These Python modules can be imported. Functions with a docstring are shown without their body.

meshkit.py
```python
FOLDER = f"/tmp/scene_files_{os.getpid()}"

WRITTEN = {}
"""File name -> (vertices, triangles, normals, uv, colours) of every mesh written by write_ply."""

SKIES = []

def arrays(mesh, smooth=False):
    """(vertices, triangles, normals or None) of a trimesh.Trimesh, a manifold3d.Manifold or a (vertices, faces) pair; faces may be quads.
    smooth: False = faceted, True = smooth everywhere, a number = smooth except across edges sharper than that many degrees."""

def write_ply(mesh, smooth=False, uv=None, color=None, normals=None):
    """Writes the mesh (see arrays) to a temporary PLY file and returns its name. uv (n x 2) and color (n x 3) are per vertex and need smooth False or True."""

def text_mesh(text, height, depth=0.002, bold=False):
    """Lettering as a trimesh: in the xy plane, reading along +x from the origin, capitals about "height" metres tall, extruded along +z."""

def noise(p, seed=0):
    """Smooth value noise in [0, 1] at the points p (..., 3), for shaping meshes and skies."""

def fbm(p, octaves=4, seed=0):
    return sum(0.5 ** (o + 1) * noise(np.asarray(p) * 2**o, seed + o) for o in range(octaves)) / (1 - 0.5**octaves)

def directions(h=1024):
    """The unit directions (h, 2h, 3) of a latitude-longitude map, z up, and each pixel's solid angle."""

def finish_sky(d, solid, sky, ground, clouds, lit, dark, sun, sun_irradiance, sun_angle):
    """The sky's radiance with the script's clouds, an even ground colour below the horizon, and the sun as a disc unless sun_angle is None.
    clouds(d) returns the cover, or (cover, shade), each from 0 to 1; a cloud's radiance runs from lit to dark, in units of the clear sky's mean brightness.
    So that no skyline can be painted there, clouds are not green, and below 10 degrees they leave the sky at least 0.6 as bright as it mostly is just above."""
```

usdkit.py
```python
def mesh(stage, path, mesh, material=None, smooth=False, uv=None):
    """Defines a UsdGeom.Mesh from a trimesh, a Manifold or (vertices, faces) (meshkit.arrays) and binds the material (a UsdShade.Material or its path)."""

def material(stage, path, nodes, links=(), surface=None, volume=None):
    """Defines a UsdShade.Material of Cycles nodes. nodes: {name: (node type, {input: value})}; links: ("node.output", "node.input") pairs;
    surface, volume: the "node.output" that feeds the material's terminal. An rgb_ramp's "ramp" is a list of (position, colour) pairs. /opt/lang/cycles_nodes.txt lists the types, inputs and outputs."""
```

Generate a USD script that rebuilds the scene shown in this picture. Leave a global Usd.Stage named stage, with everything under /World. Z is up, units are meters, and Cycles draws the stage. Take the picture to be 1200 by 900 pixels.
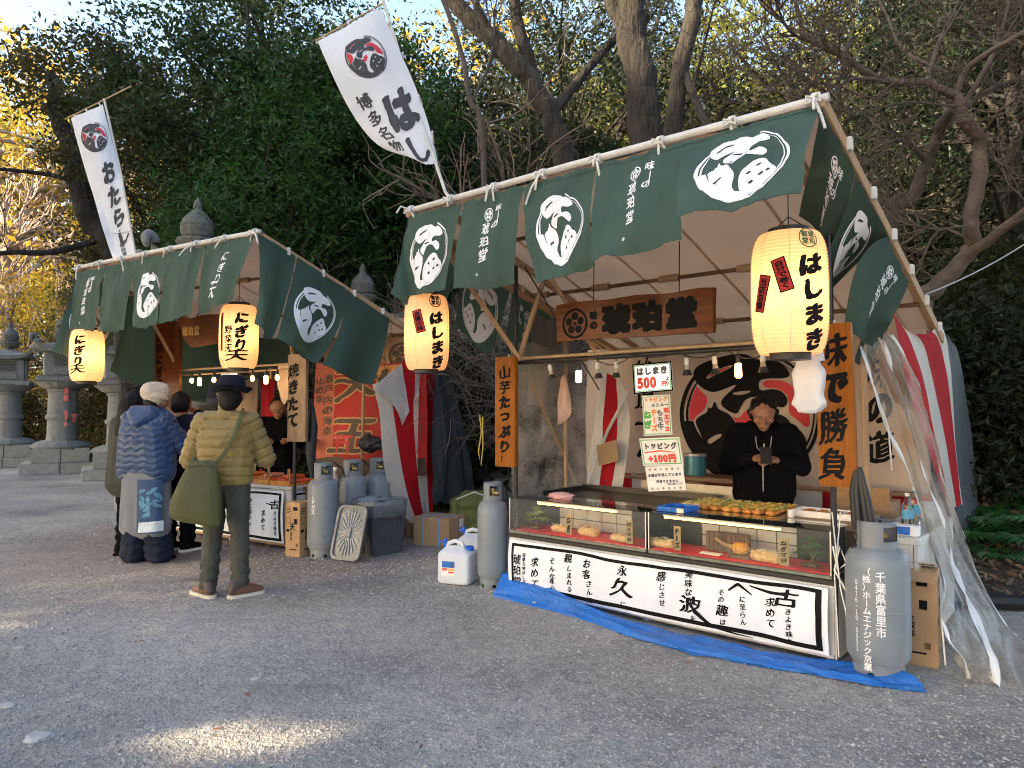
import glob, math, random
import numpy as np, trimesh, shapely, manifold3d, usdkit, meshkit
from shapely import affinity
from shapely.geometry import Polygon, LineString, Point, box as sbox, MultiPolygon
from scipy.interpolate import RectBivariateSpline
from scipy.spatial import cKDTree
from pxr import Usd, UsdGeom, UsdLux, UsdShade, Gf, Sdf, Vt

stage = Usd.Stage.CreateInMemory()
UsdGeom.Xform.Define(stage, '/World')
UsdGeom.Scope.Define(stage, '/World/Looks')
random.seed(7)
rng = np.random.default_rng(7)

# ---------------------------------------------------------------- camera, sky, sun, exposure
FOC, EYE = 833.0, np.array([0, 0, 1.45])
PITCH = math.atan(30 / FOC)
EXPOSURE = 2.42
cam = UsdGeom.Camera.Define(stage, '/World/camera')
cam.AddTranslateOp().Set(Gf.Vec3d(*EYE))
cam.AddRotateXOp().Set(90 + math.degrees(PITCH))
cam.CreateHorizontalApertureAttr(36.0)
cam.CreateFocalLengthAttr(36 * FOC / 1200)
cam.CreateExposureAttr(EXPOSURE)
SUN = np.array([-.80, -.42, .36]); SUN = SUN / np.linalg.norm(SUN)
usdkit.material(stage, '/World/Looks/sky', {
    'sky': ('sky_texture', {'sky_type': 'single_scattering', 'sun_disc': False, 'sun_elevation': math.asin(SUN[2]), 'sun_rotation': math.atan2(SUN[0], SUN[1]), 'air_density': 1.0, 'aerosol_density': 3.0, 'ozone_density': .6}),
    'bg': ('background_shader', {'strength': 0.13})}, [('sky.color', 'bg.color')], surface='bg.background')
dome = UsdLux.DomeLight.Define(stage, '/World/sky')
UsdShade.MaterialBindingAPI.Apply(dome.GetPrim()).Bind(UsdShade.Material.Get(stage, '/World/Looks/sky'))
dome.GetPrim().SetCustomDataByKey('kind', 'structure')
sun = UsdLux.DistantLight.Define(stage, '/World/sun')
sun.CreateNormalizeAttr(True); sun.CreateIntensityAttr(1.1); sun.CreateAngleAttr(0.53); sun.CreateColorAttr(Gf.Vec3f(1, .80, .52))
q = Gf.Rotation(Gf.Vec3d(0, 0, 1), Gf.Vec3d(*map(float, SUN)))
sun.AddTransformOp().Set(Gf.Matrix4d().SetRotate(q))

# ---------------------------------------------------------------- helpers: frames and names
FW = np.array([0, math.cos(PITCH), math.sin(PITCH)]); UP = np.array([0, -math.sin(PITCH), math.cos(PITCH)])
def ray(x, y): return FW + np.array([1., 0, 0]) * (x - 600) / FOC + UP * (450 - y) / FOC
def at(x, y, Y):
    d = ray(x, y); return EYE + d * Y / d[1]
def ground_at(x, y, z=0.0):
    d = ray(x, y); return EYE + d * (z - EYE[2]) / d[2]
class Frame:
    def __init__(s, o, u):
        s.o = np.array(o, float); s.u = np.array([u[0], u[1], 0.]); s.u /= np.linalg.norm(s.u); s.t = np.array([-s.u[1], s.u[0], 0.])
        s.ang = math.degrees(math.atan2(s.u[1], s.u[0]))
    def w(s, p):
        p = np.asarray(p, float); return s.o + p[..., :1] * s.u + p[..., 1:2] * s.t + p[..., 2:3] * np.array([0, 0, 1.])
    def inv(s, P):
        d = np.asarray(P, float) - s.o; return np.stack([d @ s.u, d @ s.t, d[..., 2]], -1)
    def ht(s, x, y, t):
        d = ray(x, y); k = (t - (EYE - s.o) @ s.t) / (d @ s.t); return s.inv(EYE + k * d)
    def hs(s, x, y, a):
        d = ray(x, y); k = (a - (EYE - s.o) @ s.u) / (d @ s.u); return s.inv(EYE + k * d)
    def g(s, x, y, z=0.0): return s.inv(ground_at(x, y, z))
W = Frame((0, 0, 0), (1, 0))
R = Frame((-.02, 5.70, 0), (.76, -.65))       # front left foot of the near stall's counter, along its front
L = Frame((-3.95, 8.41, 0), (.85, -.527))     # the same for the far stall
USED = {}
def numbered(parent, name):
    k = (parent, name); n = USED.get(k, 0); USED[k] = n + 1
    return f'{parent}/{name}' + (f'_{n:03d}' if n else '')
def tag(p, label=None, cat=None, group=None, kind=None):
    for k, v in (('label', label), ('category', cat), ('group', group), ('kind', kind)):
        if v: p.SetCustomDataByKey(k, v)
class Thing:
    """An Xform at the thing's base (frame coordinates); its parts are given in frame coordinates too."""
    def __init__(s, name, label, cat, base=(0, 0, 0), frame=W, group=None, kind=None, parent='/World'):
        s.path = numbered(parent, name); s.base = np.array(base, float); s.frame = frame; s.cat = cat
        x = UsdGeom.Xform.Define(stage, s.path); s.x = x
        x.AddTranslateOp().Set(Gf.Vec3d(*map(float, frame.w(s.base)))); x.AddRotateZOp().Set(frame.ang)
        s.prim = x.GetPrim(); tag(s.prim, label, cat, group, kind)
    def part(s, name, m, mat, smooth=False, under=None, label=None, kind=None):
        if m is None: return None
        v, f = vf(m)
        p = numbered(under or s.path, name)
        usdkit.mesh(stage, p, (v - s.base, f), mat, smooth=smooth)
        if label or kind: tag(stage.GetPrimAtPath(p), label, None, None, kind)
        return p
def one(name, m, mat, label, cat, base=(0, 0, 0), frame=W, smooth=False, group=None, kind=None):
    """A thing that is one mesh."""
    v, f = vf(m); p = numbered('/World', name); base = np.array(base, float)
    me = usdkit.mesh(stage, p, (v - base, f), mat, smooth=smooth)
    me.AddTranslateOp().Set(Gf.Vec3d(*map(float, frame.w(base)))); me.AddRotateZOp().Set(frame.ang)
    tag(me.GetPrim(), label, cat, group, kind); return p
def copy_of(src, name, label, loc, rot=0, scale=1, cat=None, group=None, tilt=None):
    x = UsdGeom.Xform.Define(stage, numbered('/World', name)); p = x.GetPrim()
    x.AddTranslateOp().Set(Gf.Vec3d(*map(float, loc))); x.AddRotateZOp().Set(float(rot))
    if tilt: x.AddRotateXYZOp().Set(Gf.Vec3f(*tilt))
    x.AddScaleOp().Set(Gf.Vec3f(*(scale if np.ndim(scale) else (scale,) * 3)))
    p.GetReferences().AddInternalReference(src); p.SetInstanceable(True); tag(p, label, cat, group); return p
def proto(name):
    """A class prim that things are copied from."""
    p = f'/World/Looks/kinds_{name}'; stage.CreateClassPrim(p); return p
def ppart(pp, name, m, mat, smooth=False, under=None, kind=None):
    p = numbered(under or pp, name); usdkit.mesh(stage, p, vf(m), mat, smooth=smooth)
    if kind: tag(stage.GetPrimAtPath(p), kind=kind)
    return p

# ---------------------------------------------------------------- helpers: meshes
def vf(m):
    if hasattr(m, 'to_mesh'):
        t = m.to_mesh(); return np.array(t.vert_properties[:, :3], float), np.array(t.tri_verts, int)
    if isinstance(m, tuple):
        v, f = np.asarray(m[0], float), np.asarray(m[1], int)
        return (v, np.vstack([f[:, [0, 1, 2]], f[:, [0, 2, 3]]])) if f.shape[1] == 4 else (v, f)
    return np.array(m.vertices, float), np.array(m.faces, int)
def cat(*ms):
    vs, fs, n = [], [], 0
    for m in ms:
        v, f = vf(m); vs.append(v); fs.append(f + n); n += len(v)
    return np.vstack(vs), np.vstack(fs)
def mv(m, d):
    v, f = vf(m); return v + np.asarray(d, float), f
def rot(m, ang, axis=(0, 0, 1), c=(0, 0, 0)):
    v, f = vf(m); T = trimesh.transformations.rotation_matrix(math.radians(ang), axis, c); return v @ T[:3, :3].T + T[:3, 3], f
def box(x0, x1, y0, y1, z0, z1, ch=0.0):
    """A box, its edges chamfered by ch."""
    if ch <= 0:
        b = trimesh.creation.box(((x1 - x0), (y1 - y0), (z1 - z0))); return np.array(b.vertices) + [(x0 + x1) / 2, (y0 + y1) / 2, (z0 + z1) / 2], np.array(b.faces)
    ch = min(ch, .45 * min(x1 - x0, y1 - y0, z1 - z0)); pts = []
    for X, sx in ((x0, 1), (x1, -1)):
        for Y, sy in ((y0, 1), (y1, -1)):
            for Z, sz in ((z0, 1), (z1, -1)):
                pts += [(X + sx * ch, Y + sy * ch, Z), (X + sx * ch, Y, Z + sz * ch), (X, Y + sy * ch, Z + sz * ch)]
    return vf(manifold3d.Manifold.hull_points(np.array(pts)))
def tube(pts, r, n=8, caps=True):
    p = np.asarray(pts, float); r = np.broadcast_to(np.asarray(r, float), (len(p),))
    t = np.gradient(p, axis=0); t /= np.linalg.norm(t, axis=1, keepdims=True) + 1e-12
    a = np.cross(t[0], [0, 0, 1.] if abs(t[0][2]) < .9 else [1., 0, 0]); A = []
    for k in range(len(p)):
        a = a - (a @ t[k]) * t[k]; a /= np.linalg.norm(a) + 1e-12; A.append(a)
    A = np.array(A); B = np.cross(t, A); th = np.arange(n) * 2 * np.pi / n
    v = p[:, None] + r[:, None, None] * (np.cos(th)[None, :, None] * A[:, None] + np.sin(th)[None, :, None] * B[:, None])
    i, j = np.meshgrid(np.arange(len(p) - 1), np.arange(n), indexing='ij')
    q = np.stack([i * n + j, i * n + (j + 1) % n, (i + 1) * n + (j + 1) % n, (i + 1) * n + j], -1).reshape(-1, 4)
    v = v.reshape(-1, 3); f = np.vstack([q[:, [0, 2, 1]], q[:, [0, 3, 2]]])[:, ::-1]
    if caps:
        m = len(v); v = np.vstack([v, p[:1], p[-1:]]); k = np.arange(n)
        f = np.vstack([f, np.stack([np.full(n, m), (k + 1) % n, k], 1), np.stack([np.full(n, m + 1), (len(p) - 1) * n + k, (len(p) - 1) * n + (k + 1) % n], 1)])
    return v, f
def lathe(prof, n=24, c=(0, 0, 0), lobes=0, amp=0.0):
    """prof: (r, z) pairs from the bottom up, closed at both ends; lobes ripple the radius."""
    p = np.array(prof, float); th = np.arange(n) * 2 * np.pi / n
    k = 1 + (amp * np.abs(np.sin(lobes * th / 2)) if lobes else 0 * th)
    v = np.stack([p[:, :1] * np.cos(th) * k, p[:, :1] * np.sin(th) * k, np.repeat(p[:, 1:], n, 1)], -1).reshape(-1, 3)
    i, j = np.meshgrid(np.arange(len(p) - 1), np.arange(n), indexing='ij')
    qd = np.stack([i * n + j, i * n + (j + 1) % n, (i + 1) * n + (j + 1) % n, (i + 1) * n + j], -1).reshape(-1, 4)
    f = np.vstack([qd[:, [0, 1, 2]], qd[:, [0, 2, 3]]]); m = len(v); a = np.arange(n)
    v = np.vstack([v, [[0, 0, p[0, 1]], [0, 0, p[-1, 1]]]]); e = (len(p) - 1) * n
    f = np.vstack([f, np.stack([np.full(n, m), (a + 1) % n, a], 1), np.stack([np.full(n, m + 1), e + a, e + (a + 1) % n], 1)])
    return v + np.asarray(c, float), f
def bar(a, b, w, h=None, ch=.004):
    """A squared bar from a to b."""
    a, b = np.asarray(a, float), np.asarray(b, float); h = h or w; d = b - a; l = np.linalg.norm(d); d /= l
    s = np.cross(d, [0, 0, 1.]) if abs(d[2]) < .95 else np.array([1., 0, 0]); s /= np.linalg.norm(s); u = np.cross(s, d)
    v, f = box(-w / 2, w / 2, 0, l, -h / 2, h / 2, ch); return a + v[:, :1] * s + v[:, 1:2] * d + v[:, 2:] * u, f
def ball(c, r, n=2):
    b = trimesh.creation.icosphere(n, 1.0); return np.array(b.vertices) * r + np.asarray(c, float), np.array(b.faces)
def grid_faces(nu, nv):
    i, j = np.meshgrid(np.arange(nu - 1), np.arange(nv - 1), indexing='ij'); a = i * nv + j
    q = np.stack([a, a + nv, a + nv + 1, a + 1], -1).reshape(-1, 4); return np.vstack([q[:, [0, 1, 2]], q[:, [0, 2, 3]]])
def sag(a, b, d, n=10):
    a, b = np.asarray(a, float), np.asarray(b, float); k = np.linspace(0, 1, n)[:, None]
    p = a + (b - a) * k; p[:, 2] -= 4 * d * (k * (1 - k))[:, 0]; return p
def hullof(*pr):
    """The hull of spheres given as (point, radius)."""
    s = trimesh.creation.icosphere(1, 1.0).vertices
    return manifold3d.Manifold.hull_points(np.vstack([s * r + np.asarray(p, float) for p, r in pr]))
def union(ms): return manifold3d.Manifold.batch_boolean(ms, manifold3d.OpType.Add)
def smoothed(man, size, it=8):
    v, f = vf(man.refine_to_length(size)); m = trimesh.Trimesh(v, f, process=True)
    trimesh.smoothing.filter_taubin(m, lamb=.5, nu=.52, iterations=it); return m
class Sheet:
    """Cloth or paper: fn(u, v) in metres, u to the right and v down, gives points in frame coordinates."""
    def __init__(s, fn, w, h, nu=24, nv=24): s.fn, s.w, s.h, s.nu, s.nv = fn, w, h, nu, nv
    def mesh(s, u0=0., u1=None, v0=0., v1=None, off=0.0, nu=None, nv=None):
        nu, nv = nu or s.nu, nv or s.nv
        u, v = np.meshgrid(np.linspace(u0, s.w if u1 is None else u1, nu), np.linspace(v0, s.h if v1 is None else v1, nv), indexing='ij')
        p = s.fn(u.ravel(), v.ravel())
        if off: p = p + off * s.normal(u.ravel(), v.ravel())
        return p, grid_faces(nu, nv)
    def normal(s, u, v, e=.004):
        n = np.cross(s.fn(u + e, v) - s.fn(u - e, v), s.fn(u, v + e) - s.fn(u, v - e)); return -n / (np.linalg.norm(n, axis=1, keepdims=True) + 1e-12)
    def print(s, poly, off=.003, edge=.04):
        """A flat shape (u to the right, v down) laid on the sheet."""
        t = tri(poly)
        if t is None: return None
        v, f = t
        if edge: v, f = trimesh.remesh.subdivide_to_size(np.c_[v, np.zeros(len(v))], f, edge, max_iter=12); v = v[:, :2]
        return s.fn(v[:, 0], v[:, 1]) + off * s.normal(v[:, 0], v[:, 1]), f
def patch(ctrl, w=1., h=1., wave=0.0, ws=5., seed=0, nu=24, nv=24):
    """A sheet through a grid of control points [row down][column right]."""
    c = np.array(ctrl, float); n, m = c.shape[:2]
    sp = [RectBivariateSpline(np.linspace(0, h, n), np.linspace(0, w, m), c[..., k], kx=min(3, n - 1), ky=min(3, m - 1)) for k in range(3)]
    def fn(u, v):
        p = np.stack([q.ev(np.clip(v, 0, h), np.clip(u, 0, w)) for q in sp], -1)
        if wave:
            k = np.stack([u / w * ws, v / h * ws * .5, np.full_like(u, seed)], -1); p = p + wave * np.stack([meshkit.fbm(k + 11 * j, 3, seed + j) - .5 for j in range(3)], -1) * 2
        return p
    return Sheet(fn, w, h, nu, nv)
def flat(o, uax, vax, w, h, n=2):
    o, uax, vax = (np.asarray(x, float) for x in (o, uax, vax))
    return Sheet(lambda u, v: o + np.outer(u, uax) + np.outer(v, vax), w, h, n, n)

# ---------------------------------------------------------------- helpers: lettering
try: FONT = glob.glob('/opt/blender-*/*/datafiles/fonts/Noto Sans CJK Regular.woff2')[0]
except IndexError: FONT = None
GL = {}
def glyph(ch, bold=3):
    """The outline of a character, one em tall, centred, v down."""
    if (ch, bold) in GL: return GL[ch, bold]
    from PIL import Image, ImageDraw, ImageFont
    if 'f' not in GL: GL['f'] = ImageFont.truetype(FONT, 72)
    im = Image.new('L', (112, 112)); ImageDraw.Draw(im).text((56, 56), ch, 255, font=GL['f'], anchor='mm', stroke_width=bold)
    on = np.pad(np.asarray(im) > 127, ((0, 0), (1, 1))).astype(np.int8); d = np.diff(on, axis=1)
    r, a = np.nonzero(d == 1); b = np.nonzero(d == -1)[1]
    g = shapely.union_all(shapely.box(a, r, b, r + 1)).buffer(.9).buffer(-.9).simplify(.75)
    x0, y0, x1, y1 = g.bounds if not g.is_empty else (0, 0, 1, 1)
    g = affinity.affine_transform(g, [1 / 72, 0, 0, 1 / 72, -56 / 72, -(y0 + y1) / 2 / 72]); GL[ch, bold] = g; return g
def brushed(g, amp, seed=0):
    """Uneven brush edges: the outline pushed about by noise."""
    def push(c):
        c = np.asarray(c); n = np.c_[c * 3.1, np.full(len(c), seed * .37)]; k = np.c_[c * 11, np.full(len(c), seed * .7)]
        return c + amp * np.c_[meshkit.noise(n, 1) - .5, meshkit.noise(n, 2) - .5] * 2 + amp * .35 * np.c_[meshkit.noise(k, 3) - .5, meshkit.noise(k, 4) - .5]
    g = shapely.transform(shapely.segmentize(g, .05), push).buffer(0); return g
def letters(rows, bold=3, brush=0., seed=0):
    """rows: (text, u, v, size[, angle, stretch_u]) one character column each: text runs down from v."""
    out = []
    for n, row in enumerate(rows):
        text, u, v, sz = row[:4]; ang = row[4] if len(row) > 4 else 0; sx = row[5] if len(row) > 5 else 1.; adv = row[6] if len(row) > 6 else 1.0
        for k, ch in enumerate(text):
            if ch == ' ': continue
            g = glyph(ch, bold)
            if ch in 'ー―': g = affinity.rotate(g, 90, origin=(0, 0))
            if bold > 3: g = affinity.scale(g, .9, .86, origin=(0, 0))
            if brush:
                kj = ord(ch) >= 0x4e00; g = glyph(ch, 0 if bold < 5 or kj else 2) if ch not in 'ー―' else g; wd = (.042 if bold < 5 else .058) if kj else (.055 if bold < 5 else .085)   # the slanted nib of a brush
                g = shapely.union_all([affinity.translate(g, wd * q, -wd * .62 * q) for q in (-.5, -.25, 0, .25, .5)]); g = affinity.skew(affinity.rotate(g, -4 + 5 * math.sin(seed + 3.1 * k), origin=(0, 0)), -6, -5, origin=(0, 0)); g = affinity.scale(brushed(g, max(brush, .05) * 1.25, seed + 17 * n + k).buffer(-.008).buffer(.012), .94, .9, origin=(0, 0))
            g = affinity.scale(g, sz * sx, sz, origin=(0, 0)); g = affinity.translate(g, 0, (k + .5) * sz * adv)
            out.append(affinity.translate(affinity.rotate(g, ang, origin=(0, 0)), u, v))
    return shapely.union_all(out) if out else None
def line(text, u, v, sz, bold=3, sx=1., ang=0, adv=1.0):
    """One row of lettering that reads to the right, from u."""
    out, x = [], 0.
    for ch in text:
        if ch != ' ':
            k = 1 if bold < 4 else .88; g = affinity.scale(glyph(ch, bold), sz * sx * k, sz * k, origin=(0, 0)); out.append(affinity.translate(g, x + sz * sx * (.5 if ord(ch) > 255 else .29), 0))
        x += sz * sx * adv * (.58 if ord(ch) < 256 else 1)
    return affinity.translate(affinity.rotate(shapely.union_all(out), ang, origin=(0, 0)), u, v)
def tri(poly):
    poly = poly.buffer(0); vs, fs, n = [], [], 0
    for g in getattr(poly, 'geoms', [poly]):
        if g.geom_type != 'Polygon' or g.area < 1e-8: continue
        v, f = trimesh.creation.triangulate_polygon(g, engine='earcut'); vs.append(np.asarray(v)); fs.append(np.asarray(f) + n); n += len(v)
    return (np.vstack(vs), np.vstack(fs)) if vs else None
def blob(pts, k=2):
    """A rounded closed shape through corner points (Chaikin)."""
    p = np.array(pts, float)
    for _ in range(k): p = np.stack([.75 * p + .25 * np.roll(p, -1, 0), .25 * p + .75 * np.roll(p, -1, 0)], 1).reshape(-1, 2)
    return Polygon(p).buffer(0)
def emblem():
    """The stalls' round brush mark in the unit circle, v down: (strokes, the fields filled red on some)."""
    z = lambda pts: (np.array(pts, float) - [370, 450]) / 300
    top = blob(z([(135, 245), (160, 205), (250, 175), (370, 160), (425, 200), (510, 200), (556, 255), (550, 285), (440, 282), (425, 305), (430, 340), (480, 328), (522, 340), (548, 385), (525, 425), (470, 390), (430, 362), (370, 372), (345, 425), (335, 447), (298, 432), (262, 400), (272, 368), (345, 300), (290, 322), (230, 345), (180, 322), (148, 285)]))
    top = top.difference(blob(z([(198, 266), (225, 240), (325, 210), (312, 230), (232, 258), (206, 278)]))).difference(blob(z([(310, 345), (350, 338), (400, 335), (380, 350), (330, 358)])))
    left = blob(z([(145, 480), (170, 455), (203, 440), (208, 408), (222, 424), (238, 374), (252, 424), (300, 440), (335, 490), (354, 545), (340, 600), (330, 640), (380, 700), (420, 735), (380, 742), (300, 715), (235, 670), (200, 610), (178, 560), (160, 515)]))
    left = left.difference(blob(z([(200, 572), (240, 545), (272, 536), (268, 552), (238, 572), (214, 590)])))
    right = blob(z([(388, 640), (380, 580), (410, 520), (455, 470), (500, 440), (540, 462), (565, 505), (600, 520), (620, 570), (600, 620), (560, 640), (545, 690), (480, 705), (430, 690), (405, 700)]))
    for a in ((455, 540), (505, 500), (520, 580), (470, 620), (560, 560)): right = right.difference(blob(z([(a[0] - 18, a[1] + 6), (a[0], a[1] - 16), (a[0] + 18, a[1] - 8), (a[0] + 4, a[1] + 14)])))
    ring = Point(0, 0).buffer(1.0, 48).difference(Point(.015, -.01).buffer(.945, 48)).union(Point(.02, 0).buffer(.915, 48).difference(Point(.03, -.02).buffer(.885, 48)))
    gap = Polygon([(0, 0), (-.75, -1.5), (.55, -1.5)]); ring = ring.difference(gap)
    low = Point(-.02, 0).buffer(.96, 48).difference(Point(.12, -.16).buffer(.93, 48)).intersection(sbox(-1, .1, .3, 1))
    strokes = shapely.union_all([top, left, right, ring, low])
    red = [blob(z([(100, 420), (110, 340), (140, 298), (185, 345), (208, 372), (190, 430), (150, 455), (140, 480), (150, 530), (120, 490)])),
           blob(z([(440, 300), (470, 288), (545, 296), (600, 370), (635, 460), (625, 515), (580, 470), (545, 445), (550, 385), (520, 330), (450, 325)])),
           blob(z([(300, 450), (345, 470), (365, 430), (410, 420), (405, 470), (360, 512), (335, 500)])),
           blob(z([(215, 250), (240, 240), (310, 216), (300, 232), (232, 256), (212, 266)]))]
    return strokes, shapely.union_all(red).difference(strokes.buffer(.012))
EMB, EMBRED = emblem()
def crest():
    """The small round crest: a ring with five round petals."""
    s = [Point(0, 0).buffer(1).difference(Point(0, 0).buffer(.84))]
    s += [Point(.48 * math.sin(a), -.48 * math.cos(a)).buffer(.255) for a in np.arange(5) * 2 * np.pi / 5] + [Point(0, 0).buffer(.13)]
    return shapely.union_all(s)
CREST = crest()
def place(g, u, v, su, sv=None, ang=0, mirror=False):
    g = affinity.scale(g, -su if mirror else su, sv or su, origin=(0, 0)); return affinity.translate(affinity.rotate(g, ang, origin=(0, 0)), u, v)

# ---------------------------------------------------------------- materials
def M(name, col, rough=.65, var=.12, vs=5., bump=0., bs=60., metal=0., transl=0., stretch=(1, 1, 1), dirt=0., ds=1.3, dcol=(.10, .085, .065), island=0., spec=.5, coat=0., world=False, emit=0., ecol=None, alpha=None, sheen=0., bd=.01):
    """Base colour with grain (var), stains (dirt) and fine relief (bump)."""
    c = np.array(col, float); src = ('geometry', {}) if world else ('texture_coordinate', {})
    N = {'g': src, 'm': ('mapping', {'scale': stretch}), 'n': ('noise_texture', {'scale': vs, 'detail': 5, 'roughness': .6}),
         'r': ('rgb_ramp', {'ramp': [(.3, c * (1 - var)), (.5, c), (.72, np.clip(c * (1 + var), 0, .95))]}),
         'p': ('principled_bsdf', {'roughness': rough, 'metallic': metal, 'specular_ior_level': spec})}
    K = [('g.position' if world else 'g.object', 'm.vector'), ('m.vector', 'n.vector'), ('n.fac', 'r.fac')]; out = 'r.color'
    if dirt:
        N['dn'] = ('noise_texture', {'scale': ds, 'detail': 6, 'roughness': .68}); N['dr'] = ('rgb_ramp', {'ramp': [(.45, (0, 0, 0)), (.75, (dirt,) * 3)]})
        N['dm'] = ('mix', {'color2': dcol}); K += [('m.vector', 'dn.vector'), ('dn.fac', 'dr.fac'), ('dr.color', 'dm.fac'), (out, 'dm.color1')]; out = 'dm.color'
    if island:
        N['i'] = ('geometry', {}); N['mr'] = ('map_range', {'to_min': 1 - island, 'to_max': 1 + island}); N['hs'] = ('hsv', {})
        N['ih'] = ('map_range', {'to_min': .5 + .015, 'to_max': .5 - .075 * (island > .3) - .015})
        K += [('i.random_per_island', 'mr.value'), ('mr.result', 'hs.value'), ('i.random_per_island', 'ih.value'), ('ih.result', 'hs.hue'), (out, 'hs.color')]; out = 'hs.color'
    K.append((out, 'p.base_color')); surf = 'p.BSDF'
    if coat: N['p'][1].update(coat_weight=coat, coat_roughness=.15)
    if sheen: N['p'][1].update(sheen_weight=sheen)
    if emit: N['p'][1].update(emission_color=ecol if ecol is not None else col, emission_strength=emit)
    if alpha is not None: N['p'][1].update(alpha=alpha)
    if bump:
        N['bn'] = ('noise_texture', {'scale': bs, 'detail': 4, 'roughness': .6}); N['b'] = ('bump', {'strength': bump, 'distance': bd})
        K += [('m.vector', 'bn.vector'), ('bn.fac', 'b.height'), ('b.normal', 'p.normal')]
    if transl:
        N['t'] = ('translucent_bsdf', {}); N['mx'] = ('mix_closure', {'fac': transl}); K += [(out, 't.color'), ('p.BSDF', 'mx.closure1'), ('t.BSDF', 'mx.closure2')]; surf = 'mx.closure'
    return usdkit.material(stage, f'/World/Looks/{name}', N, K, surface=surf)
def clear(name, tint=(.97, .98, .97), ior=1.45, rough=.03, haze=0., hcol=(.7, .7, .7)):
    """A pane or film: see-through, mirrored by its fresnel, a little milky."""
    N = {'t': ('transparent_bsdf', {'color': tint}), 'g': ('glossy_bsdf', {'roughness': rough, 'color': (1, 1, 1)}), 'f': ('fresnel', {'IOR': ior}), 'm': ('mix_closure', {})}
    K = [('f.fac', 'm.fac'), ('t.BSDF', 'm.closure1'), ('g.BSDF', 'm.closure2')]; s = 'm.closure'
    if haze:
        N['d'] = ('diffuse_bsdf', {'color': hcol}); N['n'] = ('noise_texture', {'scale': 4., 'detail': 5}); N['tc'] = ('texture_coordinate', {}); N['r'] = ('map_range', {'from_min': .35, 'from_max': .75, 'to_min': haze * .3, 'to_max': haze * 1.4}); N['m2'] = ('mix_closure', {})
        K += [('tc.object', 'n.vector'), ('n.fac', 'r.value'), ('r.result', 'm2.fac'), ('m.closure', 'm2.closure1'), ('d.BSDF', 'm2.closure2')]; s = 'm2.closure'
    return usdkit.material(stage, f'/World/Looks/{name}', N, K, surface=s)
black_ink = M('black_ink', (.004, .004, .0045), .7, .2, spec=.15)
white_ink = M('white_ink', (.72, .72, .74), .7, .05)
red_ink = M('red_ink', (.52, .018, .03), .6, .15)
green_cloth = M('green_cloth', (.040, .080, .060), .85, .14, 3, .25, 26, transl=.2, dirt=.25, ds=2, dcol=(.05, .085, .07), bd=.006)
white_cloth = M('white_cloth', (.72, .73, .76), .8, .05, 3, .12, 400, transl=.2, dirt=.12, dcol=(.4, .38, .34), bd=.002)
canvas = M('canvas', (.50, .34, .21), .85, .10, 2, .15, 300, transl=.38, dirt=.3, ds=1.0, dcol=(.30, .21, .13), bd=.002)
banner_cloth = M('banner_cloth', (.68, .70, .74), .6, .05, 3, .2, 9, dirt=.12, dcol=(.42, .42, .42), bd=.02)
backdrop_cloth = M('backdrop_cloth', (.43, .335, .265), .8, .06, 3, .15, 14, dirt=.2, dcol=(.36, .29, .24), bd=.01)
red_cloth = M('red_cloth', (.47, .012, .018), .75, .12, 3, .3, 12, transl=.15, bd=.012, spec=.2)
kohaku_white = M('striped_cloth_white', (.64, .60, .55), .55, .08, 3, .2, 12, transl=.15, dirt=.25, dcol=(.35, .3, .26), bd=.01)
black_paint = M('black_paint', (.010, .010, .011), .5, .2, 8, .1, 60)
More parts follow.
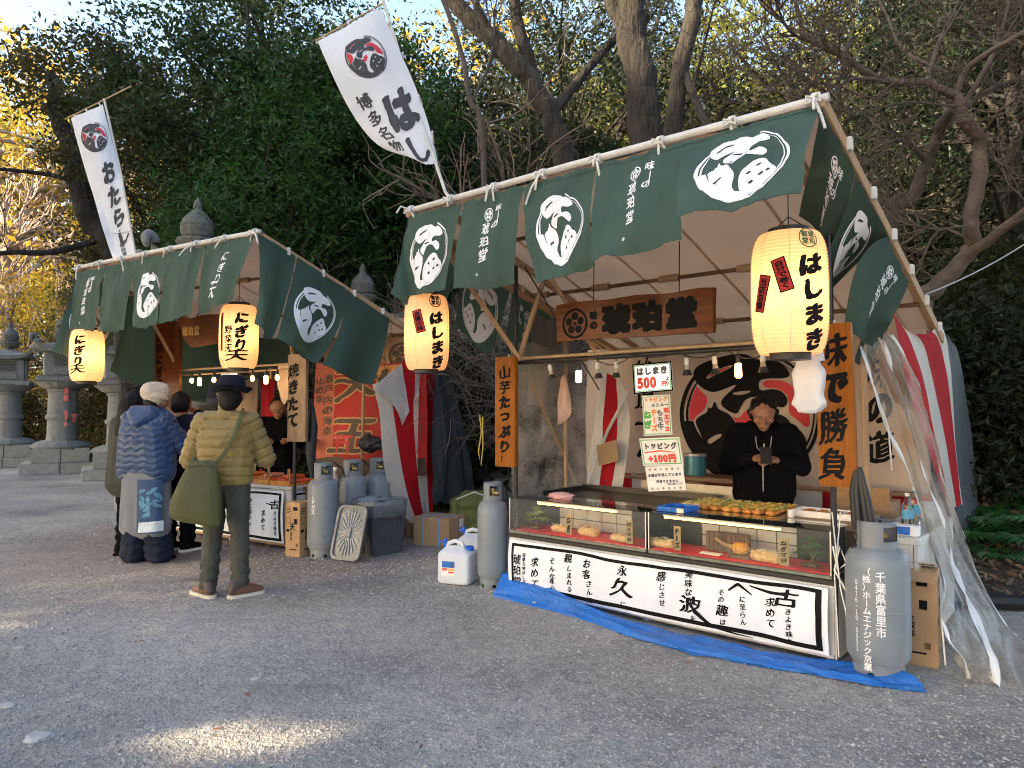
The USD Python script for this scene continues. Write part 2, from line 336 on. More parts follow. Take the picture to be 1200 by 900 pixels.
pipe_white = M('pipe_white', (.55, .53, .49), .5, .12, 8, dirt=.4, dcol=(.2, .15, .1))
steel = M('steel', (.45, .45, .45), .38, .15, 10, .1, 60, metal=.85)
bamboo = M('bamboo', (.34, .23, .12), .55, .2, 12, .15, 40)
timber = M('timber', (.36, .22, .12), .65, .22, 9, .25, 30, stretch=(6, 6, .8))
timber_h = M('timber_sideways', (.33, .19, .10), .65, .22, 9, .25, 30, stretch=(.8, 6, 6))
sign_wood = M('sign_wood', (.25, .074, .004), .5, .28, 7, .15, 26, stretch=(7, 7, .7), coat=.04, dirt=.25, ds=3, dcol=(.12, .035, .004), spec=.15)
board_wood = M('board_wood', (.105, .026, .003), .45, .45, 6, .2, 18, stretch=(.8, 6, 7), spec=.2, coat=.04, dirt=.35, ds=4, dcol=(.05, .014, .003))
dark_wood = M('dark_wood', (.12, .06, .028), .5, .3, 8, .3, 24, stretch=(6, 6, .8))
rope_white = M('rope_white', (.62, .60, .55), .85, .15, 40, .4, 300)
glass = clear('glass', (.94, .97, .95), 1.42, .02, haze=.012, hcol=(.5, .55, .5))
vinyl = usdkit.material(stage, '/World/Looks/vinyl', {'t': ('transparent_bsdf', {'color': (.90, .89, .87)}), 'g': ('glossy_bsdf', {'roughness': .14, 'color': (.9, .9, .9)}), 'd': ('diffuse_bsdf', {'color': (.46, .44, .41)}), 'u': ('translucent_bsdf', {'color': (.42, .39, .35)}),
    'tc': ('texture_coordinate', {}), 'n': ('noise_texture', {'scale': 3.2, 'detail': 6}), 'r': ('map_range', {'from_min': .4, 'from_max': .72, 'to_min': .16, 'to_max': .62}), 'm1': ('mix_closure', {'fac': .05}), 'm2': ('mix_closure', {}), 'm3': ('mix_closure', {'fac': .5})},
    [('tc.object', 'n.vector'), ('n.fac', 'r.value'), ('t.BSDF', 'm1.closure1'), ('g.BSDF', 'm1.closure2'), ('d.BSDF', 'm3.closure1'), ('u.BSDF', 'm3.closure2'), ('r.result', 'm2.fac'), ('m1.closure', 'm2.closure1'), ('m3.closure', 'm2.closure2')], surface='m2.closure')
cardboard = M('cardboard', (.37, .225, .115), .8, .1, 4, .12, 80, dirt=.2, dcol=(.22, .13, .07))
gas_grey = M('gas_grey', (.165, .195, .225), .42, .10, 4, .10, 40, dirt=.55, ds=4.5, dcol=(.17, .12, .085), bd=.003)
tarp_blue = M('tarp_blue', (.008, .125, .47), .45, .15, 5, .8, 16, dirt=.35, ds=3, dcol=(.06, .13, .26), bd=.03)
tarp_grey = M('tarp_grey', (.045, .053, .062), .55, .2, 4, .3, 14, bd=.012)
tarp_black = M('tarp_black', (.016, .018, .022), .5, .2, 4, .3, 12, bd=.012)
paper = M('paper', (.74, .72, .68), .7, .04)
skin = M('skin', (.26, .12, .065), .5, .06, 12)
hair_black = M('hair_black', (.004, .0035, .0035), .5, .3, 60, .5, 120, stretch=(4, 4, .5), spec=.2)
# ---------------------------------------------------------------- ground
def gh(x, y): return .10 * (meshkit.fbm(np.stack([x * .12, y * .12, 0 * x], -1), 3, 5) - .5) * np.clip((np.hypot(x, y) - 9) / 12, 0, 1)
def ground_mesh():
    r = np.concatenate([[0], np.geomspace(1.2, 260, 90)]); th = np.linspace(0, 2 * np.pi, 121)
    a, b = np.meshgrid(r, th, indexing='ij'); x, y = (a * np.cos(b)).ravel(), (a * np.sin(b)).ravel()
    return np.stack([x, y, gh(x, y)], -1), grid_faces(91, 121)
gravel_mat = usdkit.material(stage, '/World/Looks/gravel', {
    'g': ('geometry', {}), 'v': ('voronoi_texture', {'scale': 120.}), 'v2': ('voronoi_texture', {'scale': 34.}), 'n': ('noise_texture', {'scale': .55, 'detail': 6, 'roughness': .62}), 'nf': ('noise_texture', {'scale': 11., 'detail': 5}),
    'sx': ('separate_xyz', {}), 'r': ('rgb_ramp', {'ramp': [(.32, (.185, .184, .182)), (.45, (.29, .283, .272)), (.56, (.355, .345, .325)), (.68, (.45, .418, .36))]}),
    'sb': ('rgb_to_bw', {}), 'cr': ('rgb_ramp', {'ramp': [(0, (.62, .62, .62)), (.5, (1, 1, 1)), (.85, (1.2, 1.18, 1.15)), (1, (1.55, 1.5, 1.45))]}),
    'fr': ('rgb_ramp', {'ramp': [(.3, (.75, .75, .77)), (.7, (1.2, 1.17, 1.12))]}),
    'm1': ('mix', {'mix_type': 'multiply', 'fac': .85}), 'm2': ('mix', {'mix_type': 'multiply', 'fac': .8}),
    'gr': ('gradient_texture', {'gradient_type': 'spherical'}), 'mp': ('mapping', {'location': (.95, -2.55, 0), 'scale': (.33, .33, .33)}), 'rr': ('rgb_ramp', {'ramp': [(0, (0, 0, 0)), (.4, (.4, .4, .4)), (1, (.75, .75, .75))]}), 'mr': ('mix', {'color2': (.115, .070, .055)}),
    'b': ('bump', {'strength': .55, 'distance': .012}), 'b2': ('bump', {'strength': .45, 'distance': .02}), 'p': ('principled_bsdf', {'roughness': .9, 'specular_ior_level': .25})},
    [('g.position', 'v.vector'), ('g.position', 'v2.vector'), ('g.position', 'n.vector'), ('g.position', 'nf.vector'), ('n.fac', 'r.fac'), ('v.color', 'sb.color'), ('sb.val', 'cr.fac'), ('nf.fac', 'fr.fac'),
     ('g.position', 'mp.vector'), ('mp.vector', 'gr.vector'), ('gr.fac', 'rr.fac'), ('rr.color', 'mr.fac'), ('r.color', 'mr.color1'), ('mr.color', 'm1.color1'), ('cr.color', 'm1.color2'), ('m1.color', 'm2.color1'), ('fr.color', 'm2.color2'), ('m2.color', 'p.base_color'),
     ('v.distance', 'b.height'), ('v2.distance', 'b2.height'), ('b.normal', 'b2.normal'), ('b2.normal', 'p.normal')], surface='p.BSDF')
g_ = usdkit.mesh(stage, '/World/ground', ground_mesh(), gravel_mat, smooth=True); tag(g_.GetPrim(), 'grey gravel yard in front of the stalls', 'ground', None, 'structure')
litter_mat = M('leaf_litter_floor', (.060, .042, .028), .9, .45, 6, .8, 22, dirt=.5, ds=3, dcol=(.02, .022, .012), world=True, bd=.05)
BANK = np.array([(-30, 24), (-13, 21), (-7, 16.5), (-3.5, 12.2), (-1.6, 9.9), (.2, 8.9), (1.9, 7.1), (3.1, 5.32), (5.2, 5.0), (9, 4.4), (40, 3)], float)
def bank_z(x, y):
    ls = LineString(BANK); d = shapely.distance(ls, shapely.points(x, y)); return d
def bank_mesh():
    k = np.linspace(0, 1, 150); seg = np.r_[0, np.cumsum(np.linalg.norm(np.diff(BANK, axis=0), axis=1))]; sx = np.interp(k * seg[-1], seg, BANK[:, 0]); sy = np.interp(k * seg[-1], seg, BANK[:, 1])
    d = np.geomspace(.02, 130, 50) - .02; a, b = np.meshgrid(np.arange(150), d, indexing='ij')
    dirx, diry = np.interp(k, [0, .35, 1], [-.1, .35, .35]), np.ones(150)
    x = sx[a] + dirx[a] * b; y = sy[a] + diry[a] * b; right = np.clip((x - 1) / 3, 0, 1)
    z = .02 + (b > 0) * (.02 + .16 * np.clip(b, 0, 40) ** 1.05 * right * .8 + .35 * (meshkit.fbm(np.stack([x * .3, y * .3, 0 * x], -1), 4, 3) - .45) * np.clip(b / 2, 0, 1))
    z[:, 0] = -.05
    return np.stack([x.ravel(), y.ravel(), np.maximum(z, np.where(b > 0, .015, -.05)).ravel()], -1), grid_faces(150, 50)
BM = bank_mesh()
b_ = usdkit.mesh(stage, '/World/forest_floor', BM, litter_mat, smooth=True); tag(b_.GetPrim(), 'dark wooded bank of leaf litter behind the stalls', 'forest floor', None, 'structure')
BT = cKDTree(BM[0][:, :2])
def bz(x, y): return float(BM[0][BT.query((x, y))[1], 2])
def instances(path, protos, pos, quat_yaw, scale, label, catg):
    """Uncountable small things: one PointInstancer."""
    pi = UsdGeom.PointInstancer.Define(stage, path); rel = pi.CreatePrototypesRel()
    for n, (m, mat) in enumerate(protos): rel.AddTarget(usdkit.mesh(stage, f'{path}/kind_{"abcdef"[n]}', m, mat).GetPath())
    k = len(pos); pi.CreateProtoIndicesAttr(Vt.IntArray.FromNumpy(rng.integers(0, len(protos), k).astype(np.int32)))
    pi.CreatePositionsAttr(Vt.Vec3fArray.FromNumpy(np.asarray(pos, np.float32))); pi.CreateScalesAttr(Vt.Vec3fArray.FromNumpy(np.asarray(scale, np.float32)))
    qs = np.zeros((k, 4)); ax = rng.normal(size=(k, 3)); ax[:, 2] = np.abs(ax[:, 2]) + quat_yaw; ax /= np.linalg.norm(ax, axis=1, keepdims=True); an = rng.uniform(0, 2 * np.pi, k)
    pi.CreateOrientationsAttr(Vt.QuathArray([Gf.Quath(float(math.cos(t / 2)), *map(float, v * math.sin(t / 2))) for t, v in zip(an, ax)]))
    tag(pi.GetPrim(), label, catg, None, 'stuff')
def pebble(seed):
    b = trimesh.creation.icosphere(1, 1.0); v = np.array(b.vertices); n = meshkit.noise(v * 1.3 + seed * 9, seed); return v * (.6 + .8 * n)[:, None] * [1, .8, .5], np.array(b.faces)
PN = 42000
py_ = 2.55 + 7.5 * rng.random(PN) ** 1.7; px_ = (rng.random(PN) * 2 - 1) * (.74 * py_ + .1); keep = meshkit.fbm(np.stack([px_ * .8, py_ * .8, 0 * px_], -1), 3, 9) + rng.normal(0, .12, PN) > .40
inR = R.inv(np.stack([px_, py_, 0 * px_], -1)); keep &= ~((inR[:, 0] > -.1) & (inR[:, 0] < 2.5) & (inR[:, 1] > -.1))
px_, py_ = px_[keep], py_[keep]; psz = .003 + .0045 * rng.random(len(px_)) ** 4 + .0005 * py_
instances('/World/gravel', [(pebble(k), M(f'pebble_{"abcd"[k]}', c, .85, .15, 30)) for k, c in enumerate([(.25, .246, .24), (.31, .303, .29), (.37, .36, .34), (.16, .157, .152)])],
          np.stack([px_, py_, psz * .2], -1), 3.0, np.repeat(psz[:, None], 3, 1) * rng.uniform(.7, 1.5, (len(psz), 3)), 'loose gravel scattered over the yard', 'gravel')
stone_mat = M('pale_stone', (.36, .37, .38), .85, .15, 20, .3, 60)
for k, (a, b, sz, lb) in enumerate([(45, 866, .055, 'largest pale flat stone at the lower left corner of the yard'), (22, 760, .035, 'pale stone left of the sunlit gravel'), (8, 828, .04, 'pale stone at the very left edge of the yard'), (365, 691, .022, 'small white stone on the gravel right of the brown shoes'), (300, 795, .022, 'small white stone beside the patch of sunlight'), (120, 579, .02, 'white pebble on the far gravel before the stone lanterns')]):
    gpt = ground_at(a, b); b_ = trimesh.creation.icosphere(2, 1.0); v = np.array(b_.vertices); v = np.round(v * 2.2 + .35 * (meshkit.noise(v * 1.7 + 7 * k)[:, None] - .5)) / 2.2 * .45 + v * .55; v *= (.62 + .75 * meshkit.noise(v * 1.6 + 9 * k, k))[:, None]; v[:, 2] = np.minimum(v[:, 2], .45); one('stone', (v * [sz, sz * .72, sz * .55] + gpt + [0, 0, sz * .08], b_.faces), stone_mat, lb, 'stone', gpt)
leaf_brown = M('fallen_leaf', (.34, .13, .05), .7, .3, 30, transl=.2)
def dry_leaf(c, l, a, curl=.25):
    u = np.linspace(-1, 1, 7); w = .42 * (1 - np.abs(u) ** 1.8); P = np.array([(x, s * ww, curl * (x * x) * .5 + .25 * abs(s) * ww) for x, ww in zip(u, w) for s in (-1, 0, 1)]) * l / 2
    return rot((P + [0, 0, .004], grid_faces(7, 3)), a)[0] + np.asarray(c), grid_faces(7, 3)
for k, (a, b, l, ang, lb) in enumerate([(290, 814, .05, 20, 'orange brown dead leaf lying below the man in the hat'), (398, 758, .035, 80, 'small rusty leaf right of centre of the yard'), (368, 700, .03, 140, 'reddish leaf near the boots of the man in the hat'), (255, 855, .045, 200, 'dry leaf at the left end of the sun patch'), (806, 777, .05, 10, 'tan leaf beside the edge of the blue tarp'), (95, 627, .06, 5, 'pale dry leaf left of the woman in blue')]):
    gpt = ground_at(a, b); one('fallen_leaf', dry_leaf(gpt, l, ang), leaf_brown, lb, 'leaf', gpt, smooth=True)
tw = ground_at(235, 681); one('twig', tube([tw + [-.06, -.02, .008], tw + [0, .0, .012], tw + [.07, .01, .007]], [.003, .004, .002], 5), dark_wood, 'short dark twig on the gravel before the woman in blue', 'twig', tw)
BN = 420; by_ = 2.6 + 6.5 * rng.random(BN) ** 1.3; bx_ = (rng.random(BN) * 2 - 1) * .74 * by_; bi_ = R.inv(np.stack([bx_, by_, 0 * bx_], -1)); ok = ~((bi_[:, 0] > -.2) & (bi_[:, 0] < 2.6) & (bi_[:, 1] > -.2)); bx_, by_ = bx_[ok], by_[ok]
instances('/World/leaf_crumbs', [(dry_leaf((0, 0, 0), 1, 0, .5), M('crumb_a', (.17, .10, .055), .85, .3)), (dry_leaf((0, 0, 0), 1, 0, .2), M('crumb_b', (.10, .075, .05), .85, .3)), (tube([(-.5, 0, 0), (0, .06, .03), (.5, 0, 0)], [.03, .03, .02], 5), M('crumb_c', (.09, .065, .045), .9, .2))], np.stack([bx_, by_, 0 * bx_ + .006], -1), 4.0, np.repeat((.010 + .022 * rng.random(len(bx_)) ** 2)[:, None], 3, 1), 'crumbled brown leaves and twigs lying about on the gravel', 'leaf crumbs')
kb = [(3.12, 5.26, 0), (4.3, 5.08, 0), (5.8, 4.82, 0)]
one('edging', tube([np.array(p) + [0, 0, .06] for p in kb], .055, 8), black_paint, 'low black edging pipe at the foot of the wooded bank', 'edging', kb[0])

# ---------------------------------------------------------------- trees
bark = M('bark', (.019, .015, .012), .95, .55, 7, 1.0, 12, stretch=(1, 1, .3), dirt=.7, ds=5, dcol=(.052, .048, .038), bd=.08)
bark_grey = M('bark_grey', (.060, .047, .038), .88, .3, 7, .7, 16, stretch=(1, 1, .3), bd=.03)
bark_twisted = M('bark_twisted', (.085, .062, .046), .85, .3, 7, .8, 14, bd=.03)
bark_twig = M('bark_twig', (.125, .095, .072), .85, .3, 7)
bark_pale = M('bark_pale', (.33, .25, .20), .85, .2, 7, .4, 16)
def leafmat(name, c, tr=.35, isl=.62): return M(name, c, .5, .2, 2, transl=tr, island=isl, spec=.35)
lf_dark = leafmat('leaf_dark', (.040, .056, .017)); lf_mid = leafmat('leaf_mid', (.062, .105, .024)); lf_olive = leafmat('leaf_olive', (.130, .112, .028), .4); lf_bright = leafmat('leaf_bright', (.080, .185, .034), .4)
lf_gold = leafmat('leaf_gold', (.62, .37, .05), .5, .4); lf_yellow = leafmat('leaf_yellow', (.27, .26, .045), .5, .4); lf_cedar = leafmat('leaf_cedar', (.030, .062, .026), .25, .35)
def leaves(C, l, w, r, up=.6, droop=0.):
    n = len(C); nz = r.normal(size=(n, 3)); nz[:, 2] += up; nz /= np.linalg.norm(nz, axis=1, keepdims=True)
    d = r.normal(size=(n, 3)); d[:, 2] -= droop; d -= (d * nz).sum(1, keepdims=True) * nz; d /= np.linalg.norm(d, axis=1, keepdims=True) + 1e-9; s = np.cross(d, nz)
    L_ = (l * r.uniform(.6, 1.3, n))[:, None]; v = np.stack([C - d * L_ / 2, C + s * L_ * w / 2 - nz * L_ * .08, C + d * L_ / 2, C - s * L_ * w / 2 - nz * L_ * .08], 1).reshape(-1, 3)
    k = np.arange(n)[:, None] * 4; return v, np.vstack([k + [0, 1, 2], k + [0, 2, 3]])
def crown(c, rad, ncl, per, leaf, r, w=.45, cr=.5, inner=.45, lob=.55, up=.6, flatten=.55):
    d = r.normal(size=(ncl, 3)); d /= np.linalg.norm(d, axis=1, keepdims=True); s = r.integers(0, 1000)
    k = (inner + (1 - inner) * r.random(ncl) ** .5) * (1 - lob / 2 + lob * meshkit.fbm(d * 1.7 + s, 3, int(s)) * 1.2)
    cc = np.asarray(c) + d * k[:, None] * rad; ce = cr * r.uniform(.5, 1.35, ncl)
    C = np.repeat(cc, per, 0) + r.normal(size=(ncl * per, 3)) * np.repeat(ce, per)[:, None] * [.55, .55, .55 * flatten]
    return leaves(C, leaf, w, r, up), cc
def limbs(base, top, targets, r0, r):
    ms = []
    for t in targets:
        k = r.uniform(.35, 1.0); a = np.asarray(base) + (np.asarray(top) - base) * k; m = (a + t) / 2 + r.normal(size=3) * .15 * np.linalg.norm(t - a) + [0, 0, -.1]
        ms.append(tube([a, a * .3 + m * .7, m * .4 + t * .6, t], np.array([.45, .3, .2, .06]) * r0 * (1.1 - .6 * k), 5, False))
    return cat(*ms)
def trunk_pts(p0, p1, n, wob, r):
    k = np.linspace(0, 1, n)[:, None]; p = np.asarray(p0, float) + (np.asarray(p1, float) - p0) * k; p[1:-1] += r.normal(size=(n - 2, 3)) * wob * [1, 1, .3]; return p
def evergreen(name, seed, mat, h=8., rad=(2.9, 2.9, 2.9), ncl=420, per=125, leaf=.098, low=.9, r0=.24, bk=bark, **kw):
    r = np.random.default_rng(seed); pp = proto(name); tp = trunk_pts((0, 0, -.3), (r.normal() * .3, r.normal() * .3, h * .8), 7, .08, r)
    cr_, cc = crown((0, 0, h - rad[2] * low), rad, ncl, per, leaf, r, **kw)
    ppart(pp, 'trunk', tube(tp, np.linspace(1.25, .35, 7) * r0, 9), bk, True)
    ppart(pp, 'limbs', limbs(tp[2], tp[-1], cc[r.integers(0, ncl, 26)], r0, r), bk, True, kind='stuff'); ppart(pp, 'crown', cr_, mat, kind='stuff'); return pp
def twigs(p, d, l, r, lev, rad, out, spread=.55, up=.08, nk=(3, 5), sh=(.55, .8)):
    n = 4; pts = [np.array(p, float)]; d = np.array(d, float)
    for k in range(n):
        d = d + r.normal(size=3) * .16 + [0, 0, up * .4]; d /= np.linalg.norm(d); pts.append(pts[-1] + d * l / n)
    out.append((np.array(pts), np.linspace(rad, rad * .62, n + 1)))
    if lev:
        for k in range(r.integers(*nk)):
            q = r.integers(1, n + 1); nd = d + r.normal(size=3) * spread; nd[2] += up; nd /= np.linalg.norm(nd); twigs(pts[q], nd, l * r.uniform(*sh), r, lev - 1, max(rad * .6, .0035), out, spread, up, nk, sh)
def bare(name, seed, mat, l=2.6, lev=5, rad=.16, spread=.5, up=.15, nk=(3, 5), stems=1, sides=4):
    r = np.random.default_rng(seed); pp = proto(name)
    for s in range(stems):
        o = []; d = np.array([0, 0, 1.]) if stems == 1 else np.array([*r.normal(size=2) * .55, .8]); twigs((0, 0, -.15), d / np.linalg.norm(d), l, r, lev, rad, o, spread, up, nk)
        if stems == 1: ppart(pp, 'trunk', tube(*o[0], 9), mat, True)
        st = cat(*[tube(p, q, sides if q[0] > .012 else 3, False) for p, q in o[stems == 1:]]); ppart(pp, 'branches', st, mat, True, kind='stuff')
    return pp
def cedar(name, seed, mat, h=15.):
    r = np.random.default_rng(seed); pp = proto(name); C = []
    ppart(pp, 'trunk', tube(trunk_pts((0, 0, -.3), (0, 0, h), 9, .04, r), np.linspace(.30, .04, 9), 9), bark, True); br = []
    for z in np.arange(2.2, h - .3, .26):
        for _ in range(3):
            a = r.uniform(0, 2 * np.pi); l = (1 - (z / h) ** 1.3) * r.uniform(1.3, 2.9) + .25; e = np.array([math.cos(a) * l, math.sin(a) * l, z - .22 * l + r.normal() * .2]); s = np.array([0, 0, z])
            br.append(tube([s, (s + e) / 2 + [0, 0, .12 * l], e], [.04, .025, .008], 4, False)); k = r.random((int(46 * l + 10), 1)) ** .7
            C.append(s + (e - s) * k + [0, 0, .1] * (k * (1 - k)) + r.normal(size=(len(k), 3)) * [.2, .2, .13] * (.5 + k))
    ppart(pp, 'limbs', cat(*br), bark, kind='stuff'); ppart(pp, 'crown', leaves(np.vstack(C), .24, .28, r, .5, .8), mat, kind='stuff'); return pp
P_dark = evergreen('dark_evergreen', 1, lf_dark); P_mid = evergreen('mid_evergreen', 2, lf_mid, rad=(2.7, 2.7, 2.5), leaf=.105, ncl=360)
P_olive = evergreen('olive_evergreen', 3, lf_olive, rad=(3., 2.8, 2.6), ncl=330, leaf=.092); P_bright = evergreen('bright_evergreen', 4, lf_bright, h=6.5, rad=(2.0, 2.0, 2.3), ncl=200, per=115, leaf=.125, w=.34, up=.9)
P_loose = evergreen('loose_evergreen', 5, lf_dark, h=9., rad=(3.2, 3.2, 3.4), ncl=230, per=85, leaf=.115, cr=.6, lob=.9)
P_gold = evergreen('gold_tree', 6, lf_gold, h=9, rad=(3.4, 3.4, 3.4), ncl=150, per=30, leaf=.19, cr=.62, lob=.9, bk=bark_pale); P_yellow = evergreen('yellow_tree', 7, lf_yellow, h=8, rad=(3.2, 3.2, 3.), ncl=170, per=30, leaf=.19, cr=.62, lob=.9, bk=bark_grey)
P_bare = bare('bare_tree', 8, bark_pale, 2.9, 5, .14, .42, .2); P_bare2 = bare('bare_brown_tree', 9, bark_twig, 2.4, 5, .11, .55, .1)
P_twig = bare('twig_bush', 10, bark_twig, 1.3, 4, .020, .55, .06, (3, 5), 7, 3)
P_cedar = cedar('cedar', 11, lf_cedar); P_shrub = evergreen('shrub', 12, lf_dark, h=1.9, rad=(1.0, 1.0, .95), ncl=150, per=46, leaf=.10, low=1.0, r0=.04, cr=.26)
camellia_red = M('camellia_red', (.42, .012, .03), .5, .2, 20, transl=.2)
P_cam = evergreen('camellia', 13, lf_olive, h=2.3, rad=(1.2, 1.2, 1.1), ncl=170, per=40, leaf=.13, low=1.0, r0=.05, cr=.3)
r_ = np.random.default_rng(5)
for k in range(16):
    d = r_.normal(size=3); d[1] = -abs(d[1]); d /= np.linalg.norm(d); ppart(P_cam, 'flower', mv(lathe([(.0, -.02), (.045, .0), (.05, .025), (.02, .03)], 9, (0, 0, 0), 5, .25), d * [1.15, 1.15, 1.05] + [0, 0, 1.2]), camellia_red)
KIND = {'dark': (P_dark, 'evergreen_tree', 'dark broadleaf evergreen'), 'mid': (P_mid, 'evergreen_tree', 'mid green broadleaf evergreen'), 'olive': (P_olive, 'evergreen_tree', 'olive tinted evergreen'), 'bright': (P_bright, 'evergreen_tree', 'fresh bright green evergreen'),
        'loose': (P_loose, 'evergreen_tree', 'loose crowned dark evergreen'), 'gold': (P_gold, 'autumn_tree', 'golden leaved autumn tree'), 'yellow': (P_yellow, 'autumn_tree', 'yellow green autumn tree'), 'bare': (P_bare, 'bare_tree', 'pale leafless tree'), 'bare2': (P_bare2, 'bare_tree', 'brown leafless tree'),
        'twig': (P_twig, 'twiggy_shrub', 'grey leafless twiggy shrub'), 'cedar': (P_cedar, 'cedar_tree', 'tall dark cedar'), 'shrub': (P_shrub, 'evergreen_shrub', 'low dark evergreen shrub'), 'cam': (P_cam, 'camellia_bush', 'camellia bush with red flowers')}
def plant(kind, px, Y, sc, where, yaw=None, group=None, dz=0.0, tilt=None):
    pp, name, what = KIND[kind]; x = (px - 600) / FOC * Y; z = (bz(x, Y) if BT.query((x, Y))[0] < 1.2 else 0) - .05 + dz
    copy_of(pp, name, f'{what} {where}', (x, Y, z), rng.uniform(0, 360) if yaw is None else yaw, sc, what.split()[-1] if kind not in ('cam', 'twig', 'shrub') else ('bush' if kind == 'cam' else 'shrub'), group, tilt)
for a in [('olive', 200, 16.5, .72, 'whose crown overhangs the left banner flag'), ('olive', 255, 15.5, 1.05, 'rising behind the middle of the far stall roof'), ('mid', 318, 15.0, 1.22, 'behind the right end of the far stall roof'), ('bright', 345, 12.6, 1.02, 'left of the big banner flag'),
          ('bright', 395, 13.6, 1.25, 'just behind the big banner flag'), ('mid', 432, 17.0, 1.15, 'deep in shade behind the big banner flag'), ('loose', 520, 17.5, 1.0, 'between the two flags and the forked trunk'), ('loose', 600, 20, 1.15, 'behind the slanting dark trunk'),
          ('loose', 690, 16.5, 1.1, 'behind the left half of the near stall roof'), ('mid', 655, 14.0, .8, 'low behind the slanting dark trunk'), ('olive', 850, 18.5, .95, 'behind the thick twin trunks'), ('loose', 780, 21.0, 1.1, 'far behind the thick twin trunks'),
          ('yellow', 935, 21.0, 1.5, 'sunlit above the right end of the near stall roof'), ('yellow', 1010, 26.0, 1.6, 'sunlit far beyond the twisted tree'), ('loose', 1000, 16.0, .95, 'behind the twisted bare tree'), ('cedar', 1085, 14.5, .95, 'left of the right picture edge'),
          ('cedar', 1165, 12.0, .9, 'standing on the bank right of the near stall'), ('cedar', 1235, 14.0, 1.0, 'cut by the right picture edge'), ('cedar', 1130, 19.0, 1.15, 'second row behind the twisted tree'), ('loose', 1200, 10.0, .75, 'over the fern bank at the right edge'), ('dark', 1260, 11.5, 1.0, 'at the right edge before the cedars')]: plant(*a)
for n, (px, Y, kd, s) in enumerate([(330, 25, 'yellow', 1.25), (430, 27, 'loose', 1.5), (505, 24, 'yellow', 1.35), (590, 28, 'yellow', 1.6), (665, 26, 'loose', 1.5), (735, 24, 'yellow', 1.3), (800, 29, 'gold', 1.5), (870, 25, 'yellow', 1.45), (960, 29, 'yellow', 1.7), (1060, 27, 'loose', 1.6), (1150, 30, 'yellow', 1.5), (1240, 26, 'dark', 1.7)]): plant(kd, px, Y, s, f'{n + 1}th from the left in the back row of the wood', group='trees in the back row of the wood')
for n, (px, Y, kd, s) in enumerate([(370, 36, 'loose', 2.2), (560, 37, 'gold', 2.2), (700, 38, 'loose', 2.4), (1000, 37, 'gold', 2.1), (1120, 38, 'loose', 2.4), (1270, 36, 'loose', 2.4)]): plant(kd, px, Y, s, f'{n + 1}th from the left at the very back of the wood', group='trees at the very back of the wood')
for a in [('gold', 20, 27, 1.65, 'glowing at the left picture edge'), ('gold', 88, 31, 1.75, 'glowing behind the second stone lantern'), ('yellow', -45, 30, 1.9, 'cut by the left picture edge'), ('yellow', 150, 26, .95, 'behind the third stone lantern'), ('gold', -20, 38, 2.2, 'tall, far behind the left lanterns'), ('yellow', 60, 40, 2.3, 'farthest at the left'),
          ('bare', 45, 24, 1.75, 'tallest, against the sky at the top left'), ('bare', 95, 33, 2.1, 'behind the left banner flag against the sky'), ('bare', -30, 22, 1.2, 'cut by the left picture edge'), ('bare2', 120, 21, .9, 'between the left lanterns and the flag'), ('gold', 175, 34, 1.2, 'behind the far stall eave'), ('gold', 60, 22.5, .62, 'low, glowing between the first two stone lanterns'), ('yellow', 112, 23, .66, 'low, glowing right of the second stone lantern'), ('yellow', 5, 23, .7, 'low, glowing left of the first stone lantern'), ('yellow', 160, 22, .6, 'low, behind the third stone lantern')]: plant(*a)
for n, (px, Y, s, w_) in enumerate([(30, 20.5, .8, 'left of the first stone lantern'), (95, 20.0, .8, 'between the first two stone lanterns'), (128, 19.0, 1.0, 'right of the second stone lantern'), (165, 18.0, 1.0, 'behind the third stone lantern'), (-20, 21, 1.1, 'at the left picture edge'), (190, 16.5, .9, 'behind the woman in the blue coat'), (262, 13.5, .95, 'between the largest stone lantern and the hat man')]): plant('cam', px, Y, s, w_)
for n, (px, Y, s) in enumerate([(400, 12.5, 1.4), (455, 11.6, 1.3), (520, 10.6, 1.25), (545, 11.5, 1.3), (590, 10.8, 1.3), (640, 11.4, 1.4), (700, 11.4, 1.3), (770, 11.0, 1.2), (860, 10.5, 1.3), (1120, 8.2, 1.1), (1180, 8.6, 1.25), (1150, 10.2, 1.5), (1220, 7.6, 1.0), (330, 13.6, 1.4)]): plant('shrub', px, Y, s, ['behind the right half of the far stall', 'behind the far stall striped cloth', 'between the stalls, in front', 'between the stalls, one row back', 'behind the left edge of the near stall', 'behind the vinyl wall of the near stall', 'behind the near stall, under its roof line', 'behind the thick trunk foot', 'behind the right half of the near stall', 'just right of the near stall tarp', 'on the bank at the right picture edge', 'highest on the right bank', 'at the far right corner of the bank', 'behind the middle of the far stall'][n], group='shrubs in the undergrowth behind the stalls')
for n, (px, Y, s) in enumerate([(395, 12.6, 1.35), (440, 12.0, 1.4), (490, 11.6, 1.3), (540, 11.0, 1.3), (585, 11.0, 1.3), (640, 10.4, 1.25), (350, 11.6, 1.3), (700, 10.4, 1.4), (850, 10.6, 1.6), (900, 10.2, 1.5)]): plant('twig', px, Y, s, ['under the big flag, leftmost', 'under the big flag, second from left', 'at the foot of the big flag', 'just right of the big flag pole', 'above the left end of the near stall eave', 'above the second green panel of the near stall', 'over the right slope of the far stall roof', 'above the middle of the near stall eave', 'behind the thick twin trunks, lower', 'behind the thick twin trunks, right'][n], group='leafless shrubs tangled behind the stall roofs', dz=.9)
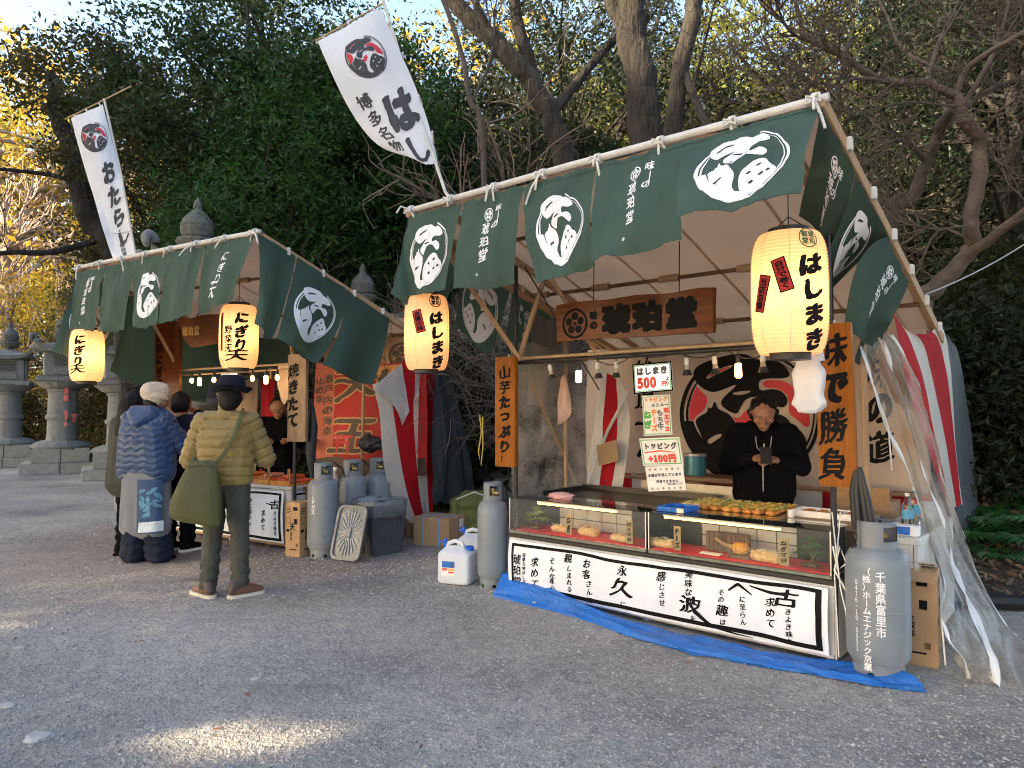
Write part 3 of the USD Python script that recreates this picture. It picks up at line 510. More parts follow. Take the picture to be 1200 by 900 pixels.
for n, (px, Y, s) in enumerate([(555, 13.5, 1.2), (625, 14.5, 1.35), (885, 13, 1.3), (950, 15, 1.4), (825, 14.5, 1.4)]): plant('bare2', px, Y, s, ['left of the slanting trunk', 'behind the slanting trunk', 'right of the twin trunks', 'far right of the twin trunks', 'between the twin trunks and the sunlit tree'][n], group='leafless trees in the shaded wood')
# trees beside the yard, outside the picture, whose shade it lies in
for n, (k, c, s) in enumerate([(15, 4.2, 1.7), (17, -10.4, 1.9), (15, -13.5, 1.8), (17, -17, 1.9), (19, -21.0, 1.8), (22, 6.5, 2.2), (23, -12.5, 2.3), (24, -18.5, 2.2), (31, -14.0, 2.6), (32, -20, 2.4)]):
    copy_of([P_dark, P_mid, P_dark][n % 3], 'evergreen_tree', f'evergreen beside the yard, behind and left of the viewer, {n + 1} of its row', (-.885 * k + .465 * c, -.465 * k - .885 * c, 0), n * 77, s, 'evergreen', 'evergreens beside the yard left of the viewer')
for n, (x, y, s) in enumerate([(-36, 45, 1.2), (-42, 37, 1.1), (-50, 31, 1.0), (-47, 44, 1.3), (-58, 24, 1.0), (-55, 36, 1.2)]): copy_of([P_gold, P_yellow, P_mid][n % 3], 'far_tree', f'tree beyond the left picture edge, {n + 1} of its row', (x, y, 0), n * 63, s, 'tree', 'trees beyond the left picture edge')
for n, (x, y, s) in enumerate([(8.6, 2.6, 1.25), (9.5, -1.2, 1.4), (11, 6.2, 1.3), (7.5, -4.8, 1.3)]): copy_of([P_mid, P_dark][n % 2], 'evergreen_tree', f'evergreen right of the viewer, {n + 1} of its row', (x, y, 0), n * 91, s, 'evergreen', 'evergreens right of the viewer')
# the tall tree at the left of the viewer, with gaps in its crown that let a little sun through to the gravel
U0 = np.array([-.885 * 15 + .465 * -2.9, -.465 * 15 - .885 * -2.9, 0]); r_ = np.random.default_rng(61)
ut = Thing('evergreen_tree', 'tall dense evergreen beside the yard left of the viewer, its crown pierced by gaps', 'evergreen', U0); ut.part('trunk', tube(trunk_pts(U0 - [0, 0, .3], U0 + [.3, .2, 14], 8, .12, r_), np.linspace(.5, .08, 8), 10), bark, True)
(uv_, uf_), _ = crown(U0 + [0, 0, 9.4], (3.5, 3.3, 8.2), 950, 70, .26, r_, w=.6, cr=.75, inner=.2, lob=.3); cen = uv_.reshape(-1, 4, 3).mean(1); g2 = cen[:, :2] - SUN[:2] * (cen[:, 2:] / SUN[2]); hole = np.zeros(len(cen), bool)
for (a, b, ra, rb) in [(290, 866, .36, .09), (225, 862, .16, .05), (350, 874, .20, .05)]: c2 = ground_at(a, b)[:2]; hole |= ((g2[:, 0] - c2[0]) / (ra + .10)) ** 2 + ((g2[:, 1] - c2[1]) / (rb + .10)) ** 2 < 1
ix = np.nonzero(~hole)[0][:, None] * 4; ut.part('crown', (uv_, np.vstack([ix + [0, 1, 2], ix + [0, 2, 3]])), lf_dark, kind='stuff')
# the trunks that can be told apart
def px_poly(pts): return np.array([at(a, b, y) for a, b, y in pts])
def own_tree(name, label, polys, mat, crown_at=None, crown_rad=2.0, lmat=None, twig=0, seed=0, base=None):
    r = np.random.default_rng(seed); t = Thing(name, label, 'tree', base if base is not None else polys[0][0][0])
    for n, (pts, r0, r1) in enumerate(polys):
        k = np.linspace(0, len(pts) - 1, len(pts) * 4 - 3); pts = np.array(pts); i = np.minimum(k.astype(int), len(pts) - 2); f = (k - i)[:, None]
        pm = np.clip(i - 1, 0, None); pn = np.minimum(i + 2, len(pts) - 1)
        p = .5 * (2 * pts[i] + (pts[i + 1] - pts[pm]) * f + (2 * pts[pm] - 5 * pts[i] + 4 * pts[i + 1] - pts[pn]) * f ** 2 + (3 * pts[i] - pts[pm] - 3 * pts[i + 1] + pts[pn]) * f ** 3)
        m_ = len(p) * 5; kk = np.linspace(0, len(p) - 1, m_); pc = np.stack([np.interp(kk, np.arange(len(p)), (p + r.normal(size=p.shape) * r0 * .10)[:, c]) for c in range(3)], -1); tv, tf = tube(pc, np.linspace(r0, r1, m_), 18); ax = np.vstack([np.repeat(pc, 18, 0), pc[:1], pc[-1:]]); dv = tv - ax; tv = ax + dv * (1 + .34 * (meshkit.fbm(np.c_[dv[:, :2] / r0 * 2.2, tv[:, 2] * 1.6 + seed], 4, seed) - .5) + .16 * (meshkit.noise(np.c_[dv[:, :2] / r0 * 5, tv[:, 2] * 7], n) - .5))[:, None]
        t.part('trunk' if n == 0 else 'limb', (tv, tf), mat, True)
        if twig and n:
            o = []
            for q in range(twig): j = r.integers(len(p) // 3, len(p)); d = p[j] - p[j - 1]; d = d / np.linalg.norm(d) + r.normal(size=3) * .6; twigs(p[j], d / np.linalg.norm(d), r.uniform(.35, .9), r, 3, .010, o, .6, .05)
            t.part('twigs', cat(*[tube(a, b, 3, False) for a, b in o]), mat, True, kind='stuff')
    if crown_at is not None: t.part('crown', crown(crown_at, crown_rad, 90, 60, .13, r, cr=.5, lob=.9)[0], lmat, kind='stuff')
    return t
def base_of(a, Y): x = (a - 600) / FOC * Y; return np.array([x, Y, bz(x, Y) - .1])
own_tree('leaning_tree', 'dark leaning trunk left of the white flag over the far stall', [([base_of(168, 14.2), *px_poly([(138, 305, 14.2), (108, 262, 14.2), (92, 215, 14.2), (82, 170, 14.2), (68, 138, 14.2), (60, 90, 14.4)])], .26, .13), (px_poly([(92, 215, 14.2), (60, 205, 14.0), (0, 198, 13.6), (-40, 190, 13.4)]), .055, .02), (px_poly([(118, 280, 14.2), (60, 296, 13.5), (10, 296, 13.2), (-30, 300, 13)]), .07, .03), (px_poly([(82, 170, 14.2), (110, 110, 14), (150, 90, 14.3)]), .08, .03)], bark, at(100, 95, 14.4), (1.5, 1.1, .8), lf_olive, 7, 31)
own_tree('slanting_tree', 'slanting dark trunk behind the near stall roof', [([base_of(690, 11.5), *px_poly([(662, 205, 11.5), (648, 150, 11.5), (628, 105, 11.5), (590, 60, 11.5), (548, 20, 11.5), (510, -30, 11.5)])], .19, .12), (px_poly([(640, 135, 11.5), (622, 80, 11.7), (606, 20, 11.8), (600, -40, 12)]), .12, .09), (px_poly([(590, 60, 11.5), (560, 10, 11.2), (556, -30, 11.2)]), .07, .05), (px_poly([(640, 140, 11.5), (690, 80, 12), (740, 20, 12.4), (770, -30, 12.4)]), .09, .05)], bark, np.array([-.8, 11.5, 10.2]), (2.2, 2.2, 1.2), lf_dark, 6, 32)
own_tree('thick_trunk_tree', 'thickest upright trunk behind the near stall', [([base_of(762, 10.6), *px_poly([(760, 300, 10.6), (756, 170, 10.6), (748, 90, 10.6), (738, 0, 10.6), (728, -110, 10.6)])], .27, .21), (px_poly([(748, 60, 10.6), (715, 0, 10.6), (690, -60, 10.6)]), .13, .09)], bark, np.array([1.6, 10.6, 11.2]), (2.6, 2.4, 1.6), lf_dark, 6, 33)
own_tree('second_trunk_tree', 'thinner trunk right beside the thickest trunk', [([base_of(782, 10.2), *px_poly([(784, 300, 10.2), (788, 160, 10.2), (797, 90, 10.2), (815, 0, 10.2), (832, -90, 10.2)])], .14, .11), (px_poly([(800, 80, 10.2), (830, 150, 9.6), (850, 122, 9.2), (862, 121, 9.0)]), .06, .03)], bark, np.array([3.2, 10.2, 10.6]), (2.0, 2.0, 1.3), lf_dark, 5, 34)
own_tree('grey_sapling', 'pale grey slender sapling between flag and slanting trunk', [([base_of(572, 9.8), *px_poly([(566, 180, 9.8), (552, 120, 9.8), (540, 60, 9.8), (520, 0, 9.8), (508, -40, 9.8)])], .045, .03), (px_poly([(552, 120, 9.8), (575, 70, 9.7), (580, 10, 9.7)]), .025, .015)], bark_grey, None, 2, None, 8, 35)
own_tree('twisted_tree', 'twisted bare tree arching over the right end of the near stall', [([base_of(1080, 7.2), *px_poly([(1082, 372, 7.0), (1096, 340, 6.9), (1128, 305, 6.8), (1142, 285, 6.7), (1137, 262, 6.6), (1146, 215, 6.6), (1150, 168, 6.6), (1136, 148, 6.5), (1124, 128, 6.5), (1121, 112, 6.5)])], 0.0900, 0.0468),
    (px_poly([(1128, 305, 6.8), (1160, 280, 6.5), (1200, 250, 6.2), (1240, 225, 6.0)]), 0.0540, 0.0360), (px_poly([(1142, 285, 6.7), (1100, 270, 6.9), (1070, 330, 7.1), (1050, 370, 7.2)]), 0.0144, 0.0086),
    (px_poly([(1121, 112, 6.5), (1100, 104, 6.4), (1086, 96, 6.4), (1042, 96, 6.3), (1010, 82, 6.2), (988, 66, 6.1), (960, 52, 6.0), (942, 40, 6.0), (934, 10, 6.0), (925, -20, 6.0)]), 0.0418, 0.0158), (px_poly([(1121, 112, 6.5), (1132, 82, 6.4), (1160, 60, 6.2), (1200, 38, 6.0), (1240, 20, 5.9)]), 0.0324, 0.0158),
    (px_poly([(1128, 122, 6.5), (1158, 75, 6.6), (1175, 30, 6.8), (1190, -20, 7)]), 0.0252, 0.0130), (px_poly([(1042, 96, 6.3), (1000, 92, 5.9), (975, 110, 5.6)]), 0.0187, 0.0115), (px_poly([(1086, 96, 6.4), (1100, 50, 6.6), (1120, 10, 6.9), (1130, -30, 7)]), 0.0216, 0.0101), (px_poly([(988, 66, 6.1), (1000, 30, 6.3), (985, -10, 6.4)]), 0.0144, 0.0072), (px_poly([(960, 52, 6.0), (925, 36, 5.6), (905, -10, 5.4)]), 0.0144, 0.0072),
    (px_poly([(1121, 125, 6.5), (1060, 120, 6.1), (1000, 135, 5.7)]), 0.0130, 0.0058), (px_poly([(1110, 85, 6.5), (1060, 60, 6.8), (1040, 20, 7.2), (1020, -20, 7.4)]), 0.0216, 0.0101), (px_poly([(1150, 160, 6.6), (1172, 130, 6.2), (1205, 108, 6.0)]), 0.0158, 0.0086), (px_poly([(1146, 262, 6.7), (1100, 268, 6.2), (1060, 262, 6.0)]), 0.0115, 0.0058)], bark_twisted, None, 2, None, 6, 36)
own_tree('forked_stem_tree', 'second brown stem leaning right behind the near stall roof', [([base_of(1035, 7.9), *px_poly([(1042, 268, 7.6), (1068, 235, 7.5), (1086, 190, 7.3), (1100, 155, 7.1), (1118, 128, 6.75)])], .085, .045), (px_poly([(1086, 190, 7.3), (1060, 165, 7.0), (1040, 168, 6.8)]), .03, .015), (px_poly([(1100, 155, 7.1), (1150, 110, 7.3), (1205, 90, 7.5)]), .035, .02)], bark_grey, None, 2, None, 6, 37)
# ferns and leaf litter on the right bank
fern_mat = leafmat('fern', (.045, .13, .03), .4, .2)
P_fern = proto('fern'); r_ = np.random.default_rng(3)
for k in range(9):
    a = k * 40 + r_.normal() * 8; l = r_.uniform(.45, .75); u = np.linspace(0, 1, 12); sp = np.stack([u * l, 0 * u, l * (.75 * u - .62 * u * u)], -1); v = []; fs = []
    for j in range(1, 12):
        w_ = .16 * math.sin(math.pi * min(1, .18 + u[j] * .82)) + .01
        for s in (-1, 1): n = len(v); v += [sp[j], sp[j] + [.018, s * w_ * .5, .012], sp[j] + [.05, s * w_, -.03], sp[j] + [-.016, s * w_ * .5, 0]]; fs += [(n, n + 1, n + 2), (n, n + 2, n + 3)]
    ppart(P_fern, 'frond', rot((np.array(v), np.array(fs)), a), fern_mat)
FERNS = ['fern with broad fronds in the middle of the bank', 'largest fern on the bank', 'fern high on the bank behind the largest', 'small fern low beside the grey tarp', 'fern at the top right of the bank', 'smallest fern near the black edging', 'fern half hidden behind the grey tarp']
for n, (px, py, Y, s) in enumerate([(1150, 560, 6.9, 1.0), (1170, 575, 6.5, 1.1), (1190, 545, 7.0, 1.0), (1140, 610, 6.6, .7), (1200, 520, 7.6, 1.2), (1165, 640, 6.1, .6), (1120, 610, 7.1, .8)]):
    x = (px - 600) / FOC * Y; copy_of(P_fern, 'fern', 'green ' + FERNS[n] + ', right of the near stall', (x, Y, bz(x, Y) + .02), n * 51, s, 'fern', 'ferns on the wooded bank at the right')
LN = 9000; lx, ly = rng.uniform(2.6, 9, LN), rng.uniform(5.1, 11, LN); ld, li = BT.query(np.stack([lx, ly], -1)); ok = (ld < .6) & (lx > 2.9); lx, ly, lz = lx[ok], ly[ok], BM[0][li[ok], 2]
instances('/World/leaf_litter', [(dry_leaf((0, 0, 0), 1, 0), M('litter_a', (.16, .09, .045), .8, .3)), (dry_leaf((0, 0, 0), 1, 0, .6), M('litter_b', (.10, .075, .05), .8, .3)), (dry_leaf((0, 0, 0), 1, 0, .1), M('litter_c', (.22, .15, .08), .8, .3))],
          np.stack([lx, ly, lz + .03], -1), 2.0, np.repeat(rng.uniform(.05, .10, len(lx))[:, None], 3, 1), 'brown dead leaves covering the wooded bank', 'leaf litter')

# ---------------------------------------------------------------- stone lanterns
granite = M('granite', (.175, .183, .18), .88, .22, 14, .45, 70, dirt=.7, ds=1.6, dcol=(.13, .14, .11), bd=.008)
granite_moss = M('granite_mossy', (.115, .118, .105), .92, .35, 16, .8, 40, dirt=.75, ds=3, dcol=(.05, .055, .035), bd=.015)
granite_block = M('granite_block', (.23, .23, .215), .9, .2, 10, .5, 50, dirt=.5, ds=1.4, dcol=(.12, .125, .10), bd=.012)
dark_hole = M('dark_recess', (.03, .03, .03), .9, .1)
pale_frame = M('pale_frame', (.46, .45, .41), .8, .1)
P_lan = proto('stone_lantern')
for n, (w_, z0, z1) in enumerate([(.84, 0, .26), (.62, .26, .62)]):
    for sx in (-1, 1): ppart(P_lan, 'plinth_block', box(min(0, sx * w_) + .003 * (sx > 0), max(0, sx * w_) - .003 * (sx < 0), -w_, w_, z0, z1, .015), granite_block)
ppart(P_lan, 'lotus_base', lathe([(.64, .62), (.66, .66), (.58, .74), (.42, .80)], 48, (0, 0, 0), 16, .07), granite, 50)
ppart(P_lan, 'shaft', lathe([(.36, .80), (.34, .9), (.335, 1.30), (.37, 1.33), (.39, 1.38), (.37, 1.43), (.335, 1.46), (.32, 2.02), (.36, 2.05), (.36, 2.10)], 28), granite, 40)
ppart(P_lan, 'platform', lathe([(.36, 2.10), (.45, 2.14), (.56, 2.24), (.60, 2.28)], 48, (0, 0, 0), 16, .08), granite, 50)
ppart(P_lan, 'platform_slab', box(-.56, .56, -.56, .56, 2.28, 2.42, .03), granite)
fb = ppart(P_lan, 'fire_box', box(-.40, .40, -.40, .40, 2.42, 3.02, .02), granite)
for a in range(4):
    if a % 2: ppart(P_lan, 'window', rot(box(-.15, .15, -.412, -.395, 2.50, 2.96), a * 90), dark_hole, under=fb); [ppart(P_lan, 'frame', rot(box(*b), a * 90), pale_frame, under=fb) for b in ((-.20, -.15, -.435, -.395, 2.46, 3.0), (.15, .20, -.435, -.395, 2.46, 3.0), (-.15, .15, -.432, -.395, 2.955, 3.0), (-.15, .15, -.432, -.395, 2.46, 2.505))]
    else:
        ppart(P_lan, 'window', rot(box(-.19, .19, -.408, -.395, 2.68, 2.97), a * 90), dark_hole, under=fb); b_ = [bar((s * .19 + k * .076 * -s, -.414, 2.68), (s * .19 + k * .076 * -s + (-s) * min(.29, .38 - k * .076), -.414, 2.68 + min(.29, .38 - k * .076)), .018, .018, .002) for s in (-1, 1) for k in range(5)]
        b_ += [bar((s * .19, -.414, 2.68 + k * .076), (s * .19 - s * (.29 - k * .076), -.414, 2.97), .018, .018, .002) for s in (-1, 1) for k in range(1, 4)]; ppart(P_lan, 'lattice', rot(cat(*b_), a * 90), granite, under=fb); ppart(P_lan, 'carved_panel', rot(box(-.24, .24, -.425, -.395, 2.46, 2.62, .01), a * 90), granite, under=fb)
def roof_mesh():
    n = 13; k = np.linspace(-1, 1, n); x, y = np.meshgrid(k, k, indexing='ij'); m = np.maximum(abs(x), abs(y)); cor = (abs(x) * abs(y)) ** 3
    top = np.stack([x * .60, y * .60, 3.42 - .30 * m ** .75 + .20 * cor], -1).reshape(-1, 3); bot = np.stack([x * .58, y * .58, 3.02 + .0 * m + .18 * cor], -1).reshape(-1, 3); f = grid_faces(n, n)
    e = [i * n for i in range(n)] + [(n - 1) * n + j for j in range(1, n)] + [i * n + n - 1 for i in range(n - 2, -1, -1)] + [j for j in range(n - 2, 0, -1)]; N = n * n
    s = [(a, b, b + N) for a, b in zip(e, e[1:] + e[:1])] + [(a, b + N, a + N) for a, b in zip(e, e[1:] + e[:1])]
    return np.vstack([top, bot]), np.vstack([f, f[:, ::-1] + N, s])
rf = ppart(P_lan, 'roof', roof_mesh(), granite, 40)
for sx in (-1, 1):
    for sy in (-1, 1):
        th = np.linspace(0, 5.0, 16); rr = np.linspace(.11, .03, 16); d = np.array([sx, sy, 0]) / math.sqrt(2)
        ppart(P_lan, 'scroll', tube([np.array([sx * .58, sy * .58, 3.32]) + d * (.10 - r_0 * math.cos(t)) * .8 + np.array([0, 0, r_0 * math.sin(t)]) for t, r_0 in zip(th, rr)], np.linspace(.075, .035, 16), 7), granite, True, under=rf)
ppart(P_lan, 'finial_cup', lathe([(.13, 3.36), (.17, 3.40), (.22, 3.46), (.245, 3.52), (.23, 3.55), (.17, 3.56)], 48, (0, 0, 0), 14, .09), granite_moss, 50)
ppart(P_lan, 'finial', lathe([(.15, 3.555), (.19, 3.58), (.205, 3.63), (.21, 3.70), (.205, 3.71), (.212, 3.715), (.212, 3.745), (.20, 3.75), (.185, 3.80), (.13, 3.87), (.075, 3.92), (.055, 3.96), (.06, 3.99), (.045, 4.04), (.0, 4.12)], 28), granite_moss, 40)
for a, b, sc, yaw, lb in [(8, 548, .905, 28, 'first stone lantern from the left, cut by the picture edge'), (72, 555, .92, 30, 'second stone lantern from the left, whole with red letters on its shaft'), (142, 562, .86, 30, 'third stone lantern, mostly behind the paper lantern and the woman in blue'), (226, 606, 1.10, 33, 'largest stone lantern rising above the middle of the far stall roof')]:
    gp = ground_at(a, b); gp = gp * (1 + .55 / gp[1]); copy_of(P_lan, 'stone_lantern', lb, gp, yaw, sc, 'stone lantern')
for px, Y, sc, lb in [(424, 11.3, .92, 'stone lantern whose top shows over the right slope of the far stall roof'), (596, 10.6, .86, 'stone lantern seen under the near stall roof behind its left side')]: copy_of(P_lan, 'stone_lantern', lb, ((px - 600) / FOC * Y, Y, bz((px - 600) / FOC * Y, Y) - .05), 30, sc, 'stone lantern')
gp = ground_at(72, 555) + [0, .55, 0]
letr = Thing('inscription', 'red painted characters on the shaft of the second stone lantern', 'inscription', gp)
sh_ = lambda u, v: gp + np.stack([.322 * .92 * np.sin(u / .296), -.322 * .92 * np.cos(u / .296), (1.98 - v)], -1)
letr.part('lettering', Sheet(sh_, 1, 2).print(letters([('奉献', -.09, .02, .16), ('氏子中', -.08, .55, .13), ('敬白', .1, .62, .10)], 2), .02), M('red_paint_faded', (.35, .05, .05), .7, .2))
low_wall = ground_at(160, 560); one('stone_bench', cat(box(-9.2, -8.5, 17.6, 18.1, 0, .42, .03), box(-8.35, -6.6, 17.8, 18.2, 0, .40, .03)), granite_block, 'low stone bench beyond the third stone lantern', 'bench', (-8.4, 17.9, 0))
# ---------------------------------------------------------------- the stalls: shared builders
def plank(poly, o, uax, vax, th):
    """A board of the given outline (u right, v down), th thick behind its face."""
    m = trimesh.creation.extrude_polygon(poly, th, engine='earcut'); v = np.array(m.vertices); o, uax, vax = (np.asarray(x, float) for x in (o, uax, vax)); n = np.cross(uax, vax)
    return o + np.outer(v[:, 0], uax) + np.outer(v[:, 1], vax) + np.outer(v[:, 2], n), np.array(m.faces)
def rough_rect(w, h, amp, seed):
    r = np.random.default_rng(seed); k = np.linspace(0, 1, 14); n = lambda: r.normal(0, amp, 14).cumsum() * .35
    a, b, c, d = n(), n() * .6, n(), n() * .6
    return Polygon(np.vstack([np.c_[k * w, a - a[0]], np.c_[w + b * .5, k * h], np.c_[(1 - k) * w, h + c * .5], np.c_[d * .5, (1 - k) * h]])).buffer(.004).buffer(-.004)
def knot(t, c, mat, under=None, d=(0, 0, -1), l=.12, name='tie'):
    c = np.asarray(c, float); r = np.random.default_rng(int(abs(c.sum()) * 1e4)); ms = [tube([c + [-.016, 0, 0], c + [.016, 0, 0]], .034, 10)]
    for k in range(2): e = r.normal(size=3) * .03; ms.append(tube([c + [0, -.03, 0], c + [0, -.04, 0] + np.asarray(d) * l * .5 + e, c + [0, -.04, 0] + np.asarray(d) * l * r.uniform(.8, 1.5) + e * 1.6], .008, 5)); ms.append(tube([c + [0, -.03, 0], c + [(-1) ** k * .03, -.045, .01], c + [(-1) ** k * .035, -.045, -.03], c + [0, -.035, -.01]], .007, 5))
    t.part(name, cat(*ms), mat, True, under)
FR = lambda s: np.array([1., 0, 0])
X_, Y_, Z_ = np.eye(3)
def valance_front(F, panels, eave_t, zl, zr, s0, s1, label, tops, prints, seed):
    """Green panels hanging from the front pole. panels: bottom corners in the picture and how far forward they swing."""
    t = Thing('front_curtain', label, 'curtain', ((s0 + s1) / 2, eave_t, zl - .6), F)
    for n, ((x0, y0), (x1, y1), tt) in enumerate(panels):
        a, b = tops[n], tops[n + 1]; z = lambda s: zl + (zr - zl) * (s - s0) / (s1 - s0) - .03
        A, B = np.array([a, eave_t - .02, z(a)]), np.array([b, eave_t - .02, z(b)]); C, D = F.ht(x0, y0, tt), F.ht(x1, y1, tt); r = np.random.default_rng(seed + n); rows = []
        for k in (0, .33, .66, 1.):
            l, rr = A + (C - A) * k, B + (D - B) * k; m = (l + rr) / 2; bul = math.sin(k * math.pi) * .02
            rows.append([l + [0, -bul, 0], l * .72 + rr * .28 + [0, -bul + k * r.uniform(-.035, .035), 0], m + [0, -bul * 1.4 + k * r.uniform(-.05, .03), -.012 * k], l * .28 + rr * .72 + [0, -bul + k * r.uniform(-.035, .035), 0], rr + [0, -bul, 0]])
        w, h = np.linalg.norm(B - A), np.linalg.norm((C + D - A - B) / 2); sh = patch(rows, w, h, .016, 7, seed + n, 44, 40); p = t.part('panel', sh.mesh(), green_cloth, True)
        [t.part('hem', m_, green_cloth, True, p) for m_ in (sh.mesh(v0=h - .012, off=.003, nv=2), sh.mesh(v1=.03, off=.003, nv=2))]
        if prints[n] is not None:
            g = prints[n](w, h); t.part('emblem' if 'ring' in prints[n].__name__ else 'lettering', sh.print(g), white_ink, False, p)
    return t
def p_ring(w, h): return place(EMB, w / 2, h * .54, min(w, h) * .40, min(w, h) * .42)
def p_name(w, h): return letters([('琥珀堂', w * .48, h * .30, h * .145, 0, 1.05), ('。', w * .40, h * .8, h * .1), ('味', w * .68, h * .12, h * .10), ('の', w * .66, h * .31, h * .10)], 4, .02).union(place(CREST, w * .50, h * .22, h * .075)).union(sbox(w * .685, h * .22, w * .70, h * .33))
def p_nigiri(w, h): return letters([('にぎり', w * .55, h * .16, h * .17, 8), ('天', w * .42, h * .58, h * .30, 12, 1.35)], 4, .03)
def side_curtain(F, s, t0, z0, dirn, widths, h, label, prints, seed, inside=False, hang=(-.30, -.95), drop=None):
    """Green panels hanging along a roof's sloping edge."""
    t = Thing('side_curtain', label, 'curtain', (s, t0, z0 - .5), F); qn = 0.0; e = np.array([0, dirn[0], dirn[1]]); hd = np.array([0, hang[0], hang[1]])
    for n, w in enumerate(widths):
        a = np.array([s, t0, z0]) + e * qn; r = np.random.default_rng(seed + n); rows = []; hh = h if drop is None else drop[n]
        for k in (0, .33, .66, 1.): rows.append([a + e * w * x + hd * hh * k + [(.05 * math.sin(x * 5 + n) + r.uniform(-.03, .03)) * k, e[1] * .035 * k * (1 - 2 * x), .03 * k * (1 - 4 * (x - .5) ** 2) * -1] for x in (0, .3, .65, 1)])
        sh = patch(rows, w, hh, .008, 4, seed + n, 26, 26); p = t.part('panel', sh.mesh(), green_cloth, True)
        if prints[n] is not None:
            g = prints[n](w, hh); g = affinity.scale(g, -1, 1, origin=(w / 2, 0)) if inside else g
            t.part('emblem' if 'ring' in prints[n].__name__ else 'lettering', cat(sh.print(g, .003), sh.print(g, -.003)), white_ink, False, p)
        qn += w + .015
    return t
def paper_lantern(F, c, R_, H_, label, rows, face, reds=(), seal=True, ink=black_ink, hang=.25, power=1.0, sealmat=None, tilt=0.):
    """c: its middle; face: the bearing (radians in frame axes) that the lettering looks to."""
    c = np.array(c, float); n = 132; k = np.linspace(-1, 1, n); rib = 33
    prof = lambda z: R_ * (.56 + .44 * (1 - np.abs(z / (H_ / 2)) ** 4.2).clip(0) ** .5)
    t = Thing('paper_lantern', label, 'paper lantern', c - [0, 0, H_ / 2], F); z = k * H_ / 2 * .93; rr = prof(z) - .0035 * np.abs(np.cos(np.linspace(0, rib * np.pi, n)))
    m = lathe(np.c_[rr, z], 40); f = m[1]; f = f[: -80]
    body = t.part('paper_shell', (m[0][:-2] + c, f), lantern_paper, True)
    for s in (-1, 1): t.part('cap_ring', lathe([(R_ * .50, -.022), (R_ * .54, -.022), (R_ * .54, .022), (R_ * .50, .022)], 28, c + [0, 0, s * H_ * .478]), black_paint, 40)
    for a in range(8):
        th = a * np.pi / 4 + .35; zz = np.linspace(-1, 1, 17) * H_ / 2 * .92; q = prof(zz) + .001; t.part('seam', tube(np.stack([c[0] + q * math.cos(th), c[1] + q * math.sin(th), c[2] + zz], -1), .0011, 4), seam_mat, under=body)
    def fn(u, v): zz = np.clip(H_ / 2 - v, -H_ * .46, H_ * .46); q = prof(zz); th = face + u / R_; return np.stack([c[0] + q * np.cos(th), c[1] + q * np.sin(th), c[2] + zz], -1)
    sh = Sheet(fn, 1, H_)
    t.part('lettering', sh.print(letters(rows, 6, .045, len(label)), .004, .02), ink, under=body)
    if seal:
        g = Point(0, 0).buffer(.050).difference(Point(0, 0).buffer(.044)).union(letters([('琥珀', .018, -.036, .034), ('御堂', -.018, -.036, .034)], 3)); t.part('seal', sh.print(affinity.translate(g, rows[0][1], .075), .004, .02), sealmat or ink, under=body)
    for (u, v, w, h, a, tx) in reds:
        p = t.part('red_label', sh.print(affinity.translate(affinity.rotate(sbox(-w / 2 - .006, -h / 2 - .006, w / 2 + .006, h / 2 + .006), a), u, v), .003, .02), ink, under=body)
        t.part('red_label_field', sh.print(affinity.translate(affinity.rotate(sbox(-w / 2, -h / 2, w / 2, h / 2), a), u, v), .0045, .02), lantern_red, under=body)
        t.part('lettering', sh.print(affinity.translate(affinity.rotate(letters([(tx, 0, -h * .45, h * .9 / len(tx), 0, w / (h * .9 / len(tx)) * .8)], 3), a, origin=(0, 0)), u, v), .006, .02), ink, under=body)
    t.part('hanger', cat(tube([c + [0, 0, H_ / 2], c + [0, 0, H_ / 2 + hang]], .003, 5), tube([c + [-R_ * .5, 0, H_ / 2], c + [0, 0, H_ / 2 + .07], c + [R_ * .5, 0, H_ / 2]], .003, 5)), black_paint)
    l = UsdLux.SphereLight.Define(stage, t.path + '/bulb'); l.CreateRadiusAttr(.035); l.CreateIntensityAttr(LANTERN_POWER * power); l.CreateNormalizeAttr(True); l.CreateColorAttr(Gf.Vec3f(1, .56, .24)); l.AddTranslateOp().Set(Gf.Vec3d(0, 0, H_ / 2)); return t
LANTERN_POWER = .42
lantern_paper = M('lantern_paper', (.80, .62, .42), .7, .05, 8, transl=.55)
lantern_red = M('lantern_red', (.60, .02, .02), .6, .05, transl=.4); seam_mat = M('lantern_seam', (.35, .30, .28), .7)
bulb_glow = M('bulb_glow', (1, .8, .45), .4, 0, emit=5.0, ecol=(1, .44, .10)); strip_glow = M('strip_glow', (1, .8, .4), .4, 0, emit=2.0, ecol=(1, .42, .07)); bulb_dull = M('bulb_dull', (.35, .30, .22), .2, .2, coat=.5)
def light_bulb(F, c, label, lit=None, l=.10, lean=0.):
    """A lamp holder on a short cord under the rail; lit: None (dark) or 'tube'/'ball'."""
    c = np.array(c, float); t = Thing('light_bulb', label, 'light bulb', c - [0, 0, l + .1], F); d = np.array([lean, 0, -1.]); d /= np.linalg.norm(d); a = c + d * .03
    t.part('cord', tube([c, a], .004, 5), black_paint); t.part('socket', tube([a, a + d * .012, a + d * .05], [.014, .017, .016], 10), pipe_white if lit is None else black_paint, 40)
    b = a + d * .05
    if lit == 'tube': t.part('bulb', tube([b, b + d * .01, b + d * .085, b + d * .095], [.016, .022, .022, .012], 12), bulb_glow, 40)
    elif lit == 'ball': t.part('bulb', tube([b, b + d * .02, b + d * .045, b + d * .06], [.012, .022, .022, .008], 12), bulb_glow, 40)
    else: t.part('bulb', tube([b, b + d * .03, b + d * .06, b + d * .062], [.013, .020, .030, .026], 12), bulb_dull, 40); t.part('shade', tube([b + d * .03, b + d * .065], [.021, .033], 12, False), black_paint, 40)
    return t
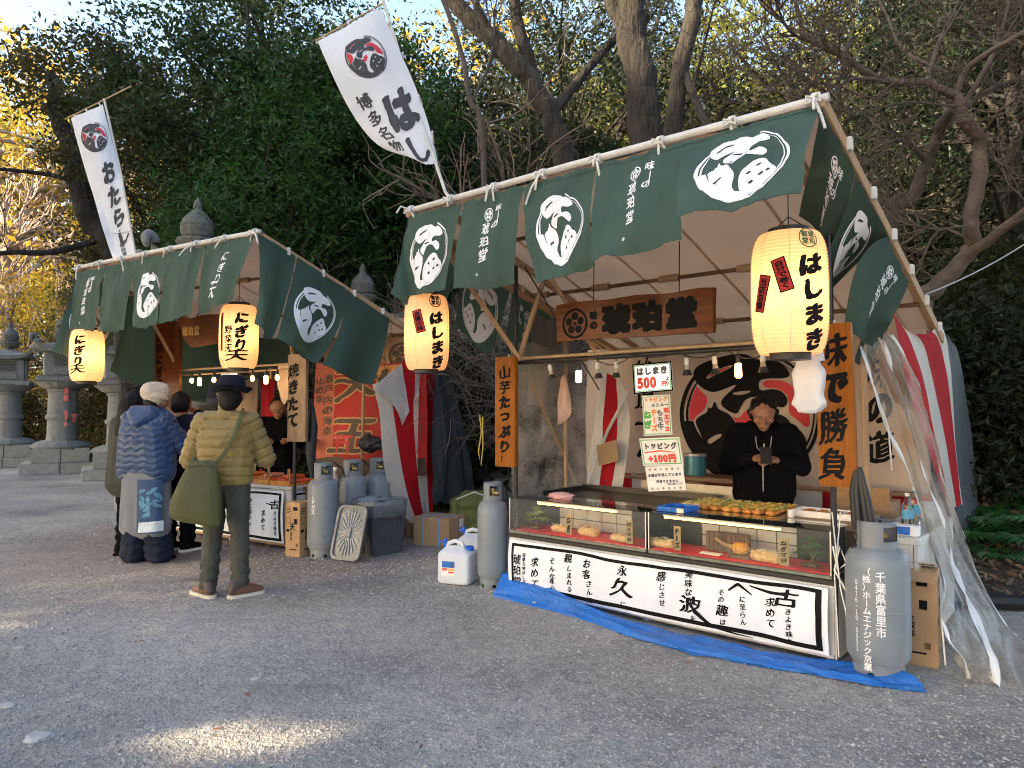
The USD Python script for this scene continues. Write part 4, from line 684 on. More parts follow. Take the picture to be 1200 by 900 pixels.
def roof_of(F, name, label, s0, s1, te, ze, tb, zb, seed, posts, purlins):
    """The stall's frame and canvas: posts, eave pole, edge rails, purlins in canvas sleeves, roof cloth."""
    t = Thing(name, label, 'market stall', ((s0 + s1) / 2, 0, 0), F); sl = (zb - ze) / (tb - te); rf = lambda s, q, d=0.: np.array([s, q, ze + (q - te) * sl + d])
    fn = lambda u, v: np.stack([s0 + u, te + v, ze + v * sl - .025 * np.sin(np.pi * np.clip((u % .74) / .74, 0, 1)) + .02 * (meshkit.fbm(np.stack([u * 2, v * 2, 0 * u + seed], -1), 3, seed) - .5)], -1)
    sh = Sheet(fn, s1 - s0, tb - te, 60, 40); top = t.part('roof_cloth', sh.mesh(off=-.02), canvas, True)
    for u in np.arange(.55, s1 - s0, .62): t.part('roof_seam', sh.mesh(u0=u, u1=u + .022, off=-.016, nu=2), canvas, True, top)
    t.part('eave_pole', tube([rf(s0 - .05, te, 0.02), rf((s0 + s1) / 2, te, 0.03), rf(s1 + .04, te, .02)], .022, 10), pipe_white, True)
    for n, s in enumerate((s0, s1)):
        e = t.part('edge_rail', bar(rf(s, te - .02, .0), rf(s, tb, .0), .05, .07), timber, label=None)
        for q in np.linspace(.12, .92, 6): p = rf(s, te + (tb - te) * q, -.01); t.part('clip', box(p[0] - .05, p[0] + .05, p[1] - .015, p[1] + .015, p[2] - .02, p[2] + .05, .004), black_paint if int(q * 100) % 2 else pipe_white, under=e)
    for q in purlins:
        t.part('purlin', tube([rf(s0, q, -.045), rf(s1, q, -.045)], .016, 8), dark_wood, True)
        for k, s in enumerate(np.arange(s0 + .1, s1 - .2, .62)): t.part('sleeve', lathe([(.023, 0), (.024, .14), (.023, .15)], 10) if False else tube([rf(s, q, -.043), rf(s + .16, q, -.043)], .028, 10), canvas, True, top)
    for (a, b, m, w) in posts: t.part('post' if abs(a[0] - b[0]) + abs(a[1] - b[1]) < .15 else 'brace', tube([a, b], w, 8) if m is not timber else bar(a, b, w * 2), m, 40)
    for s in np.linspace(s0 + .02, s1 - .02, 8): knot(t, rf(s, te - .005, .02), rope_white, l=.10)
    return t
def front_banner(F, s0, s1, z0, z1, rows, label, strokes=(), bulge=.02, seed=1, sag_=0.):
    w, h = s1 - s0, z1 - z0
    fn = lambda u, v: np.stack([s0 + u, -.035 - bulge * np.sin(np.pi * np.clip(v / h, 0, 1)) + .012 * (meshkit.fbm(np.stack([u * 3, v * 5, 0 * u + seed], -1), 3, seed) - .5), z1 - v - sag_ * np.sin(np.pi * u / w) * (1 - v / h)], -1)
    sh = Sheet(fn, w, h, 90, 24); t = Thing('front_banner', label, 'banner', (s0 + w / 2, -.03, z0), F); p = t.part('cloth', sh.mesh(), banner_cloth, True)
    b = .022; fr = brushed(sbox(.03, .02, w - .03, h - .02).difference(sbox(.03 + b, .02 + b, w - .03 - b * 1.6, h - .02 - b * 1.3)), .012, 4); t.part('painted_border', sh.print(fr, .003, .08), black_ink, under=p)
    t.part('lettering', sh.print(letters(rows, 3, .05, seed), .004, .05), black_ink, under=p)
    if strokes: t.part('brush_stroke', sh.print(shapely.union_all(list(strokes)), .0045, .05), black_ink, under=p)
    return t, sh
def stroke(pts, widths):
    """A tapering brush stroke."""
    p = np.array(pts, float); k = np.linspace(0, len(p) - 1, 24); sp = [np.interp(k, np.arange(len(p)), p[:, j]) for j in (0, 1)]; ww = np.interp(k, np.arange(len(widths)) * (len(p) - 1) / (len(widths) - 1), widths)
    for _ in range(4): sp = [np.r_[s[0], (s[:-2] + s[1:-1] * 2 + s[2:]) / 4, s[-1]] for s in sp]
    return shapely.union_all([Point(a, b).buffer(w) for a, b, w in zip(*sp, ww)] + [LineString([(a, b), (c, d)]).buffer(min(w, v)) for a, b, c, d, w, v in zip(sp[0][:-1], sp[1][:-1], sp[0][1:], sp[1][1:], ww[:-1], ww[1:])])
def PX(F, rows, s=None, t=None):
    """A control grid from points in the picture that lie on the plane s or t of the frame; (x, y, plane) overrides."""
    out = []
    for row in rows:
        o = []
        for p in row:
            if len(p) == 3 and s is not None: o.append(F.hs(p[0], p[1], p[2]))
            elif len(p) == 3: o.append(F.ht(p[0], p[1], p[2]))
            else: o.append(F.hs(p[0], p[1], s) if s is not None else F.ht(p[0], p[1], t))
        out.append(o)
    return out
def cloth(name, label, catg, F, rows, mat, w, h, wave=.02, ws=5, seed=0, s=None, t=None, stripes=None, kind='sheet'):
    sh = patch(PX(F, rows, s, t) if (s is not None or t is not None) else rows, w, h, wave, ws, seed, 34, 40); c = sh.fn(np.array([w / 2]), np.array([h]))[0]; th = Thing(name, label, catg, c, F)
    if stripes is None: th.part(kind, sh.mesh(), mat, True)
    else:
        for (a, b, m) in stripes: th.part('red_stripe' if m is red_cloth else 'white_stripe', sh.mesh(u0=a * w, u1=b * w, nu=14), m, True)
    return th, sh

# ---------------------------------------------------------------- the near stall
zE, zB = 2.92, 2.00
stall = roof_of(R, 'food_stall', 'near food stall with beige canvas roof on poles and timber edges', -.29, 2.66, -.8, zE, 2.1, zB, 3,
    [((.05, .02, 0), (.05, .02, 2.62), black_paint, .018), ((2.45, .02, 0), (2.45, .02, 2.62), black_paint, .018), ((-.05, 1.8, 0), (-.05, 1.8, 2.05), timber, .022), ((2.6, 1.8, 0), (2.6, 1.8, 2.05), timber, .022),
     ((.10, .02, 1.84), (-.22, -.55, 2.72), timber, .016), ((.07, .04, 1.86), (.30, .10, 2.55), timber, .017), ((.30, .10, 2.55), (.62, .35, 1.86), timber, .016), ((.16, .0, 2.58), (.66, .3, 1.60), black_paint, .006), ((-.28, -.6, 2.74), (-.05, 1.8, 2.0), timber, .022), ((.1, -.78, 2.86), (.1, 2.0, 2.0), timber, .022), ((2.45, -.78, 2.86), (2.45, 2.0, 2.0), timber, .022), ((-.2, 1.2, 0.75), (.02, .2, 1.75), bamboo, .014)], (-.30, .55, 1.35))
rail = Thing('lamp_rail', 'dark rail with bamboo pole that the near stall lamps hang from', 'rail', (1.25, .03, 1.84), R)
rail.part('pipe', tube([(-.02, .05, 1.825), (2.52, .05, 1.845)], .017, 8), black_paint, True); rail.part('bamboo_pole', tube([(-.1, .02, 1.855), (1.2, .02, 1.862), (2.5, .02, 1.872)], .012, 8), bamboo, True)
rail.part('cable', tube(np.vstack([sag((.1 + k * .34, .03, 1.84), (.44 + k * .34, .03, 1.84), .03 + .02 * (k % 3), 6) for k in range(7)]), .004, 5), black_paint, True)
tops = [-.29, .28, .82, 1.39, 1.96, 2.66]
valance_front(R, [((474, 347), (522, 341), -.84), ((532, 339), (604, 333), -.88), ((628, 333), (694, 312), -.95), ((693, 306), (797, 282), -1.06), ((791, 255), (936, 227), -1.32)], -.8, zE, zE + .01, -.29, 2.66, 'green front curtain of the near stall, five panels with white marks', tops, [p_ring, p_name, p_ring, p_name, p_ring], 40)
dr = np.array([2.9, zB - zE]) / np.hypot(2.9, zB - zE)
def side_panels(F, s, label, panels, prints, seed, swing=(0, 0, 0)):
    t = Thing('side_curtain', label, 'curtain', F.hs(*panels[0][0][0], s) - [0, 0, .5], F)
    for n, rows in enumerate(panels):
        c = []
        for k, row in enumerate(rows): sw = s + .02 * k + swing[n] * (k / (len(rows) - 1)) ** 1.2; a, b = F.hs(*row[0], sw), F.hs(*row[1], sw); c.append([a, a * .67 + b * .33 + [.025 * k, 0, -.015 * k], a * .33 + b * .67 + [-.02 * k, 0, -.012 * k], b])
        w = np.linalg.norm(c[0][0] - c[0][-1]); h = np.mean([sum(np.linalg.norm(c[k + 1][j] - c[k][j]) for k in range(len(c) - 1)) for j in (0, -1)]); sh = patch(c, w, h, .008, 4, seed + n, 26, 26); p = t.part('panel', sh.mesh(), green_cloth, True); t.part('hem', sh.mesh(v0=h - .012, off=.003, nv=2), green_cloth, True, p)
        if prints[n] is not None: t.part('emblem' if 'ring' in prints[n].__name__ else 'lettering', sh.print(prints[n](w, h), .003), white_ink, False, p)
side_panels(R, 2.69, 'green side curtain along the right roof edge of the near stall', [[((963, 126), (1003, 204)), ((950, 190), (985, 265)), ((937, 252), (966, 325))], [((1004, 206), (1040, 276)), ((980, 272), (1010, 303)), ((946, 332), (968, 347))], [((1041, 279), (1065, 331)), ((1008, 306), (1046, 372)), ((990, 386), (1018, 429))]], [p_name, p_ring, p_name], 60, (-.42, -.46, -.22))
side_curtain(R, -.32, -.8, zE - .03, dr, (.62, .62, .58), .62, 'green side curtain at the left of the near stall, seen from inside', [p_name, p_ring, p_name], 70, inside=True, drop=(.62, .62, .6))
# counter, work table
ct = Thing('counter_table', 'low front counter of the near stall behind the white banner', 'counter', (1.23, .2, 0), R)
ct.part('top', box(-.02, 2.47, 0, .37, .44, .47, .004), black_paint)
for s in (0.03, 1.22, 2.42):
    for y in (.03, .34): ct.part('leg', box(s - .02, s + .02, y - .02, y + .02, 0, .44, .003), steel)
ct.part('front_panel', box(0, 2.45, .0, .012, .05, .438), pipe_white); ct.part('side_panel', box(2.452, 2.462, .0, .36, .02, .438), pipe_white); ct.part('rail', box(0, 2.45, -.012, -.002, .03, .05), steel)
wt = Thing('work_table', 'work table with black griddle and brown board behind the glass cases', 'table', (1.23, .7, 0), R)
wt.part('griddle', cat(box(.02, 1.28, .40, 1.0, .70, .735, .006), box(.02, 1.28, .985, 1.0, .735, .78), box(.02, .035, .40, .985, .735, .77)), M('griddle_steel', (.035, .030, .028), .35, .4, 5, metal=.6)); wt.part('board', box(1.29, 2.47, .38, 1.0, .70, .742, .005), timber_h)
for s in (.06, 1.25, 2.43):
    for y in (.42, .96): wt.part('leg', box(s - .02, s + .02, y - .02, y + .02, 0, .70), dark_wood)
wt.part('apron', box(.02, 2.46, .385, .40, .45, .70), dark_wood)
tile_mat = M('grey_tile', (.52, .50, .50), .25, .08, 6, coat=.3, island=.1)
velvet = M('red_liner', (.62, .02, .025), .85, .1, 20, .2, 100)
def roll_mesh(r, seed, l=.15, rad=.033):
    n, m = 16, 14; k = np.linspace(0, 1, n); th = np.linspace(0, 2 * np.pi, m, endpoint=False); a, b = np.meshgrid(k, th, indexing='ij'); q = rad * (1 - (np.abs(2 * a - 1)) ** 8 * .35) * (1 + .25 * (meshkit.fbm(np.stack([a * 5, np.cos(b) * 1.5, np.sin(b) * 1.5 + seed], -1), 3, 2) - .5))
    v = np.stack([(a - .5) * l, q * np.cos(b), rad + q * np.sin(b)], -1).reshape(-1, 3); i, j = np.meshgrid(np.arange(n - 1), np.arange(m), indexing='ij'); f = np.stack([i * m + j, i * m + (j + 1) % m, (i + 1) * m + (j + 1) % m, (i + 1) * m + j], -1).reshape(-1, 4)
    f = np.vstack([f[:, [0, 2, 1]], f[:, [0, 3, 2]]]); e = (n - 1) * m; j = np.arange(m); v = np.vstack([v, [[-l / 2, 0, rad]], [[l / 2, 0, rad]]])
    return v, np.vstack([f, np.stack([np.full(m, len(v) - 2), j, (j + 1) % m], 1), np.stack([np.full(m, len(v) - 1), e + (j + 1) % m, e + j], 1)])
def bits(r, n, l, w, hgt, sz):
    """Shreds heaped on a roll."""
    c = np.stack([r.uniform(-l / 2, l / 2, n), r.normal(0, w, n), hgt + r.uniform(-.004, .012, n)], -1); ms = []
    for p in c: a = r.uniform(0, 360); ms.append(mv(rot(rot(box(-sz, sz, -sz * .3, sz * .3, -sz * .22, sz * .22), r.uniform(-35, 35), (0, 1, 0)), a), p))
    return cat(*ms)
roll_mats = [M('roll_golden', (.66, .30, .035), .5, .45, 45, .8, 60), M('roll_brown', (.50, .19, .03), .5, .5, 45, .8, 60), M('roll_pale', (.70, .48, .24), .45, .3, 40, .4, 90)]
bit_mats = [M('topping_cream', (.75, .66, .48), .5, .2, 60), M('topping_green', (.16, .26, .05), .5, .3, 60), M('topping_yellow', (.70, .42, .05), .5, .2, 60), M('topping_red', (.55, .10, .04), .5, .2, 60)]
def food_roll(c, ang, label, km, tops_, seed, group=None, catg='food roll', s=1.0, sticks=False):
    r = np.random.default_rng(seed); c = np.array(c, float); t = Thing('food_roll', label, catg, c, R, group); pl = lambda m: mv(rot((vf(m)[0] * [s, s * 1.15, s * (.62 if c[2] > .7 else .8)], vf(m)[1]), ang), c)
    t.part('roll', pl(roll_mesh(r, seed)), roll_mats[km], True)
    for k, n in tops_: t.part('topping', pl(bits(r, n, .14, .016, .064, .009)), bit_mats[k], kind='stuff')
    if sticks: t.part('chopstick', pl(tube([(-.07, .0, .033), (-.17, .01, .028)], .004, 5)), bamboo); t.part('chopstick', pl(tube([(-.07, .012, .033), (-.17, .022, .028)], .004, 5)), bamboo)
def card(c, w, h, tx, label, mat=None, F=R):
    c = np.array(c, float); t = Thing('name_card', label, 'name card', c, F); b = t.part('board', box(c[0] - w / 2, c[0] + w / 2, c[1], c[1] + .008, c[2], c[2] + h, .002), mat or M('card_wood', (.42, .30, .15), .6, .2, 8, stretch=(5, 5, .8)) if not stage.GetPrimAtPath('/World/Looks/card_wood') else '/World/Looks/card_wood')
    t.part('lettering', flat((c[0] - w / 2, c[1], c[2] + h), X_, -Z_, w, h).print(letters([(tx, w / 2, h * .06, h * .86 / len(tx), 0, min(1.2, w * .8 / (h * .86 / len(tx))))], 5, .03), .002, None), black_ink, under=b)
def bonsai(c, label, col):
    r = np.random.default_rng(int(c[0] * 100)); c = np.array(c, float); t = Thing('bonsai', label, 'bonsai', c, R); t.part('pot', box(c[0] - .05, c[0] + .05, c[1] - .03, c[1] + .03, c[2], c[2] + .025, .008), dark_wood)
    t.part('trunk', tube([c + [0, 0, .02], c + [.02, 0, .06], c + [-.01, 0, .10], c + [.01, 0, .15]], [.009, .007, .005, .003], 6), dark_wood, True)
    for k, (x, z, w) in enumerate([(-.06, .075, .05), (.055, .085, .055), (-.03, .115, .045), (.04, .135, .045), (.0, .165, .04)]): t.part('leaf_pad', leaves(c + [x, 0, z] + r.normal(size=(90, 3)) * [w * .5, .022, .006], .022, .3, r, 1.5)[:2], col, label=None)
pine_green = M('pine_green', (.09, .20, .03), .6, .2, island=.3); pine_lime = M('pine_lime', (.32, .42, .03), .6, .2, island=.3)
def display_case(s0, s1, label, dark_left, dark_right, strip, pane_right=False):
    t = Thing('display_case', label, 'display case', ((s0 + s1) / 2, .18, .47), R); z0, z1, d = .473, .745, .34
    t.part('base_rim', box(s0, s1, -.004, d, z0, z0 + .022, .003), M('aged_metal', (.14, .15, .13), .4, .3, 8, metal=.5) if not stage.GetPrimAtPath('/World/Looks/aged_metal') else '/World/Looks/aged_metal')
    t.part('liner', box(s0 + .012, s1 - .012, .012, d - .03, z0 + .024, z0 + .032), velvet)
    t.part('front_glass', box(s0 + .004, s1 - .004, .0, .005, z0 + .024, z1), glass); t.part('top_glass', box(s0 + .004, s1 - .004, .007, d, z1 + .001, z1 + .006), glass)
    t.part('side_glass', box(s0 + .0, s0 + .004, .007, d, z0 + .024, z1), glass); t.part('side_glass', box(s1 - .004, s1, .007, d, z0 + .024, z1), glass)
    t.part('back_wall', box(s0 + .01, s1 - .01, d - .012, d - .002, z0 + .024, z1 - .002), black_paint)
    a, b = s0 + dark_left, s1 - dark_right; n = max(3, round((b - a) / .125))
    for i in range(n):
        for j in range(3): w = (b - a) / n; h = (z1 - z0 - .04) / 3; t.part('tile', box(a + i * w + .003, a + (i + 1) * w - .003, d - .024 - .001 * ((i + j) % 3), d - .013, z0 + .034 + j * h + .003, z0 + .034 + (j + 1) * h - .003, .002), tile_mat)
    t.part('lamp_housing', box(strip[0] - .01, strip[1] + .01, .022, .052, z1 - .016, z1 - .002, .003), pipe_white); t.part('lamp_strip', tube([(strip[0], .030, z1 - .020), (strip[1], .030, z1 - .020)], .009, 8), strip_glow, True)
    for s in (s0 + .004, s1 - .004): t.part('corner_edge', box(s - .004, s + .004, -.003, .003, z0 + .022, z1 + .004), steel)
display_case(.0, 1.235, 'left glass display case with a glowing strip and yellow bonsai', .26, .30, (.27, .98)); display_case(1.25, 2.44, 'right glass display case with a glowing strip and green pine', .24, .30, (1.36, 2.14))
Zf = .506
bonsai((.17, .12, Zf), 'small yellow leaved bonsai at the left end of the left glass case', pine_lime); bonsai((2.28, .12, Zf), 'small green pine bonsai at the right end of the right glass case', pine_green)
food_roll((.42, .12, Zf), 10, 'pale roll left of the other two in the left glass case', 2, [(0, 10), (3, 6)], 1); food_roll((.68, .12, Zf), -5, 'roll heaped with green and cream shreds in the left glass case', 2, [(0, 26), (1, 14), (3, 5)], 2, s=1.15); food_roll((.98, .08, Zf), 0, 'roll with orange ends beside the last card of the left glass case', 2, [(0, 12), (3, 8)], 3)
food_roll((1.32, .09, Zf), 5, 'cheese roll at the left end of the right glass case', 2, [(0, 24)], 4, s=1.1); food_roll((2.03, .08, Zf), 0, 'roll under white shreds beside the pine in the right glass case', 2, [(0, 40), (3, 6)], 5, s=1.2)
card((.53, .07, Zf), .05, .15, 'ねぎ', 'first wooden card in the left glass case, dark with letters'); card((1.07, .05, Zf), .055, .16, '明太マヨ', 'wooden card at the right end of the left glass case'); card((1.44, .05, Zf), .05, .16, 'チーズ', 'wooden card for the cheese roll in the right glass case'); card((2.15, .05, Zf), .06, .16, 'ねぎマヨ', 'wooden card before the pine in the right glass case')
bk = Thing('bamboo_tray', 'brown woven tray with a wooden ladle standing in the right glass case', 'tray', (1.72, .2, Zf), R); bk.part('tray', box(1.58, 1.88, .2, .22, Zf, Zf + .13, .004), dark_wood); [bk.part('slat', box(1.58 + k * .03, 1.605 + k * .03, .19, .199, Zf + .004, Zf + .127), dark_wood) for k in range(10)]; bk.part('ladle', tube([(1.66, .17, Zf + .09), (1.72, .16, Zf + .06), (1.78, .16, Zf + .05)], [.014, .012, .018], 8), bamboo, True)
pk = Thing('pumpkin', 'small orange gourd on a brown stand in the right glass case', 'gourd', (1.86, .1, Zf), R); pk.part('stand', box(1.79, 1.93, .06, .15, Zf, Zf + .022, .004), dark_wood); pk.part('gourd', lathe([(.012, .024), (.042, .034), (.052, .062), (.038, .092), (.012, .096)], 24, (1.86, .1, Zf), 9, .1), roll_mats[0], True)
pn = Thing('paper_note', 'white slip lying beside the gourd in the right glass case', 'note', (1.68, .06, Zf), R); pn.part('slip', box(1.60, 1.74, .05, .10, Zf, Zf + .012, .003), paper)
r_ = np.random.default_rng(9); nr = 0; ORD = ['first', 'second', 'third', 'fourth', 'fifth', 'sixth', 'seventh', 'eighth', 'ninth']
for row in range(3):
    for col in range(9):
        c = (1.33 + col * .075 + .012 * row + r_.normal() * .006, .44 + row * .135, .744 + (.0 if row < 2 else .0)); nr += 1
        food_roll(c, 90 + r_.normal() * 6, f'grilled golden roll, {ORD[col]} from the left in the {["front", "middle", "back"][row]} row on the brown board', int(r_.integers(0, 2)) if col > 1 else 2, [(int(r_.choice([1, 2])), 14), (1, 10), (2, 12), (0, 6)], 100 + nr, 'grilled rolls in rows on the brown board', s=.95)
for col in range(0): food_roll((1.46 + col * .078, .50 + r_.normal() * .01, .802), 90 + r_.normal() * 9, f'grilled golden roll, {ORD[col]} from the left on the upper layer of rolls', int(r_.integers(0, 2)), [(2, 16), (1, 9), (0, 8)], 150 + col, 'upper layer of grilled rolls', s=.95)
btr = Thing('blue_tray', 'bright blue tray on top of the right glass case', 'tray', (1.36, .2, .752), R); btr.part('tray', cat(box(1.27, 1.48, .08, .30, .753, .765, .003), *[box(*b, .004) for b in ((1.27, 1.48, .08, .09, .764, .785), (1.27, 1.48, .29, .30, .764, .785), (1.27, 1.28, .091, .289, .764, .785), (1.47, 1.48, .091, .289, .764, .785))]), tarp_blue); btr.part('block', box(1.43, 1.48, .06, .078, .753, .785, .004), bit_mats[0])
wtray = Thing('white_tray', 'long white plastic tray behind the right glass case', 'tray', (2.2, .6, .744), R); wtray.part('tray', cat(box(2.03, 2.46, .50, .72, .744, .752, .003), *[box(*b, .005) for b in ((2.03, 2.46, .50, .512, .75, .785), (2.03, 2.46, .708, .72, .75, .785), (2.03, 2.042, .513, .707, .75, .785), (2.448, 2.46, .513, .707, .75, .785))]), paper)
for k in range(4): food_roll((2.12 + .09 * k, .60, .754), 80 + k * 8, f'brown roll, {ORD[k]} from the left in the long white tray', 1, [(3, 4)], 200 + k, 'brown rolls in the white tray', s=.8)
pc = Thing('pink_rag', 'crumpled pink rag lying on top of the left glass case', 'rag', (.37, .2, .752), R); v_, f_ = ball((0, 0, 0), 1, 4); n_ = meshkit.fbm(v_ * 2.2 + 3, 4, 8); pc.part('cloth', (v_ * [.10, .07, .028] * (.6 + .9 * n_)[:, None] + [.37, .2, .772], f_), M('pink_cloth', (.52, .30, .30), .9, .1), True)
sauce = Thing('small_cup', 'small white cup on the brown board right of the grilled rolls', 'cup', (2.06, .46, .743), R); sauce.part('cup', lathe([(.018, 0), (.024, .05), (.021, .05), (.016, .008)], 16, (2.06, .44, .743)), paper, 40)
# hanging board, post signs
bo = Thing('name_board', 'wide hanging wooden name board with crest under the near stall roof', 'sign', (1.15, .08, 1.96), R)
c4 = [R.ht(x, y, .08) for x, y in ((655, 358), (838, 339), (843, 388), (662, 403))]; w_ = c4[1][0] - c4[0][0]; h_ = .30; o_ = np.array([c4[0][0], .06, 2.255])
pl_ = bo.part('plank', plank(rough_rect(w_, h_, .016, 5), o_, X_, -Z_, .045), board_wood); shb = flat(o_, X_, -Z_, w_, h_)
bo.part('crest', shb.print(place(CREST, .165, h_ / 2 + .005, .115), .003, None), black_ink, under=pl_); bo.part('lettering', shb.print(shapely.union_all([line('琥珀堂', .40, h_ / 2, .23, 6, 1.12)] + [letters([('味の', .335, .07, .075)], 5)]).buffer(0), .003, None), black_ink, under=pl_)
for s in (.32, 1.02): bo.part('cord', tube([(o_[0] + s, .08, 2.24), (o_[0] + s, .09, 2.60)], .004, 5), black_paint)
def post_sign(F, s0, s1, z0, z1, t, rows, label, seed, mat=sign_wood, lean=0., thick=.035, ink=True):
    w, h = s1 - s0, z1 - z0; th = Thing('post_sign', label, 'sign', ((s0 + s1) / 2, t, z0), F); vax = np.array([lean, 0, -1.]); o = np.array([s0, t, z1]); p = th.part('board', plank(rough_rect(w, h, .0035, seed), o, X_, vax, thick), mat)
    if ink: th.part('lettering', flat(o, X_, vax, w, h).print(letters(rows, 6, .045, seed), .003, None), black_ink, under=p)
    th.part('tie', tube([(s0 + w * .5, t + .05, z1 - .1), (s0 + w * .5, t - .003 + .05, z1 + .02)], .006, 5), rope_white)
post_sign(R, -.115, .092, .995, 1.875, -.045, [('山芋たっぷり', .103, .07, .118, 0, 1.15), ('！', .10, .785, .075, 15)], 'narrow yellow wooden sign with black letters on the left post of the near stall', 11)
post_sign(R, 2.375, 2.575, 1.01, 1.945, -.045, [('味で勝負', .105, .05, .215, 2, .80)], 'yellow wooden sign with bold black letters on the right post of the near stall', 12, lean=.022)
kw = dict(ink=black_ink)
face = lambda F, c: math.atan2((F.inv(EYE) - np.array(c))[1], (F.inv(EYE) - np.array(c))[0])
cR = tuple(R.ht(925, 345, -.74)); cL = (-.26, -.66, 2.03)
paper_lantern(R, cR, .182, .64, 'largest glowing paper lantern hanging at the right end of the near stall', [('はしまき', .098, .145, .118, -4, 1.12)], face(R, cR), [(-.03, .25, .055, .155, -16, '自分で巻く'), (-.135, .33, .052, .17, 14, '当店自慢')], power=1.0, sealmat=M('seal_green', (.02, .12, .06), .6, .1), hang=.42)
paper_lantern(R, cL, .172, .60, 'glowing paper lantern hanging at the left end of the near stall', [('はしまき', .068, .15, .108, -4, 1.08)], face(R, cL), [(-.06, .23, .06, .16, -14, '自慢の味')], power=.55, hang=.42)
# lamps, price cards
for x, y, lit, lean, lb in [(678, 424, 'tube', 0, 'lit tube bulb at the left of the near stall rail'), (865, 407, 'tube', 0, 'lit tube bulb before the big red and black mark'), (643, 427, None, .25, 'dark lamp leaning at the left end of the near stall rail'), (700, 422, None, .05, 'dark lamp just right of the left lit bulb'), (722, 420, None, 0, 'dark lamp left of the price cards'), (804, 414, None, .05, 'dark lamp right of the price cards'), (836, 411, None, .12, 'dark lamp left of the right lit bulb'), (893, 408, None, .05, 'dark lamp beside the largest lantern')]:
    p = R.ht(x, y, .04); light_bulb(R, (p[0], .04, 1.825), lb, lit, lean=lean)
def sheet_card(name, label, corners, t, prints, mat=paper, F=R, edge=None):
    """A flat card given by its corners in the picture, on the plane t."""
    a, b, c, d = [F.ht(x, y, t) for x, y in corners]; th = Thing(name, label, 'card', (c + d) / 2, F); w, h = np.linalg.norm(b - a), np.linalg.norm(d - a); sh = patch([[a, b], [d, c]], w, h, 0, nu=4, nv=4)
    m = sh.mesh(); p = th.part('sheet', m, mat)
    if edge: th.part('border', sh.print(sbox(0, 0, w, h).difference(sbox(.012, .012, w - .012, h - .012)), .002, None), edge, under=p)
    for nm, fn, mt in prints: th.part(nm, sh.print(fn(w, h), .003, None), mt, under=p)
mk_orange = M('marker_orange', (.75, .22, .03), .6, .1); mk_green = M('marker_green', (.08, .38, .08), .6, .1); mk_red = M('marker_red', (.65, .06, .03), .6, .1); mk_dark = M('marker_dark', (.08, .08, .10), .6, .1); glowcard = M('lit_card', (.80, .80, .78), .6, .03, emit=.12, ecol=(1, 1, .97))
fr_ = lambda w, h, m, q: sbox(m, m, w - m, h - m).difference(sbox(m + q, m + q, w - m - q, h - m - q))
T1 = .35; coin_mats = [M(f'coin_print_{"abc"[k]}', c_, .6, .2, 30) for k, c_ in enumerate([(.40, .38, .36), (.45, .20, .08), (.30, .26, .22)])]
sheet_card('price_card', 'bright white price card in a black frame, topmost, reading 500 yen', ((741, 427), (787, 423), (789, 458), (743, 462)), T1, [('frame', lambda w, h: fr_(w, h, .014, .006), mk_green), ('lettering', lambda w, h: line('500', w * .10, h * .66, h * .46, 6, .9), mk_red), ('lettering', lambda w, h: line('円', w * .72, h * .73, h * .20, 5), mk_red), ('lettering', lambda w, h: line('はしまき', w * .09, h * .27, h * .30, 5, .98), mk_dark), ('lettering', lambda w, h: letters([('より', w * .88, h * .5, h * .15)], 4), mk_dark)], glowcard, edge=black_ink)
sheet_card('menu_card', 'topping menu card with coloured columns under the price card', ((752, 464), (785, 462), (788, 509), (755, 511)), T1, [('frame', lambda w, h: fr_(w, h, .008, .005), mk_green), ('lettering', lambda w, h: line('トッピング', w * .08, h * .11, h * .13, 5, 1.0), mk_orange), ('lettering', lambda w, h: line('メニュー', w * .32, h * .25, h * .11, 5, 1.1), mk_dark), ('lettering', lambda w, h: letters([('明太マヨ', w * .84, h * .32, h * .155)], 5), mk_red), ('lettering', lambda w, h: letters([('もち牛', w * .62, h * .36, h * .17)], 3), mk_dark), ('lettering', lambda w, h: letters([('チーズ', w * .40, h * .34, h * .19)], 5), mk_orange), ('lettering', lambda w, h: letters([('ねぎ', w * .17, h * .36, h * .24)], 5), mk_green)])
sheet_card('topping_card', 'white card with dark green frame reading plus 100 yen', ((749, 514), (796, 512), (801, 545), (754, 546)), T1, [('frame', lambda w, h: fr_(w, h, .010, .007), mk_green), ('lettering', lambda w, h: line('トッピング', w * .08, h * .30, h * .27, 5, 1.0), mk_dark), ('underline', lambda w, h: stroke([(w * .10, h * .52), (w * .5, h * .47), (w * .85, h * .54)], [.004, .005, .002]), mk_red), ('lettering', lambda w, h: line('+100円', w * .16, h * .75, h * .34, 6, 1.0), mk_red)], edge=None)
sheet_card('notice_card', 'lowest pale notice card with rows of coin pictures', ((756, 547), (800, 545), (804, 574), (760, 576)), T1, [('lettering', lambda w, h: line('小銭が不足しています', w * .05, h * .36, w * .09, 5), mk_dark), ('lettering', lambda w, h: line('両替できません', w * .25, h * .62, w * .085, 4), mk_dark), ('lettering', lambda w, h: line('ご協力お願いします', w * .5, h * .74, w * .05, 2), mk_dark), *[('coin', lambda w, h, k=k, q=q: Point(w * (.12 + .15 * k), h * q).buffer(h * .055), coin_mats[(k + int(q * 9)) % 3]) for k in range(6) for q in (.13, .9)]])
